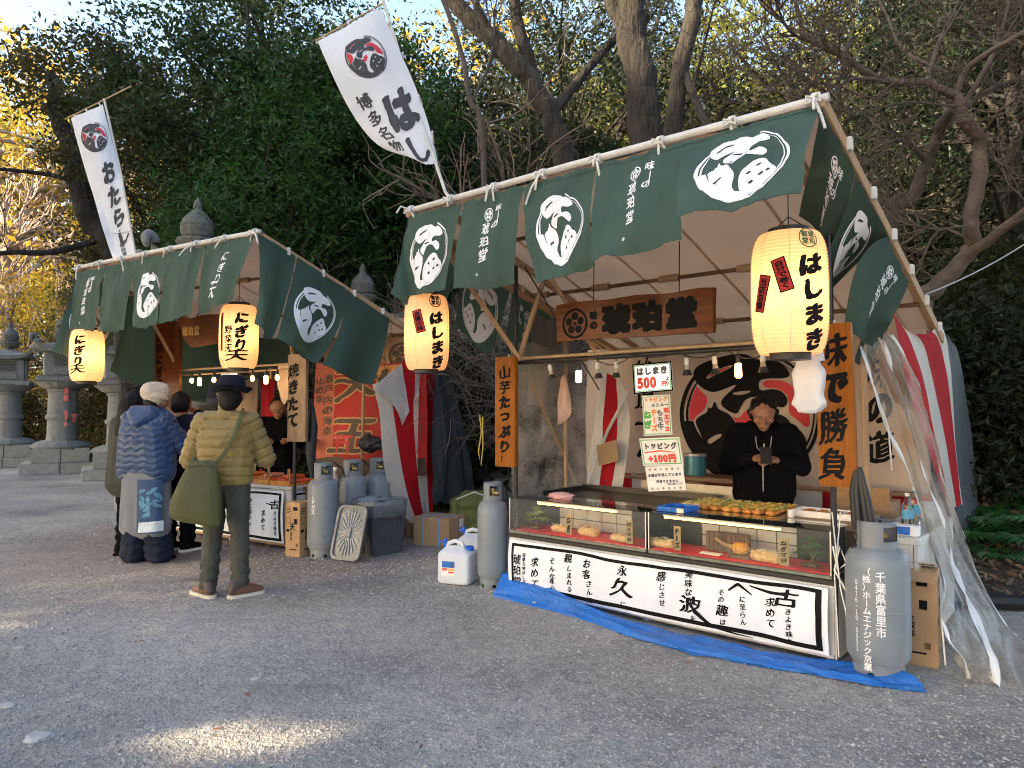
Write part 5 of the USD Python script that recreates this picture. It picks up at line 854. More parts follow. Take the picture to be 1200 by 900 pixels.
# backdrop with the big mark
TB = 1.75
bd_sh = patch([[(s, TB + .03 * math.sin(s * 4 + z), z) for s in (-.45, .3, 1.1, 1.9, 2.62)] for z in (2.06, 1.65, 1.25, .82)], 3.07, 1.24, .012, 5, 4, 40, 30); bd = Thing('backdrop', 'beige backdrop cloth with a huge black and red mark inside the near stall', 'backdrop', (1.1, TB, .82), R); p = bd.part('cloth', bd_sh.mesh(), backdrop_cloth, True)
ce = R.ht(871, 488, TB); u0, v0 = ce[0] + .45, 2.06 - ce[2]; bd.part('red_fields', bd_sh.print(place(EMBRED, u0, v0, .60, .585), .004, .08), red_ink, under=p); bd.part('emblem', bd_sh.print(place(EMB, u0, v0, .60, .585), .005, .08), black_ink, under=p)
ul = R.ht(757, 470, TB)[0] + .45; us = R.ht(722, 530, TB)[0] + .45; ur = R.ht(1024, 520, TB)[0] + .45
bd.part('lettering', bd_sh.print(letters([('始頂一々', ul, .10, .26, 0, .9), ('琥珀堂', us, .66, .12)], 5, .05), .005, .08), black_ink, under=p); bd.part('crest', bd_sh.print(place(CREST, us, .60, .06), .005, .06), black_ink, under=p); bd.part('seal', bd_sh.print(fr_(.07, .07, 0, .012) if False else affinity.translate(fr_(.075, .075, 0, .014), us - .11, 1.03), .005, None), red_ink, under=p)
bd.part('lettering', bd_sh.print(letters([('味の道', min(ur, 2.9), .16, .30, 0, .8)], 6, .05).intersection(sbox(0, 0, 3.05, 1.22)), .005, .08), black_ink, under=p)
kb_ = Thing('striped_skirt', 'red and white striped cloth hanging below the backdrop', 'striped cloth', (1.1, TB, 0), R)
for k in range(12): kb_.part('red_stripe' if k % 2 else 'white_stripe', patch([[(-.45 + k * .256, TB + .02, .82), (-.45 + (k + .5) * .256, TB + .0, .82), (-.45 + (k + 1) * .256, TB + .02, .82)], [(-.45 + k * .256, TB + .03, .1), (-.45 + (k + .5) * .256, TB - .02, .1), (-.45 + (k + 1) * .256, TB + .03, .1)]], 1, 1, .004, nu=10, nv=10).mesh(), red_cloth if k % 2 else kohaku_white, True)
one('back_rail', tube([(-.1, TB - .06, .80), (2.62, TB - .06, .81)], .018, 8), timber_h, 'timber rail along the foot of the backdrop', 'rail', (1.2, TB - .06, .8), R)
sv = Thing('teal_can', 'teal metal tin standing left of the vendor before the big mark', 'tin', R.ht(815, 555, 1.25), R); cc = R.ht(815, 557, 1.25); sv.part('tin', lathe([(.085, 0), (.09, .01), (.09, .165), (.086, .175)], 24, cc), M('teal_paint', (.03, .13, .16), .35, .2, 8, metal=.3), 40); sv.part('rim', lathe([(.091, .16), (.094, .165), (.094, .18), (.088, .18)], 24, cc), steel, 40)
sb_ = Thing('back_shelf', 'dark shelf with tools behind the griddle', 'shelf', (1.0, 1.35, 0), R); sb_.part('top', box(.55, 1.75, 1.12, 1.45, .86, .90, .006), dark_wood); [sb_.part('leg', box(s, s + .04, 1.15, 1.19, 0, .86), dark_wood) for s in (.58, 1.66)]; sb_.part('front_board', box(.55, 1.75, 1.10, 1.12, .62, .84), M('steel_sheet', (.25, .23, .20), .4, .3, 4, metal=.5))
cb_ = Thing('carton', 'brown carton standing behind the vendor at the right', 'carton', (2.2, 1.45, .5), R); cb_.part('body', box(2.05, 2.45, 1.35, 1.65, .45, .78, .004), cardboard); cb_.part('flap', rot(box(2.05, 2.45, 1.33, 1.345, .78, .9), 25, (1, 0, 0), (2.2, 1.34, .78)), cardboard); cb_.part('stand', box(2.05, 2.45, 1.35, 1.65, 0, .449), dark_wood)
# towel, left vinyl wall, striped cloth inside
rows = [[R.ht(656, 447, .30), R.ht(660, 440, .33), R.ht(664, 447, .30)], [R.ht(655, 470, .30), R.ht(660, 470, .26), R.ht(668, 470, .31)], [R.ht(653, 498, .30), R.ht(661, 494, .36), R.ht(668, 487, .30)]]
cloth('towel', 'beige towel hanging from a cord at the left of the near stall', 'towel', R, rows, M('towel_cloth', (.55, .37, .29), .95, .08, 20, .3, 90, transl=.2), .12, .35, .012, 4, 2)
cloth('vinyl_wall', 'clear vinyl sheet closing the left side of the near stall', 'vinyl sheet', R, [[(-.10, .12, 2.02), (-.13, .7, 1.98), (-.10, 1.65, 1.9)], [(-.08, .12, 1.4), (-.14, .7, 1.35), (-.09, 1.65, 1.35)], [(-.08, .14, .62), (-.12, .7, .55), (-.1, 1.6, .5)]], vinyl, 1.6, 1.4, .035, 6, 5)
cloth('grey_sheet', 'dull grey sheet hanging behind the left vinyl of the near stall', 'sheet', R, [[(-.20, .5, 2.35), (-.22, 1.1, 2.2)], [(-.19, .5, 1.5), (-.2, 1.0, 1.5)]], M('dull_sheet', (.19, .18, .165), .9, .2, 4, transl=.3), .6, .8, .04, 5, 6)
cloth('striped_curtain', 'red and white cloth gathered in the back left corner of the near stall', 'striped cloth', R, [[(700, 432), (716, 440), (735, 456)], [(697, 480), (714, 486), (738, 500)], [(690, 540), (712, 540), (734, 540)], [(690, 584), (704, 584), (728, 584)]], red_cloth, .5, 1.2, .03, 5, 7, t=1.35, stripes=[(0, .33, kohaku_white), (.33, .70, red_cloth), (.70, 1, kohaku_white)])
one('white_pole', tube([R.ht(737, 458, 1.28), R.ht(712, 505, 1.26), R.ht(689, 566, 1.24)], .016, 8), pipe_white, 'white roll pole slanting before the striped cloth in the near stall', 'pole', R.ht(689, 566, 1.24), R, 40)
sheet_card('brown_paper', 'brown paper sheet pinned on the striped cloth in the near stall', ((699, 522), (722, 515), (725, 540), (702, 546)), 1.22, [('crease', lambda w, h: sbox(w * .1, h * .5, w * .9, h * .52), cardboard)], cardboard)
one('timber_upright', bar(R.ht(663, 500, .9) * [1, 1, 0] + [0, 0, .75], R.ht(663, 500, .9) * [1, 1, 0] + [0, 0, 2.2], .03), timber, 'pale timber upright behind the towel', 'upright', R.ht(663, 500, .9) * [1, 1, 0], R)
one('timber_upright', bar(R.ht(1016, 500, .55) * [1, 1, 0] + [0, 0, .3], R.ht(1013, 500, .55) * [1, 1, 0] + [0, 0, 1.95], .035), timber, 'pale timber upright behind the right post sign', 'upright', R.ht(1013, 500, .55) * [1, 1, 0], R)
# right side: vinyl, striped cloth, grey tarp
gR = [R.inv(ground_at(x, y) + [0, 0, .012]) for x, y in ((1132, 793), (1172, 808), (1235, 806))]
vin, vsh = cloth('vinyl_curtain', 'clear vinyl curtain spread to the ground at the right of the near stall', 'vinyl sheet', R, [[R.hs(1012, 412, 2.58), R.hs(1030, 398, 2.68), R.hs(1046, 396, 2.72)], [R.hs(1048, 520, 2.70), R.hs(1070, 500, 2.78), R.hs(1088, 500, 2.78)], [R.hs(1085, 630, 2.80), R.hs(1106, 622, 2.88), R.hs(1124, 620, 2.90)], [R.hs(1108, 720, 2.98), R.hs(1140, 715, 3.05), R.hs(1172, 716, 3.10)], gR], vinyl, 1.0, 2.2, .05, 13, 9)
for k, (a, b) in enumerate(((0, .03), (.42, .465), (.97, 1))): vin.part('edge_tape', vsh.mesh(u0=a, u1=b, off=.006, nu=4), M('edge_tape', (.60, .62, .64), .5, .1, 5, dirt=.25, dcol=(.3, .3, .28)) if k == 0 else '/World/Looks/edge_tape', True)
for q in (.5, 1.1, 1.7): vin.part('cord', tube([vsh.fn(np.array([.02]), np.array([q]))[0] + d for d in ([0, 0, 0], [.01, -.02, -.1], [.015, -.01, -.22])], .005, 5), rope_white, True)
cloth('striped_curtain', 'red and white cloth at the back right corner of the near stall', 'striped cloth', R, [[(1043, 362), (1062, 385), (1080, 392), (1098, 378)], [(1062, 440), (1082, 430), (1100, 430), (1112, 420)], [(1085, 520), (1098, 505), (1112, 505), (1120, 500)], [(1112, 600), (1116, 596), (1124, 592), (1128, 590)]], red_cloth, 0.6, 1.3, .018, 5, 10, s=2.66, stripes=[(0, .26, red_cloth), (.26, .5, kohaku_white), (.5, .84, red_cloth), (.84, 1, kohaku_white)])
cloth('grey_tarp', 'dark grey tarp edge hanging down at the right of the near stall', 'tarp', R, [[(1096, 372), (1104, 384), (1116, 402)], [(1112, 440), (1120, 446), (1130, 452)], [(1118, 540), (1130, 545), (1143, 548)], [(1124, 640), (1138, 645), (1154, 650)], [(1130, 715), (1146, 716), (1161, 716)]], tarp_grey, .5, 1.6, .02, 5, 11, s=2.60)
rc = Thing('roof_end_cloth', 'tan canvas end flap under the right roof edge of the near stall', 'canvas', (2.6, 1.7, 1.9), R); rc.part('flap', patch([[(2.50, .75, 2.36), (2.50, 1.4, 2.16), (2.50, 2.05, 1.96)], [(2.47, .95, 1.95), (2.49, 1.5, 1.85), (2.47, 2.05, 1.8)], [(2.45, 1.1, 1.6), (2.47, 1.5, 1.5), (2.45, 2.0, 1.4)]], 1, 1, .02, 5, 3).mesh(), canvas, True)
# white bag beside the lantern
wb = R.ht(948, 450, -.42); v_, f_ = ball((0, 0, 0), 1, 4); k_ = (v_[:, 2] + 1) / 2; v_ = np.stack([np.sign(v_[:, 0]) * np.abs(v_[:, 0]) ** .42 * (.088 - .022 * k_ + .008 * np.sin(v_[:, 2] * 9)), np.sign(v_[:, 1]) * np.abs(v_[:, 1]) ** .6 * .045, np.sign(v_[:, 2]) * np.abs(v_[:, 2]) ** .6 * .155], -1) * (1 + .16 * (meshkit.fbm(v_ * 3.2, 4, 6) - .5))[:, None]
bg = Thing('white_bag', 'white plastic bag hanging beside the largest paper lantern', 'bag', wb - [0, 0, .16], R); bg.part('bag', (v_ + wb, f_), M('plastic_white', (.78, .77, .78), .35, .05, 5, .3, 14, transl=.3), True)
for s in (-1, 1): bg.part('handle', tube([wb + [s * .06, 0, .12], wb + [s * .055, 0, .19], wb + [s * .02, .0, .25], wb + [0, 0, .27]], [.026, .018, .012, .006], 7), '/World/Looks/plastic_white', True)
# front banner, blue tarp
U = lambda x: R.ht(x, 660, 0)[0] - .03
ns, bsh = front_banner(R, .03, 2.43, .05, .43, [('古', U(924), .035, .115, 0, 1.5), ('きよき味を', U(927), .145, .044), ('求めて', U(906), .10, .062), ('に至らん', U(874), .12, .046), ('その', U(849), .10, .045), ('趣', U(850), .19, .085), ('は', U(850), .285, .045), ('美味なる', U(811), .02, .055, 0, 1.1), ('波', U(813), .17, .13, 0, 1.3), ('を', U(815), .30, .05), ('感', U(779), .05, .075), ('じさせ', U(780), .13, .052), ('永', U(734), .05, .085), ('久', U(733), .135, .15, 0, 1.35), ('に', U(734), .30, .055), ('お客', U(692), .05, .075), ('さんに', U(695), .20, .058), ('親', U(670), .035, .075), ('しまれる', U(672), .12, .050), ('そんな', U(652), .08, .058), ('味心に', U(652), .24, .045), ('求めて', U(632), .10, .082), ('琥珀堂', U(611), .10, .085), ('京都名物はしまき', U(619), .085, .034)], 'long white banner with black brush writing along the near stall front',
    [stroke([(U(882), .055), (U(905), .075), (U(925), .075)], [.004, .009, .006]), stroke([(U(858), .10), (U(868), .055), (U(884), .105)], [.006, .010, .004]), stroke([(U(818), .275), (U(835), .345), (U(862), .365), (U(884), .368)], [.016, .011, .006, .002])], .02, 1)
tp = [ground_at(x, y, z) for x, y, z in ((579, 697, .015), (680, 722, .02), (780, 752, .03), (880, 772, .03), (985, 790, .03), (1081, 805, .02))]; tq = [R.w((s, tt, z)) for s, tt, z in ((-.14, .10, .10), (.35, .02, .09), (.9, -.05, .02), (1.6, -.07, .010), (2.1, -.07, .010), (2.60, .04, .02))]
tm = [a * .5 + b * .5 + [0, 0, (.06, .04, .012, .006, .006, .03)[k]] for k, (a, b) in enumerate(zip(tp, tq))]; td = [a * [1, 1, 0] + [0, 0, .004] for a in tp]
tarp, tsh = cloth('blue_tarp', 'bright blue tarp along the ground under the white banner', 'tarp', W, [tq, tm, tp, td], tarp_blue, 2.9, .45, .034, 13, 12); sh_ = Sheet(lambda u, v: np.maximum(tsh.fn(u, v), [-1e9, -1e9, .006]), 2.9, .45, 110, 26)

for x, y in ((626, 706), (1018, 806)): e = ground_at(x, y, .05); tarp.part('eyelet', rot(lathe([(.006, -.003), (.014, -.003), (.014, .003), (.006, .003)], 14, e), 0), steel, True)
for k, (a, b, c) in enumerate([((985, 600), (978, 675), (983, 770)), ((975, 600), (985, 690), (1005, 785))]):
    p = [R.ht(*q, -.06 - .02 * k) for q in (a, b, c)]; one('rope', tube(np.vstack([sag(p[0], p[1], .01, 6), sag(p[1], p[2], -.015, 6)[1:]]), .004, 6), rope_white, ['white rope tied on the right post of the near stall and slack to the ground', 'second white rope falling toward the grey gas cylinder at the right'][k], 'rope', p[2], R, True)
one('rope', tube([R.ht(*q, -.07) for q in ((976, 640), (982, 668), (992, 660), (984, 640), (978, 668), (996, 700), (994, 690))], .006, 6), rope_white, 'white rope knot on the right post above the banner corner', 'rope', R.ht(982, 668, -.07), R, True)
sp = Thing('side_table', 'low white table with goods inside the vinyl at the right of the near stall', 'table', (2.75, 1.0, 0), R); sp.part('top', box(2.52, 2.82, .35, 1.5, .66, .70, .005), pipe_white); sp.part('panel', box(2.79, 2.81, .36, 1.49, .05, .66), pipe_white); sp.part('panel', box(2.53, 2.785, .36, .375, .05, .66), pipe_white)
for k, (t_, hh, lb) in enumerate([(.75, .20, 'clear water bottle, front one, behind the vinyl curtain'), (.95, .22, 'clear water bottle, rear one, behind the vinyl curtain')]):
    b_ = Thing('water_bottle', lb, 'bottle', (2.68, t_, .70), R); b_.part('bottle', lathe([(.032, 0), (.034, .01), (.034, hh * .7), (.013, hh * .9), (.013, hh)], 18, (2.68, t_, .702)), glass, 40); b_.part('label', lathe([(.0345, hh * .3), (.0348, hh * .31), (.0348, hh * .55), (.0345, hh * .56)], 18, (2.68, t_, .702)), M(f'bottle_label_{"ab"[k]}', (.10, .35, .55), .5, .2), 40); b_.part('cap', lathe([(.014, hh), (.015, hh + .018), (.012, hh + .02)], 14, (2.68, t_, .702)), paper, 40)
fb_ = Thing('carton', 'small blue and green box of film rolls on the side table', 'carton', (2.66, .5, .70), R); fb_.part('body', box(2.56, 2.80, .42, .50, .702, .762, .003), paper); fb_.part('print', box(2.565, 2.68, .4185, .4198, .71, .752), M('print_green', (.25, .5, .06), .5)); fb_.part('print', box(2.69, 2.76, .4175, .4190, .708, .756), tarp_blue)
tpile = Thing('tissue_pile', 'heap of crumpled white tissue behind the vinyl curtain', 'tissue', (2.70, 1.2, .70), R); v_, f_ = ball((0, 0, 0), 1, 4); tpile.part('tissue', (v_ * [.08, .14, .07] * (.6 + .8 * meshkit.fbm(v_ * 3, 4, 2))[:, None] + [2.70, 1.2, .75], f_), '/World/Looks/plastic_white', True)
bs_ = R.ht(1004, 560, -.03); bst = Thing('black_straps', 'bundle of black straps and clips hanging on the right post behind the gas cylinder', 'straps', bs_ * [1, 1, 0] + [0, 0, .7], R)
for k, (dx, z1) in enumerate(((0, .70), (.03, .74), (-.02, .78), (.05, .76))): bst.part('strap', tube([bs_ + [dx * .3, 0, .06], bs_ + [dx, -.015, -.08], [bs_[0] + dx * 1.4 + .02, bs_[1] - .01, z1]], [.014, .018, .022], 7), black_paint, True)
bst.part('clip', box(bs_[0] - .02, bs_[0] + .11, bs_[1] - .035, bs_[1] + .02, .72, .77, .012), black_paint); bst.part('clip', box(bs_[0] - .03, bs_[0] + .03, bs_[1] - .04, bs_[1] + .01, .64, .70, .012), black_paint)
w0_, w1_ = R.w((2.70, 1.35, 2.26)), at(1240, 258, 6.2); one('overhead_wire', tube(sag(w0_, w1_, .05, 14), .006, 5), M('wire_grey', (.30, .31, .32), .5), 'thin grey wire running from the near stall roof edge to the right', 'wire', w0_, W, True)
# ---------------------------------------------------------------- the far stall
lE, lB, LT = 3.02, 2.17, -.9
roof_of(L, 'food_stall', 'far food stall on the left with beige canvas roof and bamboo eave pole', -.48, 2.52, LT, lE, 1.8, lB, 8,
    [((.0, .02, 0), (.0, .02, 2.7), black_paint, .018), ((1.99, .02, 0), (1.99, .02, 2.7), black_paint, .018), ((-.3, 1.6, 0), (-.3, 1.6, 2.2), timber, .022), ((2.45, 1.3, 0), (2.45, 1.3, 2.3), timber, .020), ((-.02, 0, 1.95), (-.2, -.4, 2.78), timber, .016), ((-.02, .02, 2.3), (.45, .1, 2.75), black_paint, .007), ((.75, .1, 2.6), (.95, .3, 1.95), timber, .012), ((1.99, .0, 1.9), (1.4, .4, 2.5), timber, .014)], (-.3, .5, 1.2))
lr = Thing('lamp_rail', 'bamboo rail carrying the lit bulbs of the far stall', 'rail', (1., .05, 1.9), L); lr.part('bamboo_pole', tube([(-.1, .04, 1.92), (2.05, .04, 1.93)], .012, 8), bamboo, True); lr.part('bamboo_pole', tube([(-.05, .07, 1.86), (2.02, .07, 1.88)], .010, 8), bamboo, True)
ltops = [-.48, .10, .66, 1.22, 1.80, 2.52]
valance_front(L, [((81, 388), (110, 388), -.98), ((117, 389), (146, 387), -.99), ((156, 385), (184, 381), -1.0), ((186, 380), (224, 368), -1.02), ((233, 368), (272, 352), -1.02)], LT, lE - .01, lE + .02, -.48, 2.52, 'green front curtain of the far stall, its right panel with grill writing', ltops, [p_name, None, p_ring, None, p_nigiri], 80)
dl = np.array([2.7, lB - lE]) / np.hypot(2.7, lB - lE)
side_panels(L, 2.56, 'green side curtain down the right roof edge of the far stall', [[((302, 273), (346, 299)), ((304, 330), (336, 350)), ((298, 380), (318, 397))], [((348, 301), (404, 337)), ((337, 350), (400, 376)), ((325, 396), (372, 425))], [((406, 339), (456, 373)), ((398, 385), (449, 412)), ((378, 427), (436, 451))]], [None, p_ring, None], 90)
side_curtain(L, -.51, LT, lE - .03, dl, (.62, .62, .7), .7, 'green side curtain at the left end of the far stall, seen from inside', [p_ring, None, None], 95, inside=True, drop=(.95, .95, .9))
one('green_sheet', patch([[(-.45, 1.0, 2.42), (.4, 1.1, 2.38), (1.2, 1.15, 2.36)], [(-.45, 1.0, 1.98), (.4, 1.12, 2.0), (1.0, 1.15, 2.1)]], 1.6, .45, .03, 4, 4).mesh(), green_cloth, 'plain green cloth across the back of the far stall under its roof', 'cloth', (.3, 1.1, 2.0), L, True)
fA, fB = L.ht(280, 395, -.75), L.ht(102, 417, -.89)
paper_lantern(L, fA, .178, .63, 'glowing paper lantern above the man in the hat', [('にぎり', .03, .09, .125, 3, 1.05), ('天', -.02, .44, .12, 0, 1.9), ('野菜天', -.095, .22, .085, 0, 1.0)], face(L, fA), [(-.172, .28, .02, .34, 0, '名物')], seal=False, power=.9, hang=.34)
paper_lantern(L, fB, .172, .60, 'glowing paper lantern at the left end of the far stall', [('にぎり', -.07, .08, .115, 3, 1.05), ('天', -.10, .40, .11, 0, 1.7)], face(L, fB), seal=False, power=1.1, hang=.36)
for x, y, lit, lb in [(225, 443, 'ball', 'small round lit bulb at the left of the far stall'), (234, 441, 'tube', 'bright tube bulb left of the hat over the far counter'), (251, 440, 'ball', 'small round lit bulb just left of the hat'), (296, 437, 'ball', 'small round lit bulb right of the hat'), (312, 434, 'tube', 'bright tube bulb right of the hat'), (325, 434, 'ball', 'small round lit bulb beside the far stall wooden sign')]:
    p = L.ht(x, y - 12, .05); light_bulb(L, (p[0], .05, 1.90), lb, lit)
a_, b_ = L.ht(182, 379, -.04), L.ht(210, 492, -.04)
post_sign(L, a_[0], b_[0] - .03, b_[2], a_[2], -.045, [('名物にぎり天', .10, .1, .14)], 'weathered brown wooden sign on the left post of the far stall', 21, board_wood, lean=.03)
a_, b_ = L.ht(338, 416, -.04), L.ht(358, 518, -.04)
post_sign(L, a_[0], b_[0], b_[2], a_[2], -.045, [('焼きたて', .09, .08, .17)], 'grained wooden sign on the right post of the far stall', 22, M('weathered_wood', (.24, .155, .085), .6, .4, 6, .2, 20, stretch=(6, 6, .7)))
hb = Thing('name_board', 'dark irregular wooden board hanging under the far stall eave', 'sign', L.ht(234, 390, -.2), L); o_ = L.ht(208, 374, -.2); pw = np.linalg.norm(L.ht(259, 370, -.2) - o_); hp = hb.part('plank', plank(Polygon([(0, 0), (pw * .3, .02), (pw * .65, -.01), (pw, .01), (pw * .97, .2), (pw * .9, .30), (pw * .35, .33), (pw * .18, .24)]).buffer(.01), o_, X_, -Z_, .04), board_wood)
hb.part('lettering', flat(o_, X_, -Z_, pw, .3).print(line('琥珀堂', pw * .12, .15, .12, 4, .9), .003, None), M('gold_carving', (.38, .22, .05), .5, .3), under=hp); hb.part('cord', tube([o_ + [pw * .5, .02, 0], o_ + [pw * .5, .02, .3]], .004, 5), black_paint)
# counter, its banner, trays and food
lc = Thing('counter_table', 'counter of the far stall behind the white banner', 'counter', (.95, .3, 0), L)
lc.part('top', box(-.05, 1.97, -.01, .62, .615, .65, .005), pipe_white); lc.part('front_panel', box(-.02, 1.94, .0, .012, .07, .61), pipe_white); lc.part('side_panel', box(1.945, 1.957, .0, .6, .07, .61), pipe_white); lc.part('skid', box(-.02, 1.94, -.012, -.002, .04, .07), timber_h)
for s in (0, .95, 1.9): lc.part('leg', box(s, s + .04, .02, .06, 0, .61), steel); lc.part('leg', box(s, s + .04, .54, .58, 0, .61), steel)
UL = lambda x: L.ht(x, 600, 0)[0]
front_banner(L, .0, 1.90, .07, .60, [('古', UL(326), .08, .115, 0, 1.4), ('きよき味を', UL(327), .20, .052), ('求めて', UL(313), .20, .075), ('今に至らん', UL(298), .09, .06), ('その趣は', 1.32, .1, .07), ('感じさせ', UL(284), .24, .06), ('波を', 1.1, .14, .11), ('永久に', .85, .08, .12), ('お客さんに', UL(240), .10, .065), ('親しまれる', UL(222), .06, .07), ('そんな味心に', UL(214), .12, .06), ('求めて', UL(204), .10, .09)], 'white banner with brush writing along the far stall front', [stroke([(UL(316), .13), (UL(322), .145), (UL(327), .14)], [.004, .008, .006])], .015, 6)
lsb = Thing('side_banner', 'short white banner on the right side of the far stall counter', 'banner', (1.97, .3, .07), L); shs = flat((1.975, .02, .60), Y_, -Z_, .55, .53); q_ = lsb.part('cloth', shs.mesh(), banner_cloth); lsb.part('painted_border', shs.print(fr_(.55, .53, .02, .02), .003, None), black_ink, under=q_)
orange_wood = M('orange_wood', (.55, .20, .03), .4, .2, 8, coat=.2); stick_mat = [M('stick_red', (.58, .09, .03), .4, .3, 20, coat=.3), M('stick_orange', (.62, .19, .04), .4, .3, 20, coat=.3), M('stick_pink', (.62, .26, .16), .4, .3, 20, coat=.3)]
P_st = []
for k in range(3):
    pp = proto(f'fried_stick_{"abc"[k]}'); ppart(pp, 'body', (roll_mesh(np.random.default_rng(k), k + 30, .24, .021)), stick_mat[k], True); ppart(pp, 'skewer', tube([(-.11, 0, .02), (-.17, 0, .02)], .004, 5), bamboo); P_st.append(pp)
STK = ['first far tray', 'second far tray', 'far tray behind the hat man', 'far tray right of the hat man', 'fifth far tray', 'last far tray']; r_ = np.random.default_rng(11); TRAY = ['first tray from the left on the far counter', 'second tray from the left on the far counter', 'tray behind the man in the hat', 'tray right of the man in the hat on the far counter', 'second tray right of the man in the hat', 'tray at the right end of the far counter']
for n in range(6):
    s = .18 + n * .315; tr_ = Thing('food_tray', 'orange wooden ' + TRAY[n], 'tray', (s, .22, .652), L)
    tr_.part('base', box(s - .145, s + .145, .03, .42, .652, .672, .006), orange_wood); tr_.part('rim', box(s - .145, s + .145, .02, .029, .652, .70, .006), orange_wood); tr_.part('rim', box(s - .145, s + .145, .421, .43, .652, .70, .006), orange_wood)
    cd = Thing('name_card', ['first', 'second', 'third', 'fourth', 'fifth', 'sixth'][n] + ' upright orange card from the left between the far trays', 'name card', (s + .12, .06, .70), L); cd.part('board', box(s + .095, s + .135, .045, .053, .66, .83, .003), orange_wood); cd.part('lettering', flat((s + .095, .045, .83), X_, -Z_, .04, .17).print(letters([(['エビ天', 'タコ天', 'イカ天', 'チーズ', 'ごぼう', 'しょうが'][n], .02, .012, .036 if n < 5 else .03)], 4), .002, None), black_ink)
    for k in range(8):
        lay = k // 5; px_s = s - .10 + (k % 5) * .048 + lay * .03
        copy_of(P_st[int(r_.integers(0, 3)) if n != 5 else 0], 'fried_stick', f'fried stick, {"first second third fourth fifth sixth seventh eighth".split()[k]} of the heap on the {STK[n]}', L.w((px_s, .22 + r_.normal() * .012, .674 + lay * .040)), L.ang + 90 + r_.normal() * 7 + lay * 9, 1, 'food stick', f'sticks on the {STK[n]}')
# banners inside the far stall
rows = [[(370, 425), (432, 428), (500, 420)], [(368, 490), (432, 492), (500, 490)], [(365, 556), (430, 560), (500, 556)]]; rb, rbs = cloth('red_banner', 'red banner with huge dark brush characters inside the far stall', 'banner', L, rows, M('red_banner_cloth', (.42, .016, .012), .7, .25, 2.2, .1, 20, transl=.15), 1.6, 1.6, .015, 4, 14, t=1.25)
cream_ink = M('cream_ink', (.48, .27, .12), .7, .15, 6); brown_ink = M('brown_ink', (.055, .032, .02), .6, .2)
big = letters([('天', .62, -.05, .62, 0, 1.1), ('王', .60, .72, .62, 5, 1.15), ('は', 1.15, .02, .5), ('き', 1.25, .55, .5)], 10, .05, 3); rb.part('letter_outline', rbs.print(big.buffer(.022).intersection(sbox(0, 0, 1.6, 1.6)), .004, .1), cream_ink); rb.part('lettering', rbs.print(big.intersection(sbox(0, 0, 1.6, 1.6)), .006, .1), brown_ink)
rb.part('pale_panel', rbs.print(sbox(0, 0, .30, 1.6), .003, .1), M('pink_panel', (.42, .11, .065), .7, .15, 3)); rb.part('lettering', rbs.print(letters([('瀬戸内の海幸', .21, .15, .15), ('山の幸', .08, .2, .13)], 5, .04), .006, .1), brown_ink); rb.part('sunset_band', rbs.print(brushed(sbox(.9, 0, 1.6, .16), .05, 2), .003, .1), M('orange_band', (.62, .30, .10), .7, .2, 3)); rb.part('painted_ground', rbs.print(brushed(sbox(.0, 1.34, 1.6, 1.6), .06, 3), .0035, .1), brown_ink)
rb.part('gate_mark', rbs.print(shapely.union_all([sbox(.30, 1.02, .58, 1.06), sbox(.33, 1.11, .55, 1.14), sbox(.35, 1.02, .38, 1.28), sbox(.50, 1.02, .53, 1.28)]), .0065, .1), red_ink)
tc = Thing('tan_canvas', 'tan canvas hanging at the upper back of the far stall', 'canvas', L.ht(450, 400, 1.3), L); tc.part('sheet', patch(PX(L, [[(380, 385), (440, 375), (510, 372)], [(380, 432), (440, 432), (510, 425)]], t=1.3), 1, 1, .02, 4, 3).mesh(), canvas, True); tcs = patch(PX(L, [[(380, 385), (440, 375), (510, 372)], [(380, 432), (440, 432), (510, 425)]], t=1.29), 1, 1, .02, 4, 3); tc.part('crest', tcs.print(place(CREST, .74, .75, .12, .26), .01, .1), brown_ink)
bp = Thing('inner_hanging', 'beige and red hangings behind the man in the hat', 'cloth', L.ht(300, 500, .8), L)
for (x0, x1, m, nm) in ((255, 284, canvas, 'beige_cloth'), (284, 302, canvas, 'beige_cloth'), (306, 322, red_cloth, 'red_cloth')): bp.part(nm, patch(PX(L, [[(x0, 445), ((x0 + x1) / 2, 445), (x1, 445)], [(x0 - 2, 560), ((x0 + x1) / 2, 562), (x1 - 2, 560)]], t=.95), 1, 1, .03, 4, x0).mesh(), m, True)
wc = Thing('price_card', 'lit white card with orange writing behind the hat', 'card', L.ht(268, 448, .5), L); s4 = PX(L, [[(259, 437), (278, 435)], [(260, 460), (279, 458)]], t=.5); wsh = patch(s4, .17, .2, nu=3, nv=3); q_ = wc.part('sheet', wsh.mesh(), glowcard); wc.part('lettering', wsh.print(letters([('にぎり', .08, .02, .055, 0, 1.5)], 5), .003, None), mk_orange, under=q_)
tw_ = Thing('towel', 'pale towels hanging beside the wooden sign of the far stall', 'towel', L.ht(331, 445, .3), L); tw_.part('cloth', patch(PX(L, [[(325, 428), (331, 426), (338, 428)], [(326, 450), (332, 452), (338, 450)], [(329, 470), (333, 474), (337, 468)]], t=.3), 1, 1, .02, 5, 4).mesh(), M('towel_pale', (.62, .50, .36), .9, .1, transl=.3), True)
um = Thing('folded_umbrella', 'dark folded cloth hanging on the right post of the far stall', 'cloth', L.ht(366, 540, .1), L); um.part('cloth', tube([L.ht(*q, .1) for q in ((365, 470), (367, 500), (364, 530), (366, 560))], [.02, .05, .055, .02], 9), tarp_black, True)
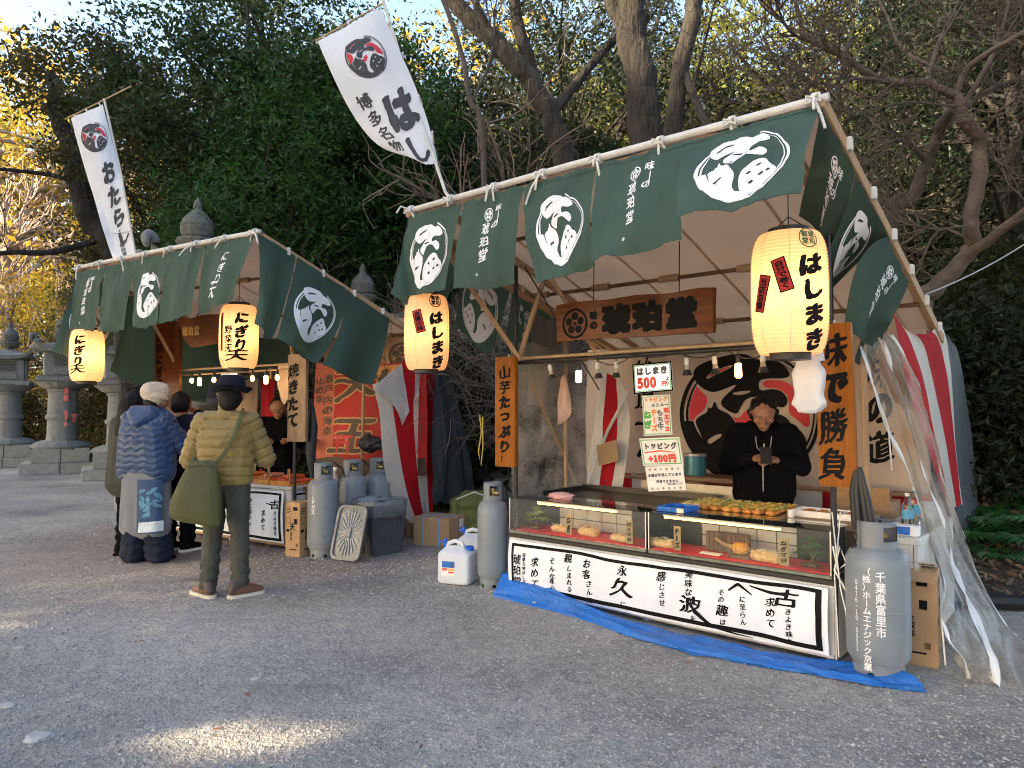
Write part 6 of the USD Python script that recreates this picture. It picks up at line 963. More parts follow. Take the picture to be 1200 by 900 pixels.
pr = Thing('pale_pole', 'pale wooden pole before the red banner of the far stall', 'pole', L.ht(425, 560, 1.0), L); pr.part('pole', tube([L.ht(426, 450, 1.0), L.ht(424, 560, 1.0)], .018, 8), bamboo, True); bb = L.ht(434, 520, .98); v_, f_ = ball((0, 0, 0), 1, 3); bbag = Thing('black_bag', 'black bag hanging on the pale pole in the far stall', 'bag', bb, L); bbag.part('bag', (v_ * [.16, .08, .10] * (.7 + .6 * meshkit.fbm(v_ * 2, 3, 5))[:, None] + bb, f_), tarp_black, True)
# right flank of the far stall: striped cloth and black tarp
cloth('striped_curtain', 'red and white cloth pulled over the right flank of the far stall', 'striped cloth', L, [[(435, 452), (458, 440), (484, 428), (508, 432)], [(444, 500), (464, 490), (488, 486), (508, 500)], [(452, 560), (474, 560), (492, 560), (508, 560)], [(480, 612), (490, 614), (500, 612), (508, 606)]], red_cloth, .9, 1.6, .02, 4, 15, s=2.62, stripes=[(0, .30, kohaku_white), (.30, .62, red_cloth), (.62, .84, kohaku_white), (.84, 1, red_cloth)])
cloth('striped_flap', 'folded corner of the red and white cloth at the far stall', 'striped cloth', L, [[(437, 455), (474, 424), (496, 418)], [(458, 470), (478, 455), (492, 452)], [(472, 500), (480, 480), (490, 462)]], red_cloth, .5, .5, .015, 4, 16, s=2.66, stripes=[(0, .45, kohaku_white), (.45, .75, red_cloth), (.75, 1, kohaku_white)])
cloth('black_tarp', 'black tarp hanging between the two stalls', 'tarp', L, [[(508, 430), (516, 432), (524, 440)], [(508, 500), (526, 500), (543, 505)], [(507, 560), (532, 558), (556, 560)], [(506, 590), (534, 588), (562, 584)]], tarp_black, .6, 1.4, .05, 5, 17, s=2.85)
yr = at(562, 500, 7.2); one('yellow_rope', tube([yr + [0, 0, .12], yr + [.02, 0, -.05], yr + [-.01, 0, -.25], yr + [.015, .01, -.40], yr + [.035, 0, -.2], yr + [.03, 0, .1]], .008, 6), M('yellow_rope_mat', (.40, .30, .06), .8), 'yellow rope loop hanging right of the black tarp', 'rope', yr, W, True)

# ---------------------------------------------------------------- things on the ground
def gas(pt, dia, H, label, text=None, seed=0, yaw=0., tank=gas_grey):
    pt = np.array(pt, float); r = dia / 2; t = Thing('gas_cylinder', label, 'gas cylinder', pt); hb_ = H - .15 * (H / .85)
    body = t.part('body', lathe([(r * .62, .075), (r * .86, .085), (r * .97, .115), (r, .16), (r, hb_ * .52), (r * 1.012, hb_ * .525), (r * 1.012, hb_ * .535), (r, hb_ * .54), (r, hb_ - .11), (r * .97, hb_ - .06), (r * .84, hb_ - .02), (r * .6, hb_), (r * .3, hb_ + .005)], 40, pt), tank, 40)
    t.part('weld_seam', lathe([(r * 1.004, hb_ * .525), (r * 1.018, hb_ * .53), (r * 1.004, hb_ * .535)], 40, pt), tank, True, body)
    ring = lambda rad, z0, h, cut: Sheet(lambda u, v: pt + np.stack([rad * np.cos(u / rad + math.radians(yaw)), rad * np.sin(u / rad + math.radians(yaw)), z0 + h - v], -1), 1, 1).print(cut, 0, .03)
    rb_ = r * .80; Lc = 2 * np.pi * rb_; foot = sbox(0, 0, Lc, .085).difference(shapely.union_all([sbox(Lc * (k + .3) / 6, .045, Lc * (k + .3) / 6 + .035, .07) for k in range(6)])); t.part('foot_ring', cat(ring(rb_, 0, .085, foot), ring(rb_ - .006, 0, .085, foot)), tank)
    rc_ = r * .62; Lc = 2 * np.pi * rc_; hc = H - hb_ + .01; col = sbox(0, 0, Lc * .97, hc).difference(shapely.union_all([sbox(Lc * .18, hc * .2, Lc * .34, hc * .62).buffer(.006), sbox(Lc * .68, hc * .2, Lc * .84, hc * .62).buffer(.006)])); t.part('collar', cat(ring(rc_, hb_ - .015, hc, col), ring(rc_ - .005, hb_ - .015, hc, col)), tank)
    t.part('valve', cat(lathe([(.016, hb_), (.016, hb_ + hc * .4), (.022, hb_ + hc * .42), (.022, hb_ + hc * .55), (.01, hb_ + hc * .6)], 12, pt), mv(rot(lathe([(.02, 0), (.02, .02), (.02, .05)], 10), 90, (0, 1, 0)), pt + [0, 0, hb_ + hc * .35])), M('brass', (.45, .32, .12), .35, .2, metal=.8) if not stage.GetPrimAtPath('/World/Looks/brass') else '/World/Looks/brass', 40)
    fc = math.atan2(*(EYE - pt)[[1, 0]]); sh = Sheet(lambda u, v: pt + np.stack([r * np.cos(fc + u / r), r * np.sin(fc + u / r), hb_ - .09 - v], -1), 1, 1)
    if text: t.part('lettering', sh.print(letters(text, 1), .0025, .02), white_ink, under=body)
    r2 = np.random.default_rng(seed); t.part('hose', tube([pt + [0, 0, hb_ + hc * .5], pt + [r * .5, .1, hb_ + hc * .9], pt + [r * .9, .25, hb_ + hc * .4], pt + [r, .4, hb_ * .8]], .008, 6), black_paint, True)
    return t
gas(ground_at(1030, 790), .325, .845, 'largest grey gas cylinder with white writing, right of the near counter', [('千葉県富里市', .015, .015, .058, 0, .9), ('（株）ホームエナジック京葉', -.052, .0, .042, 0, 1.05), ('0476-10-0551', -.108, .07, .034, 0, .8, .95)], 1, 200)
gas(ground_at(577, 688), .245, .86, 'slim grey gas cylinder at the left end of the near counter', None, 2, 190)
gas(ground_at(378, 652), .30, .93, 'grey gas cylinder beside the far counter, nearest of the three', [('ＬＰガス', -.10, .05, .05)], 3, 210)
gas(ground_at(378, 652) + [.20, .40, 0], .30, .93, 'grey gas cylinder in the middle of the three by the far stall', None, 4, 200)
gas(ground_at(378, 652) + [.42, .66, 0], .30, .93, 'grey gas cylinder rightmost of the three by the far stall', None, 5, 205)
def carton(pt, w, d, h, yaw, label, marks, straps=False, open_=False):
    pt = np.array(pt, float); F = Frame(pt, (math.cos(math.radians(yaw)), math.sin(math.radians(yaw)))); t = Thing('cardboard_box', label, 'cardboard box', (0, 0, 0), F); b = t.part('body', box(-w / 2, w / 2, -d / 2, d / 2, 0, h, .004), cardboard)
    t.part('tape', box(-.02, .02, -d / 2 - .001, d / 2 + .001, h - .03, h + .001), M('tape', (.45, .32, .17), .3, .05) if not stage.GetPrimAtPath('/World/Looks/tape') else '/World/Looks/tape', under=b)
    if open_: t.part('flap', rot(box(-w / 2, w / 2, -d / 2 - .10, -d / 2, h + .001, h + .005), 22, (1, 0, 0), (0, -d / 2, h)), cardboard); t.part('flap', rot(box(-w / 2 + .01, w / 2 - .02, d / 2 - .12, d / 2, h + .003, h + .007), -14, (1, 0, 0), (0, d / 2, h)), cardboard)
    for f_, sh in (('f', flat((-w / 2, -d / 2, h), X_, -Z_, w, h)), ('r', flat((w / 2, -d / 2, h), Y_, -Z_, d, h)), ('l', flat((-w / 2, d / 2, h), -Y_, -Z_, d, h))):
        if marks.get(f_): t.part('print', sh.print(shapely.union_all(marks[f_]), .0015, None), black_ink if not straps else paper, under=b)
    if straps:
        for x in (-w * .22, w * .22): t.part('strap', box(x - .008, x + .008, -d / 2 - .002, d / 2 + .002, -.0, h + .002), M('strap_blue', (.12, .30, .55), .5) if not stage.GetPrimAtPath('/World/Looks/strap_blue') else '/World/Looks/strap_blue')
        t.part('strap', box(-w / 2 - .002, w / 2 + .002, -.008, .008, 0, h + .003), '/World/Looks/strap_blue')
r_ = np.random.default_rng(21)
def labelling(w, h, seed): r = np.random.default_rng(seed); return [sbox(w * x, h * y, w * (x + a), h * (y + b)) for x, y, a, b in [(.08, .10, .30, .012), (.08, .13, .26, .012), (.08, .16, .32, .012), (.08, .19, .22, .012), (.55, .08, .3, .07), (.62, .30, .22, .10), (.08, .5, .2, .05), (.3, .86, .5, .02)]] + [line('AIZOKIHS', w * .42, h * .48, h * .06, 4, .8, 90)] + [fr_(w * .4, h * .14, 0, .003).difference(sbox(0, 0, 0, 0)) if False else affinity.translate(fr_(w * .3, h * .10, 0, .003), w * .1, h * .28)] + [sbox(w * .75 + k * .004, h * .75, w * .75 + k * .004 + r.uniform(.001, .003), h * .82) for k in range(8)]
carton(ground_at(1090, 782) + [.0, .1, 0], .20, .21, .53, -35, 'tall brown carton right of the largest gas cylinder, flaps open', {'f': labelling(.18, .52, 1), 'r': labelling(.2, .52, 2)}, open_=True)
carton(ground_at(351, 650), .19, .20, .53, -28, 'tall brown carton before the far stall beside a gas cylinder', {'f': [*labelling(.19, .53, 3), line('天', .06, .24, .07, 3)], 'r': labelling(.2, .53, 4)})
carton(ground_at(513, 640) + [0, .16, 0], .44, .36, .30, -24, 'wide brown carton with blue straps between the stalls', {'r': [sbox(.22, .03, .32, .12)]}, straps=True)
# trash can and its lid
gp = ground_at(440, 652) + [0, .18, 0]; F_ = Frame(gp, (math.cos(-.75), math.sin(-.75))); tcn = Thing('trash_can', 'dark ribbed trash can with a clear bag over its rim', 'trash can', (0, 0, 0), F_); bin_grey = M('bin_grey', (.045, .048, .058), .5, .15, 8); w0, w1, d0, d1, hh = .15, .185, .17, .21, .50
v8 = np.array([(sx * (w1 if k else w0), sy * (d1 if k else d0), hh * k) for k in (0, 1) for sx in (-1, 1) for sy in (-1, 1)]); tcn.part('body', manifold3d.Manifold.hull_points(v8), bin_grey)
for sy in (-1, 1):
    for k in range(7): x = (k / 6 - .5) * 1.7; tcn.part('rib', bar((x * w0, sy * d0, .02), (x * w1, sy * d1, hh - .06), .014, .012, .003), bin_grey)
for sx in (-1, 1):
    for k in range(8): y = (k / 7 - .5) * 1.7; tcn.part('rib', bar((sx * w0, y * d0, .02), (sx * w1, y * d1, hh - .06), .012, .014, .003), bin_grey)
th_ = np.linspace(0, 2 * np.pi, 90); sq = lambda e, a, b: np.stack([a * np.sign(np.cos(th_)) * np.abs(np.cos(th_)) ** e, b * np.sign(np.sin(th_)) * np.abs(np.sin(th_)) ** e], -1)
bg_ = []
for j, (a, b, z) in enumerate([(.15, .18, hh - .02), (.175, .20, hh + .03), (.20, .225, hh + .045), (.215, .24, hh + .02), (.212, .238, hh - .05), (.206, .232, hh - .11)]): q_ = sq(.45, a, b); nz = meshkit.fbm(np.stack([np.cos(th_) * 4, np.sin(th_) * 4, 0 * th_ + j], -1), 3, 5) - .5; bg_.append(np.c_[q_ * (1 + .12 * nz[:, None]), z + .05 * nz])
tcn.part('bin_bag', (np.vstack(bg_), grid_faces(6, 90)), clear('bag_film', (.86, .87, .89), 1.22, .12, haze=.16, hcol=(.45, .48, .52)), True)
lp = ground_at(410, 657); ldF = Frame(lp, (math.cos(-.42), math.sin(-.42))); lid = Thing('loose_lid', 'grey ribbed lid leaning against the trash can', 'lid', (0, 0, 0), ldF); tl = lambda m: rot(m, -72 + 90, (1, 0, 0), (0, 0, 0)); lid_m = M('lid_grey', (.12, .13, .14), .4, .15, 8)
def rr(a, b, z0, z1): return mv((lambda m: (np.array(m.vertices), np.array(m.faces)))(trimesh.creation.extrude_polygon(sbox(-a, -b, a, b).buffer(.07), z1 - z0, engine='earcut')), (0, 0, z0))
up_ = lambda m: mv(rot(rot(m, 90, (1, 0, 0)), -17, (1, 0, 0)), (0, .0, .265)); lid.part('rim', up_(trimesh.creation.extrude_polygon(sbox(-.10, -.19, .10, .19).buffer(.07).difference(sbox(-.09, -.18, .09, .18).buffer(.055)), .03, engine='earcut')), lid_m); lid.part('plate', up_(rr(.09, .18, .004, .012)), lid_m)
for k in range(20): a = k * np.pi / 10; e = np.array([math.cos(a) * .135, math.sin(a) * .225, .018]); lid.part('rib', up_(bar((e[0] * .25, e[1] * .2, .016), e, .010, .010, .002)), M('lid_light', (.26, .28, .30), .4) if not stage.GetPrimAtPath('/World/Looks/lid_light') else '/World/Looks/lid_light')
lid.part('grip', up_(box(-.03, .03, -.05, .05, .012, .035, .006)), lid_m)
# water jugs
jug_mat = M('jug_plastic', (.66, .70, .76), .35, .05, 5, transl=.25); cap_blue = M('cap_blue', (.01, .10, .50), .4)
def jug(pt, yaw, label, lab):
    F = Frame(pt, (math.cos(yaw), math.sin(yaw))); t = Thing('water_jug', label, 'water jug', (0, 0, 0), F); sp = [((sx * .115, sy * .09, z), .03) for sx in (-1, 1) for sy in (-1, 1) for z in (.035, .24)]; b = smoothed(hullof(*sp, ((-.09, .0, .275), .03), ((.03, 0, .285), .03)), .02, 3); p = t.part('body', b, jug_mat, True)
    t.part('handle', tube([(-.10, 0, .27), (-.085, 0, .325), (-.03, 0, .345), (.03, 0, .335), (.05, 0, .28)], [.02, .019, .018, .018, .022], 10), jug_mat, True); t.part('cap', lathe([(.034, .0), (.038, .005), (.038, .03), (.03, .036)], 22, (.10, 0, .275)), cap_blue, 40); t.part('tap', cat(lathe([(.012, 0), (.014, .05), (.02, .055), (.02, .075)], 12, (-.12, 0, .285)), tube([(-.12, 0, .33), (-.16, -.01, .33)], .01, 8)), cap_blue, 40)
    if lab:
        sh = flat((-.095, -.1215, .20), X_, -Z_, .12, .12)
        for nm, g, m in (('label', sbox(0, 0, .12, .12), paper), ('label_sky', sbox(.003, .003, .117, .055), tarp_blue), ('label_print', shapely.union_all([sbox(.005, .06, .05, .08), sbox(.06, .085, .11, .1)]), mk_red), ('label_print', sbox(.06, .06, .115, .08), bit_mats[2]), ('lettering', line('水', .08, .03, .035), mk_dark)): t.part(nm, sh.print(g, .002 + .0012 * len(nm) * .1, None), m, under=p)
jug(ground_at(536, 686) + [0, .1, 0], -.35, 'white water jug with blue cap and printed label, in front', True); jug(ground_at(553, 672) + [.02, .25, 0], -.4, 'white water jug half hidden behind the labelled jug and the slim cylinder', False)
gb = ground_at(540, 642) + [.12, .55, 0]; v_, f_ = ball((0, 0, 0), 1, 5); n_ = meshkit.fbm(v_ * 2.1, 4, 11); ob = Thing('green_duffel', 'olive green sack bulging behind the strapped carton', 'sack', gb); ob.part('sack', (np.maximum(np.sign(v_) * np.abs(v_) ** .75 * [.28, .22, .27] * (.75 + .5 * n_)[:, None] + [0, 0, .26], [-9, -9, .005]) + gb, f_), M('olive_fabric', (.10, .11, .022), .7, .2, 6, .4, 30), True); ob.part('cord', tube([gb + [-.2, -.1, .45], gb + [0, -.18, .54], gb + [.2, -.1, .46]], .008, 6), rope_white, True)
sb2 = L.ht(392, 552, .25); spb = Thing('spray_bottle', 'pale spray bottle standing on the far counter corner', 'spray bottle', sb2 * [1, 1, 0] + [0, 0, .652], L); c_ = sb2 * [1, 1, 0] + [0, 0, .652]; spb.part('bottle', lathe([(.04, 0), (.042, .01), (.042, .10), (.016, .14), (.016, .17)], 20, c_), M('spray_pink', (.62, .45, .42), .4, transl=.2), 40); spb.part('trigger', cat(box(c_[0] - .045, c_[0] + .03, c_[1] - .012, c_[1] + .012, .652 + .17, .652 + .20, .004), bar(c_ + [-.02, 0, .17], c_ + [-.04, 0, .12], .012)), paper); lc2 = Thing('end_table', 'small dark end table of the far stall behind the gas cylinders', 'table', (2.3, .4, 0), L); lc2.part('top', box(2.0, 2.30, .12, .6, .61, .645, .005), dark_wood); [lc2.part('leg', box(s, s + .04, y, y + .04, 0, .61), dark_wood) for s in (2.02, 2.24) for y in (.14, .54)]
# ---------------------------------------------------------------- banner flags
def nobori(label, ctrl, pole, cross, w, h, prints, seed):
    t = Thing('banner_flag', label, 'banner flag', pole[0]); sh = patch(ctrl, w, h, .012, 4, seed, 30, 60); p = t.part('cloth', sh.mesh(), white_cloth, True)
    t.part('pole', tube(pole, .012, 8), pipe_white, True); t.part('cross_bar', tube(cross, .008, 8), bamboo, True)
    for q in (.1, .3, .55, .8): a = sh.fn(np.array([w]), np.array([h * q]))[0]; d = np.array(pole[-1]) - pole[0]; k = np.dot(a - pole[0], d) / (d @ d); t.part('loop', tube([a, pole[0] + d * k], .008, 5), white_cloth)
    for q in (.1, .5, .9): a = sh.fn(np.array([w * q]), np.array([0.]))[0]; c0, c1 = map(np.array, (cross[0], cross[-1])); k = np.dot(a - c0, c1 - c0) / ((c1 - c0) @ (c1 - c0)); t.part('loop', tube([a, c0 + (c1 - c0) * k], .008, 5), white_cloth)
    for nm, g, m, o in prints: t.part(nm, sh.print(g, o, .04), m, under=p)
Y1 = 5.25; f1 = [[at(373, 48, Y1), at(410, 29, Y1 - .03), at(446, 9, Y1)], [at(388, 85, Y1 - .04), at(428, 75, Y1 - .08), at(468, 58, Y1)], [at(412, 132, Y1 + .03), at(452, 122, Y1 - .04), at(492, 112, Y1)], [at(441, 168, Y1 + .05), at(474, 166, Y1 - .05), at(506, 160, Y1)], [at(482, 180, Y1), at(498, 192, Y1 - .06), at(512, 190, Y1)]]
inkg = M('faded_ink', (.035, .036, .042), .7, .2)
nobori('white banner flag over the near stall with red black mark, its foot caught in twigs', f1, [R.w((.22, -.74, 2.80)), at(522, 225, Y1 - .05), at(478, 95, Y1 + .02), at(448, -2, Y1)], [at(370, 48, Y1), at(449, 4, Y1)], .50, 1.10, [('emblem_red', place(EMBRED, .27, .24, .135), red_ink, .003), ('emblem', place(EMB, .27, .24, .135), inkg, .004), ('lettering', letters([('はし', .33, .47, .30, 0, .85), ('博多名物', .12, .45, .12, -4)], 7, .05), inkg, .004)], 51)
Y2 = 7.55; f2 = [[at(82, 138, Y2), at(102, 131, Y2 - .03), at(121, 122, Y2)], [at(99, 200, Y2 - .05), at(119, 195, Y2 - .08), at(137, 190, Y2)], [at(118, 262, Y2), at(133, 258, Y2 + .04), at(149, 250, Y2)], [at(133, 306, Y2), at(145, 303, Y2), at(159, 297, Y2)]]
nobori('narrow white banner flag over the far stall with brush letters', f2, [L.w((.18, -.86, 2.9)), at(160, 304, Y2), at(141, 200, Y2 + .02), at(122, 116, Y2)], [at(76, 140, Y2), at(154, 101, Y2)], .40, 1.66, [('emblem_red', place(EMBRED, .20, .27, .145), red_ink, .003), ('emblem', place(EMB, .20, .27, .145), inkg, .004), ('lettering', letters([('おたらし', .26, .50, .24, -2, .75), ('琥珀堂', .24, 1.42, .07)], 6, .05), inkg, .004)], 52)
# ---------------------------------------------------------------- people
def chain(*pr): return [hullof(a, b) for a, b in zip(pr, pr[1:])]
def head_mesh(c, tilt=0., turn=0.):
    """Skull, jaw, brow, nose, lips, chin and ears, looking along +y before turning."""
    ms = [hullof(((0, -.012, .035), .092), ((0, .015, .03), .086)), hullof(((0, .02, 0), .072), ((0, .055, -.075), .034), ((0, .045, -.06), .045)), hullof(((0, .095, .015), .010), ((0, .118, -.022), .012), ((0, .095, -.03), .014)), hullof(((-.038, .083, .03), .014), ((.038, .083, .03), .014)), hullof(((-.02, .088, -.052), .010), ((.02, .088, -.052), .010)), hullof(((-.045, .06, -.015), .03), ((.045, .06, -.015), .03))]
    for s in (-1, 1): ms.append(hullof(((s * .088, -.005, .02), .014), ((s * .092, -.018, .028), .012), ((s * .086, .0, -.02), .011)))
    m = smoothed(union(ms), .012, 5); v = np.array(m.vertices); v, f = rot(rot((v, np.array(m.faces)), tilt, (1, 0, 0)), turn); return v + c, f
def hand_hulls(wr, d, up, curl, side, sc=1.0):
    """A palm with four bent fingers and a side thumb. wr: wrist; d: along the hand; up: back of the hand."""
    d = np.array(d, float) / np.linalg.norm(d); up = np.array(up, float); up -= (up @ d) * d; up /= np.linalg.norm(up); s = np.cross(d, up) * side; ms = []; wr = np.array(wr, float)
    k = [wr + d * .085 * sc + s * (x - .5) * .068 * sc for x in (.0, .33, .66, 1.)]; ms.append(hullof((wr, .024 * sc), *[(p, .0125 * sc) for p in k]))
    for p, l in zip(k, (.066, .078, .072, .055)):
        q, a = p, 0.; r0 = .0092 * sc
        for n, f in enumerate((.45, .32, .23)): a += math.radians(curl) * (1 if n else .7); e = q + (d * math.cos(a) - up * math.sin(a)) * l * f * sc * 1.05; ms.append(hullof((q, r0), (e, r0 * .92))); q, r0 = e, r0 * .92
    b = wr + d * .03 * sc - s * .028 * sc; e1 = b + (d * .6 - s * .75 - up * .2) * .04 * sc; e2 = e1 + (d * .9 - s * .15 - up * .35) * .034 * sc; ms += [hullof((b, .014 * sc), (e1, .0105 * sc)), hullof((e1, .0105 * sc), (e2, .009 * sc))]; return ms
class Person:
    def __init__(s, label, origin, facing, joints, frame_base=W):
        f = np.array([facing[0], facing[1]], float); f /= np.linalg.norm(f); s.F = Frame(origin, (f[1], -f[0])); s.t = Thing('person', label, 'person', (0, 0, 0), s.F); s.j = joints
    def body(s, head, tilt=0, turn=0, curl=45, hands=None):
        """The continuous body: head, neck, trunk, tapering limbs, feet and hands."""
        j = s.j; J = {k: np.array(v, float) for k, v in j.items()}; ms = [hullof((J['hip'] + [-.07, 0, 0], .085), (J['hip'] + [.07, 0, 0], .085)), hullof((J['hip'], .10), (J['waist'], .10)), hullof((J['waist'], .10), (J['chest'] + [-.07, 0, 0], .115), (J['chest'] + [.07, 0, 0], .115)), hullof((J['shl'], .055), (J['shr'], .055), (J['chest'], .11)), hullof((J['neck'], .052), (head + np.array([0, -.005, -.05]), .05))]
        for a in 'lr':
            sd = -1 if a == 'l' else 1; ms += chain((J['sh' + a], .052), (J['el' + a], .038), (J['wr' + a], .026)); ms += chain((J['hip'] + [sd * .085, 0, -.03], .080), (J['kn' + a], .054), (J['an' + a], .042)); ms.append(hullof((J['an' + a], .04), (J['an' + a] + np.array(J.get('toe' + a, [0, .14, -.05])), .03)))
            d = J['wr' + a] - J['el' + a] if hands is None else hands[a][0]; ms += hand_hulls(J['wr' + a], d, (0, 0, 1) if hands is None else hands[a][1], curl, sd)
        hm = head_mesh(head, tilt, turn); b = vf(smoothed(union(ms), .016, 4)); H_ = manifold3d.Manifold(manifold3d.Mesh(np.asarray(hm[0], np.float32), np.asarray(hm[1], np.uint32))); B_ = manifold3d.Manifold(manifold3d.Mesh(np.asarray(b[0], np.float32), np.asarray(b[1], np.uint32)))
        m = H_ + B_; s.t.part('body', m if m.num_tri() else cat(hm, b), skin, 50); return J
    def wear(s, name, hulls, mat, size=.018, disp=None, it=6, smooth=True, label=None):
        m = smoothed(union(hulls), size, it); v = np.array(m.vertices); n = np.array(m.vertex_normals)
        if disp is not None: v = v + n * disp(v, n)[:, None]
        return s.t.part(name, (v, np.array(m.faces)), mat, smooth, label=label)
def quilt(bones, pitch, amp, wave=0.):
    """Padded bands across each bone: (start, end, offset)."""
    def fn(v, n):
        best, val = np.full(len(v), 9e9), np.zeros(len(v))
        for a, b, rad in bones:
            a, b = np.array(a, float), np.array(b, float); d = b - a; l = np.linalg.norm(d); d /= l; k = (v - a) @ d; dist = np.linalg.norm(v - a - np.clip(k, 0, l)[:, None] * d, axis=1) - rad; q = v - a - k[:, None] * d; ang = np.arctan2(q[:, 0], q[:, 1]); ph = (k + wave * np.sin(ang * 9) ) / pitch; w = np.abs((ph % 1) - .5) * 2
            x = amp * (.45 - 1.5 * w ** 5); m = dist < best; best[m] = dist[m]; val[m] = x[m]
        return val + .010 * (meshkit.fbm(v * [16, 16, 22], 3, 3) - .5)
    return fn
def folds(amp, sc=(9, 9, 4)): return lambda v, n: amp * (meshkit.fbm(v * sc, 3, 4) - .5) * 2
def shoe(P, an, yaw, mats, sole):
    c = np.array(an, float); R2 = lambda m: mv(rot(m, yaw), c * [1, 1, 0]); up = smoothed(hullof(((0, -.045, .05), .038), ((0, .0, .07), .042), ((0, .10, .045), .036), ((0, .165, .036), .028)), .015, 4); v, f = vf(up); v = np.maximum(v, [-9, -9, .016]); P.t.part('shoe', R2((v, f)), mats[0], True); P.t.part('shoe_sole', R2((lambda m: (np.array(m.vertices), np.array(m.faces)))(trimesh.creation.extrude_polygon(LineString([(0, -.05), (0, .16)]).buffer(.045), .024, engine='earcut'))), sole)
    hl = smoothed(hullof(((0, -.05, .055), .040), ((0, -.005, .10), .044), ((0, -.03, .10), .044)), .015, 3); P.t.part('shoe_collar', R2(hl), mats[1], True)
def jeans(P, J, mat, rl=(.10, .078, .064), rise=.135, name='trousers', flare=0., amp=.015):
    hs = [hullof((J['hip'] + [-.075, 0, .02], rise - .02), (J['hip'] + [.075, 0, .02], rise - .02))]
    for a in 'lr': sd = -1 if a == 'l' else 1; hs += chain((J['hip'] + [sd * .085, 0, -.04], rl[0] + .008), (J['kn' + a], rl[1]), (J['an' + a] + [0, 0, .0], rl[2] + flare))
    return P.wear(name, hs, mat, .014, lambda v, n: amp * (meshkit.fbm(v * [9, 9, 15], 3, 4) - .5) * 2 + .5 * amp * np.sin(v[:, 2] * 70 + 9 * v[:, 0] + 3 * np.sin(v[:, 1] * 30)) * np.exp(-((v[:, 2] - .2) / .17) ** 2), 5)
nylon_mustard = M('nylon_mustard', (.185, .125, .030), .55, .12, 6, .25, 50, sheen=.15, bd=.006); nylon_blue = M('nylon_blue', (.010, .036, .105), .50, .15, 6, .25, 50, sheen=.1, bd=.006)
trouser_olive = M('trouser_olive', (.040, .043, .033), .85, .15, 8, .3, 120); denim_dark = M('denim_dark', (.010, .014, .028), .9, .2, 8, .3, 120, spec=.15); black_wear = M('black_wear', (.004, .004, .005), .95, .3, 6, .3, 60, spec=.08); navy_wear = M('navy_wear', (.007, .009, .020), .9, .2, 8, .4, 60, spec=.12); green_wear = M('green_wear', (.020, .025, .016), .8, .2, 6, .3, 50)
apron_grey = M('apron_grey', (.14, .15, .17), .85, .12, 5, .3, 60); leather_brown = M('leather_brown', (.115, .048, .028), .55, .2, 12); leather_dark = M('leather_dark', (.035, .022, .020), .55, .2, 12); sole_mat = M('sole_cream', (.50, .46, .38), .7, .1); felt_navy = M('felt_navy', (.010, .012, .019), .9, .15, 8, .3, 200, spec=.15); wool_cream = M('wool_cream', (.46, .39, .31), .95, .06, 60, .6, 300, bd=.003); bag_olive = M('bag_olive', (.050, .054, .014), .7, .15, 4, .3, 14, bd=.02)
def joints(H, sh=.185, **k):
    j = dict(hip=(0, 0, .53 * H), waist=(0, 0, .62 * H), chest=(0, 0, .74 * H), shl=(-sh, 0, .815 * H), shr=(sh, 0, .815 * H), neck=(0, -.005, .845 * H), ell=(-.27, .06, .65 * H), elr=(.27, .06, .65 * H), wrl=(-.14, .27, .68 * H), wrr=(.14, .27, .68 * H), knl=(-.10, .02, .285 * H), knr=(.10, .02, .285 * H), anl=(-.11, 0, .055 * H), anr=(.11, 0, .055 * H)); j.update(k); return j
# the man in the hat
o = ground_at(260, 700) + [0, .05, 0]; j = joints(1.66, .175, ell=(-.285, .03, 1.06), elr=(.285, .06, 1.06), wrl=(-.12, .30, 1.10), wrr=(.13, .30, 1.10), anl=(-.125, .0, .09), anr=(.125, -.03, .09), toel=(-.09, .10, -.05), toer=(.09, .10, -.05)); P = Person('man in a mustard puffer jacket and dark hat seen from behind', o, (-.10, 1), j); J = P.body(np.array([.02, .02, 1.545]), -8, 8)
jk = [hullof((J['shl'] + [.01, 0, -.0], .085), (J['shr'] + [-.01, 0, 0], .085), ((0, .0, 1.20), .16)), hullof(((-.085, 0, 1.22), .145), ((.085, 0, 1.22), .145), ((-.07, .0, .96), .14), ((.07, 0, .96), .14)), hullof(((-.08, 0, .93), .13), ((.08, 0, .93), .13), ((0, 0, 1.0), .15)), hullof(((0, -.005, 1.36), .085), ((0, .0, 1.445), .072))] + chain((J['shl'], .085), (J['ell'], .078), (J['wrl'], .055)) + chain((J['shr'], .085), (J['elr'], .078), (J['wrr'], .055))
P.wear('jacket', jk, nylon_mustard, .0105, quilt([((0, 0, .86), (0, 0, 1.48), .16), (J['shl'], J['ell'], .08), (J['ell'], J['wrl'], .07), (J['shr'], J['elr'], .08), (J['elr'], J['wrr'], .07)],   .074, .012), 4)
jeans(P, J, trouser_olive, (.095, .076, .066), .14); shoe(P, J['anl'] - [0, .02, 0], 48, (leather_brown, leather_dark), sole_mat); shoe(P, J['anr'] - [0, .02, 0], -52, (leather_brown, leather_dark), sole_mat)
hc = np.array([.02, .015, 1.565]); th = np.linspace(0, 2 * np.pi, 40, endpoint=False)
P.t.part('hair', smoothed(hullof((hc + [0, -.02, -.02], .098), (hc + [0, -.045, -.07], .070)), .015, 3), hair_black, True)
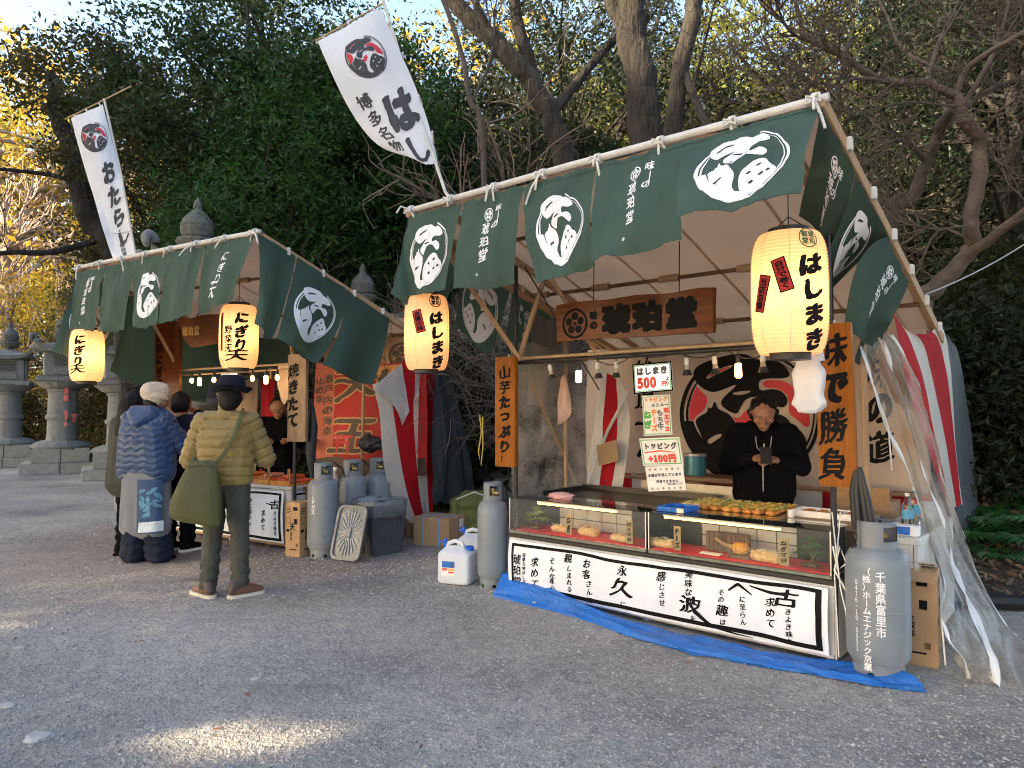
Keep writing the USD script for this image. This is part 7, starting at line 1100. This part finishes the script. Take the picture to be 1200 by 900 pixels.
def brim(c, a, b, up, tilt): rr_ = np.array([.66, .85, 1.0, .99, .85, .66]); zz = np.array([0, -.002, .006, .001, -.008, -.006]); v = np.array([[c[0] + q * a * math.cos(t), c[1] + q * b * math.sin(t), c[2] + z + up * (q - .8) * 2 * math.cos(t) ** 2] for q, z in zip(rr_, zz) for t in th]); return rot((v, (lambda n: np.vstack([[(i * n + k, i * n + (k + 1) % n, (i + 1) * n + (k + 1) % n) for i in range(5) for k in range(n)], [(i * n + k, (i + 1) * n + (k + 1) % n, (i + 1) * n + k) for i in range(5) for k in range(n)]]))(40)), tilt, (1, 0, 0), c)
P.t.part('hat', cat(brim(hc + [0, .01, .035], .160, .175, .045, -6), rot(lathe([(.112, 0), (.108, .05), (.098, .095), (.080, .118), (.05, .110), (.015, .100)], 36, hc + [0, .01, .035]), -6, (1, 0, 0), hc)), felt_navy, 50); P.t.part('hat_band', rot(lathe([(.1125, .002), (.1145, .004), (.1125, .03), (.110, .03)], 36, hc + [0, .01, .035]), -6, (1, 0, 0), hc), black_wear, 50)
bc = np.array([-.15, -.225, .835]); nb = 60; th_b = np.linspace(0, 2 * np.pi, nb, endpoint=False); RB = []
for z, hw, hd, xo in [(-.235, .10, .03, .0), (-.23, .17, .055, .0), (-.20, .19, .078, .0), (-.10, .185, .085, .0), (.0, .165, .075, .01), (.08, .14, .058, .02), (.16, .115, .040, .035), (.22, .095, .024, .05), (.235, .06, .010, .05)]:
    cx_, sy_ = np.cos(th_b), np.sin(th_b); q = np.stack([xo + hw * np.sign(cx_) * np.abs(cx_) ** .7, hd * np.sign(sy_) * np.abs(sy_) ** .8, z - .035 * cx_ * (z < -.05) + 0 * cx_], -1); RB.append(q)
v_ = np.vstack(RB); v_ = v_ + (meshkit.fbm(np.c_[v_[:, 0] * 16 + v_[:, 2] * 5, v_[:, 1] * 9, v_[:, 2] * 2.2], 3, 4) - .5)[:, None] * [.01, .05, .008]; i_, j_ = np.meshgrid(np.arange(8), np.arange(nb), indexing='ij'); qd = np.stack([i_ * nb + j_, i_ * nb + (j_ + 1) % nb, (i_ + 1) * nb + (j_ + 1) % nb, (i_ + 1) * nb + j_], -1).reshape(-1, 4); f_ = np.vstack([qd[:, [0, 1, 2]], qd[:, [0, 2, 3]]])
bagt = Thing('shoulder_bag', 'olive green tote bag hanging on the back of the man in the hat', 'bag', bc - [0, 0, .2], P.F); bagt.part('bag', (v_ + bc, f_), bag_olive, True); bagt.part('hem', tube([bc + [-.06, -.035, .19], bc + [.04, -.05, .20], bc + [.13, -.03, .19]], .006, 6), bag_olive, True)
def ribbon(pts, w, n=(0, -1, 0), th_=.004):
    p = np.array(pts, float); k = np.linspace(0, len(p) - 1, 26); p = np.stack([np.interp(k, np.arange(len(p)), p[:, i]) for i in range(3)], -1); t = np.gradient(p, axis=0); s = np.cross(t, n); s /= np.linalg.norm(s, axis=1, keepdims=True); return np.stack([p - s * w / 2, p, p + s * w / 2], 1).reshape(-1, 3) + np.tile([[0, 0, 0], np.array(n) * th_, [0, 0, 0]], (26, 1)), grid_faces(26, 3)
bagt.part('strap', ribbon([bc + [.12, -.02, .18], (.03, -.195, 1.10), (.11, -.19, 1.25), (.145, -.13, 1.405), (.13, -.04, 1.45), (.10, .05, 1.44)], .034), bag_olive, True); bagt.part('strap', ribbon([bc + [-.05, .0, .19], bc + [-.03, .03, .25], bc + [.0, .06, .20]], .03), bag_olive, True)
# the woman in blue
o = ground_at(166, 660) + [0, .06, 0]; j = joints(1.66, .185, ell=(-.27, .12, 1.06), elr=(.275, .12, 1.10), wrl=(-.12, .33, 1.12), wrr=(.10, .34, 1.20), anl=(-.12, 0, .09), anr=(.13, .03, .09)); P = Person('woman in a blue quilted coat and cream knit hat, seen from behind', o, (.22, 1), j); J = P.body(np.array([.05, .07, 1.54]), -12, -50)
jk = [hullof((J['shl'], .085), (J['shr'], .085), ((0, -.01, 1.18), .18)), hullof(((-.10, 0, 1.22), .17), ((.10, 0, 1.22), .17), ((-.13, 0, .93), .165), ((.13, 0, .93), .165)), hullof(((-.145, 0, .92), .15), ((.145, 0, .92), .15), ((-.15, 0, .87), .145), ((.15, 0, .87), .145))] + chain((J['shl'], .09), (J['ell'], .085), (J['wrl'], .06)) + chain((J['shr'], .09), (J['elr'], .085), (J['wrr'], .06))
P.wear('coat', jk, nylon_blue, .0105, quilt([((0, 0, .70), (0, 0, 1.48), .18), (J['shl'], J['ell'], .09), (J['ell'], J['wrl'], .08), (J['shr'], J['elr'], .09), (J['elr'], J['wrr'], .08)], .062, .012, .012), 4)
P.wear('hood', [hullof(((-.07, -.06, 1.41), .085), ((.09, -.06, 1.41), .085), ((.0, -.13, 1.33), .06)), hullof(((-.09, .02, 1.41), .065), ((.11, .04, 1.42), .06), ((0, -.02, 1.38), .07))], nylon_blue, .016, folds(.016, (12, 12, 9)), 5)
wf = lambda z: (.225 - .02 * (z - .3)); sk = [hullof(((-.09, .0, .86), .145), ((.09, 0, .86), .145), ((-.125, 0, .34), .13), ((.125, .01, .34), .13)), hullof(((-.13, 0, .36), .125), ((.13, 0, .36), .125), ((-.13, 0, .33), .12), ((.13, 0, .33), .12))]; P.wear('apron', sk, apron_grey, .02, lambda v, n: .008 * np.sin(np.arctan2(v[:, 0], v[:, 1]) * 9) * np.clip((.9 - v[:, 2]) / .5, 0, 1) * np.clip((v[:, 2] - .24) / .1, 0, 1) + .01 * (meshkit.fbm(v * 8, 3, 2) - .5), 4)
psh = Sheet(lambda u, v: np.stack([.05 + u * 1.05, -.03 - np.sqrt(.15 ** 2 - np.clip(u * 1.05 + .05 - .125, 0, .14) ** 2) - .005 * np.sin(u * 40), .80 - v], -1), .20, .50, 16, 20); pn_ = P.t.part('patterned_cloth', psh.mesh(), M('print_navy', (.018, .05, .12), .8, .2, 10), True); r2 = np.random.default_rng(4); leavesp = shapely.union_all([place(blob([(0, -.5), (.25, 0), (0, .5), (-.25, 0)]), r2.uniform(.03, .18), r2.uniform(.04, .34), .09, .09, r2.uniform(-70, 70)) for _ in range(16)]).intersection(sbox(0, 0, .2, .38)); P.t.part('print', psh.print(leavesp, .003, .05), M('print_teal', (.07, .19, .28), .8, .3, 20), under=pn_); P.t.part('print', psh.print(brushed(sbox(0, .40, .2, .495), .03, 3), .003, .05), M('print_pale', (.45, .52, .56), .8, .2, 20), under=pn_)
jeans(P, J, denim_dark, (.10, .11, .12), .13, flare=.012, amp=.014); [shoe(P, J[a] + [0, .03, 0], 5, (black_wear, black_wear), black_wear) for a in ('anl', 'anr')]
hc = np.array([.05, .055, 1.585]); P.wear('knit_hat', [hullof((hc + [0, -.01, .0], .108), (hc + [-.02, -.05, .035], .10), (hc + [.03, .01, .04], .095))], wool_cream, .012, lambda v, n: .002 * np.sin(np.arctan2(v[:, 0] - hc[0], v[:, 1] - hc[1]) * 60), 4); P.t.part('hat_cuff', rot(lathe([(.112, -.03), (.118, -.02), (.118, .015), (.112, .022)], 36, hc + [0, -.01, -.015]), -14, (1, 0, 0), hc), wool_cream, 50); P.t.part('hair', smoothed(hullof((hc + [-.02, -.05, -.06], .07), (hc + [.0, -.06, -.11], .05)), .015, 3), hair_black, True)
# two more people behind her
o = np.array([-3.80, 7.15, 0]); j = joints(1.60); P = Person('person with long black hair in a dark green coat behind the woman in blue', o, (.25, 1), j); J = P.body(np.array([0, .02, 1.49]), -5, -20); P.wear('coat', [hullof((J['shl'], .08), (J['shr'], .08), ((0, 0, 1.15), .15)), hullof(((-.09, 0, 1.2), .15), ((.09, 0, 1.2), .15), ((-.12, 0, .72), .16), ((.12, 0, .72), .16))] + chain((J['shl'], .08), (J['ell'], .07), (J['wrl'], .05)) + chain((J['shr'], .08), (J['elr'], .07), (J['wrr'], .05)), green_wear, .02, folds(.014)); jeans(P, J, black_wear); [shoe(P, J[a], 0, (black_wear, black_wear), black_wear) for a in ('anl', 'anr')]
P.wear('hair', [hullof(((0, -.0, 1.53), .108), ((0, -.05, 1.48), .105)), hullof(((0, -.05, 1.48), .105), ((-.04, -.09, 1.22), .075), ((.05, -.09, 1.24), .07))], hair_black, .014, lambda v, n: .006 * np.sin(np.arctan2(v[:, 0], v[:, 1] + .05) * 22), 4)
o = np.array([-3.44, 7.36, 0]); j = joints(1.62, ell=(-.24, .14, 1.10), elr=(.34, .10, 1.16), wrl=(-.05, .32, 1.25), wrr=(.08, .22, 1.40), anl=(-.10, 0, .09), anr=(.11, 0, .09)); P = Person('person in navy knit and black trousers with an elbow raised beside the far counter', o, (.1, 1), j); J = P.body(np.array([-.02, .08, 1.50]), -18, 0)
P.wear('sweater', [hullof((J['shl'], .075), (J['shr'], .085), ((0, 0, 1.15), .14)), hullof(((-.08, 0, 1.2), .14), ((.08, 0, 1.2), .14), ((-.09, 0, .86), .135), ((.09, 0, .86), .135))] + chain((J['shl'], .075), (J['ell'], .065), (J['wrl'], .045)) + chain((J['shr'], .09), (J['elr'], .078), (J['wrr'], .05)), navy_wear, .018, folds(.012)); jeans(P, J, black_wear, (.10, .085, .075)); [shoe(P, J[a], -25, (black_wear, black_wear), paper) for a in ('anl', 'anr')]; P.wear('hair', [hullof(((-.02, .05, 1.54), .106), ((-.02, .03, 1.50), .10))], hair_black, .014, folds(.01, (30, 30, 6)), 3)
# vendors
vp = R.w((1.66, 1.02, 0)); fcg = EYE - vp; j = joints(1.56, .185, ell=(-.27, .02, 1.02), elr=(.27, .02, 1.02), wrl=(-.085, .235, 1.085), wrr=(.075, .24, 1.095)); P = Person('vendor in a black hooded jacket holding a phone behind the near counter', vp, (fcg[0] * .8 - .2, fcg[1]), j); J = P.body(np.array([.0, .06, 1.41]), -22, 0, 38, {'l': ((.55, .45, .12), (-.4, .3, .9)), 'r': ((-.55, .45, .12), (.4, .3, .9))})
P.wear('hooded_jacket', [hullof((J['shl'], .075), (J['shr'], .075), ((0, 0, 1.08), .15)), hullof(((-.08, 0, 1.14), .145), ((.08, 0, 1.14), .145), ((-.09, 0, .82), .14), ((.09, 0, .82), .14))] + chain((J['shl'], .078), (J['ell'], .068), (J['wrl'] + [-.02, -.02, 0], .045)) + chain((J['shr'], .078), (J['elr'], .068), (J['wrr'] + [.02, -.02, 0], .045)), black_wear, .016, folds(.012)); P.wear('hood', [hullof(((-.08, -.05, 1.31), .06), ((.08, -.05, 1.31), .06), ((0, -.09, 1.27), .06)), hullof(((-.095, .02, 1.30), .04), ((-.03, .09, 1.24), .03)), hullof(((.095, .02, 1.30), .04), ((.03, .09, 1.24), .03))], black_wear, .014, folds(.008), 4); jeans(P, J, black_wear); [shoe(P, J[a], 0, (black_wear, black_wear), black_wear) for a in ('anl', 'anr')]
P.wear('hair', [hullof(((0, .03, 1.465), .102), ((0, .0, 1.43), .102)), hullof(((-.05, .10, 1.485), .045), ((.05, .10, 1.485), .045), ((0, .06, 1.51), .05)), hullof(((-.09, .05, 1.44), .025), ((-.09, .06, 1.39), .016)), hullof(((.09, .05, 1.44), .025), ((.09, .06, 1.39), .016))], hair_black, .010, lambda v, n: .005 * np.sin(v[:, 0] * 160 + meshkit.noise(v * 30) * 4), 3)
eyes = [rot(ball((s * .033, .142, 1.405), [.014, .008, .006], 2), 0) for s in (-1, 1)]; [P.t.part('eye', e, black_ink, True) for e in eyes]; P.t.part('zip', tube([(0, .165, 1.20), (.01, .17, 1.05), (.01, .16, .85)], .004, 5), steel, True); P.t.part('drawstring', tube([(-.055, .11, 1.25), (-.04, .155, 1.16), (0, .165, 1.12), (.05, .15, 1.17), (.06, .11, 1.25)], .004, 5), M('cord_grey', (.30, .30, .32), .7), True)
ph = np.array([-.005, .335, 1.12]); pho = Thing('phone', 'dark phone in the hands of the vendor at the near stall', 'phone', ph, P.F); pho.part('case', rot(box(ph[0] - .038, ph[0] + .038, ph[1] - .005, ph[1] + .005, ph[2] - .065, ph[2] + .075, .004), 35, (1, 0, 0), ph), black_paint); pho.part('screen', rot(box(ph[0] - .034, ph[0] + .034, ph[1] - .0065, ph[1] - .0052, ph[2] - .06, ph[2] + .07), 35, (1, 0, 0), ph), M('phone_glass', (.02, .025, .03), .1))
vp = L.w((1.30, .98, 0)); vp = L.w(L.ht(326, 480, .98) * [1, 1, 0]); j = joints(1.58); P = Person('vendor in dark clothes behind the far counter beside the wooden sign', vp, (.3, -1), j); J = P.body(np.array([0, .06, 1.46]), -14, 0); P.wear('sweater', [hullof((J['shl'], .075), (J['shr'], .075), ((0, 0, 1.1), .145)), hullof(((-.08, 0, 1.16), .14), ((.08, 0, 1.16), .14), ((-.09, 0, .80), .14), ((.09, 0, .80), .14))] + chain((J['shl'], .075), (J['ell'], .065), (J['wrl'], .045)) + chain((J['shr'], .075), (J['elr'], .065), (J['wrr'], .045)), black_wear, .02, folds(.012)); jeans(P, J, black_wear); [shoe(P, J[a], 0, (black_wear, black_wear), black_wear) for a in ('anl', 'anr')]; P.wear('hair', [hullof(((0, .03, 1.515), .102), ((0, -.01, 1.49), .102))], hair_black, .014, folds(.008, (30, 30, 8)), 3); [P.t.part('eye', ball((s * .033, .145, 1.462), [.014, .008, .006], 2), black_ink, True) for s in (-1, 1)]
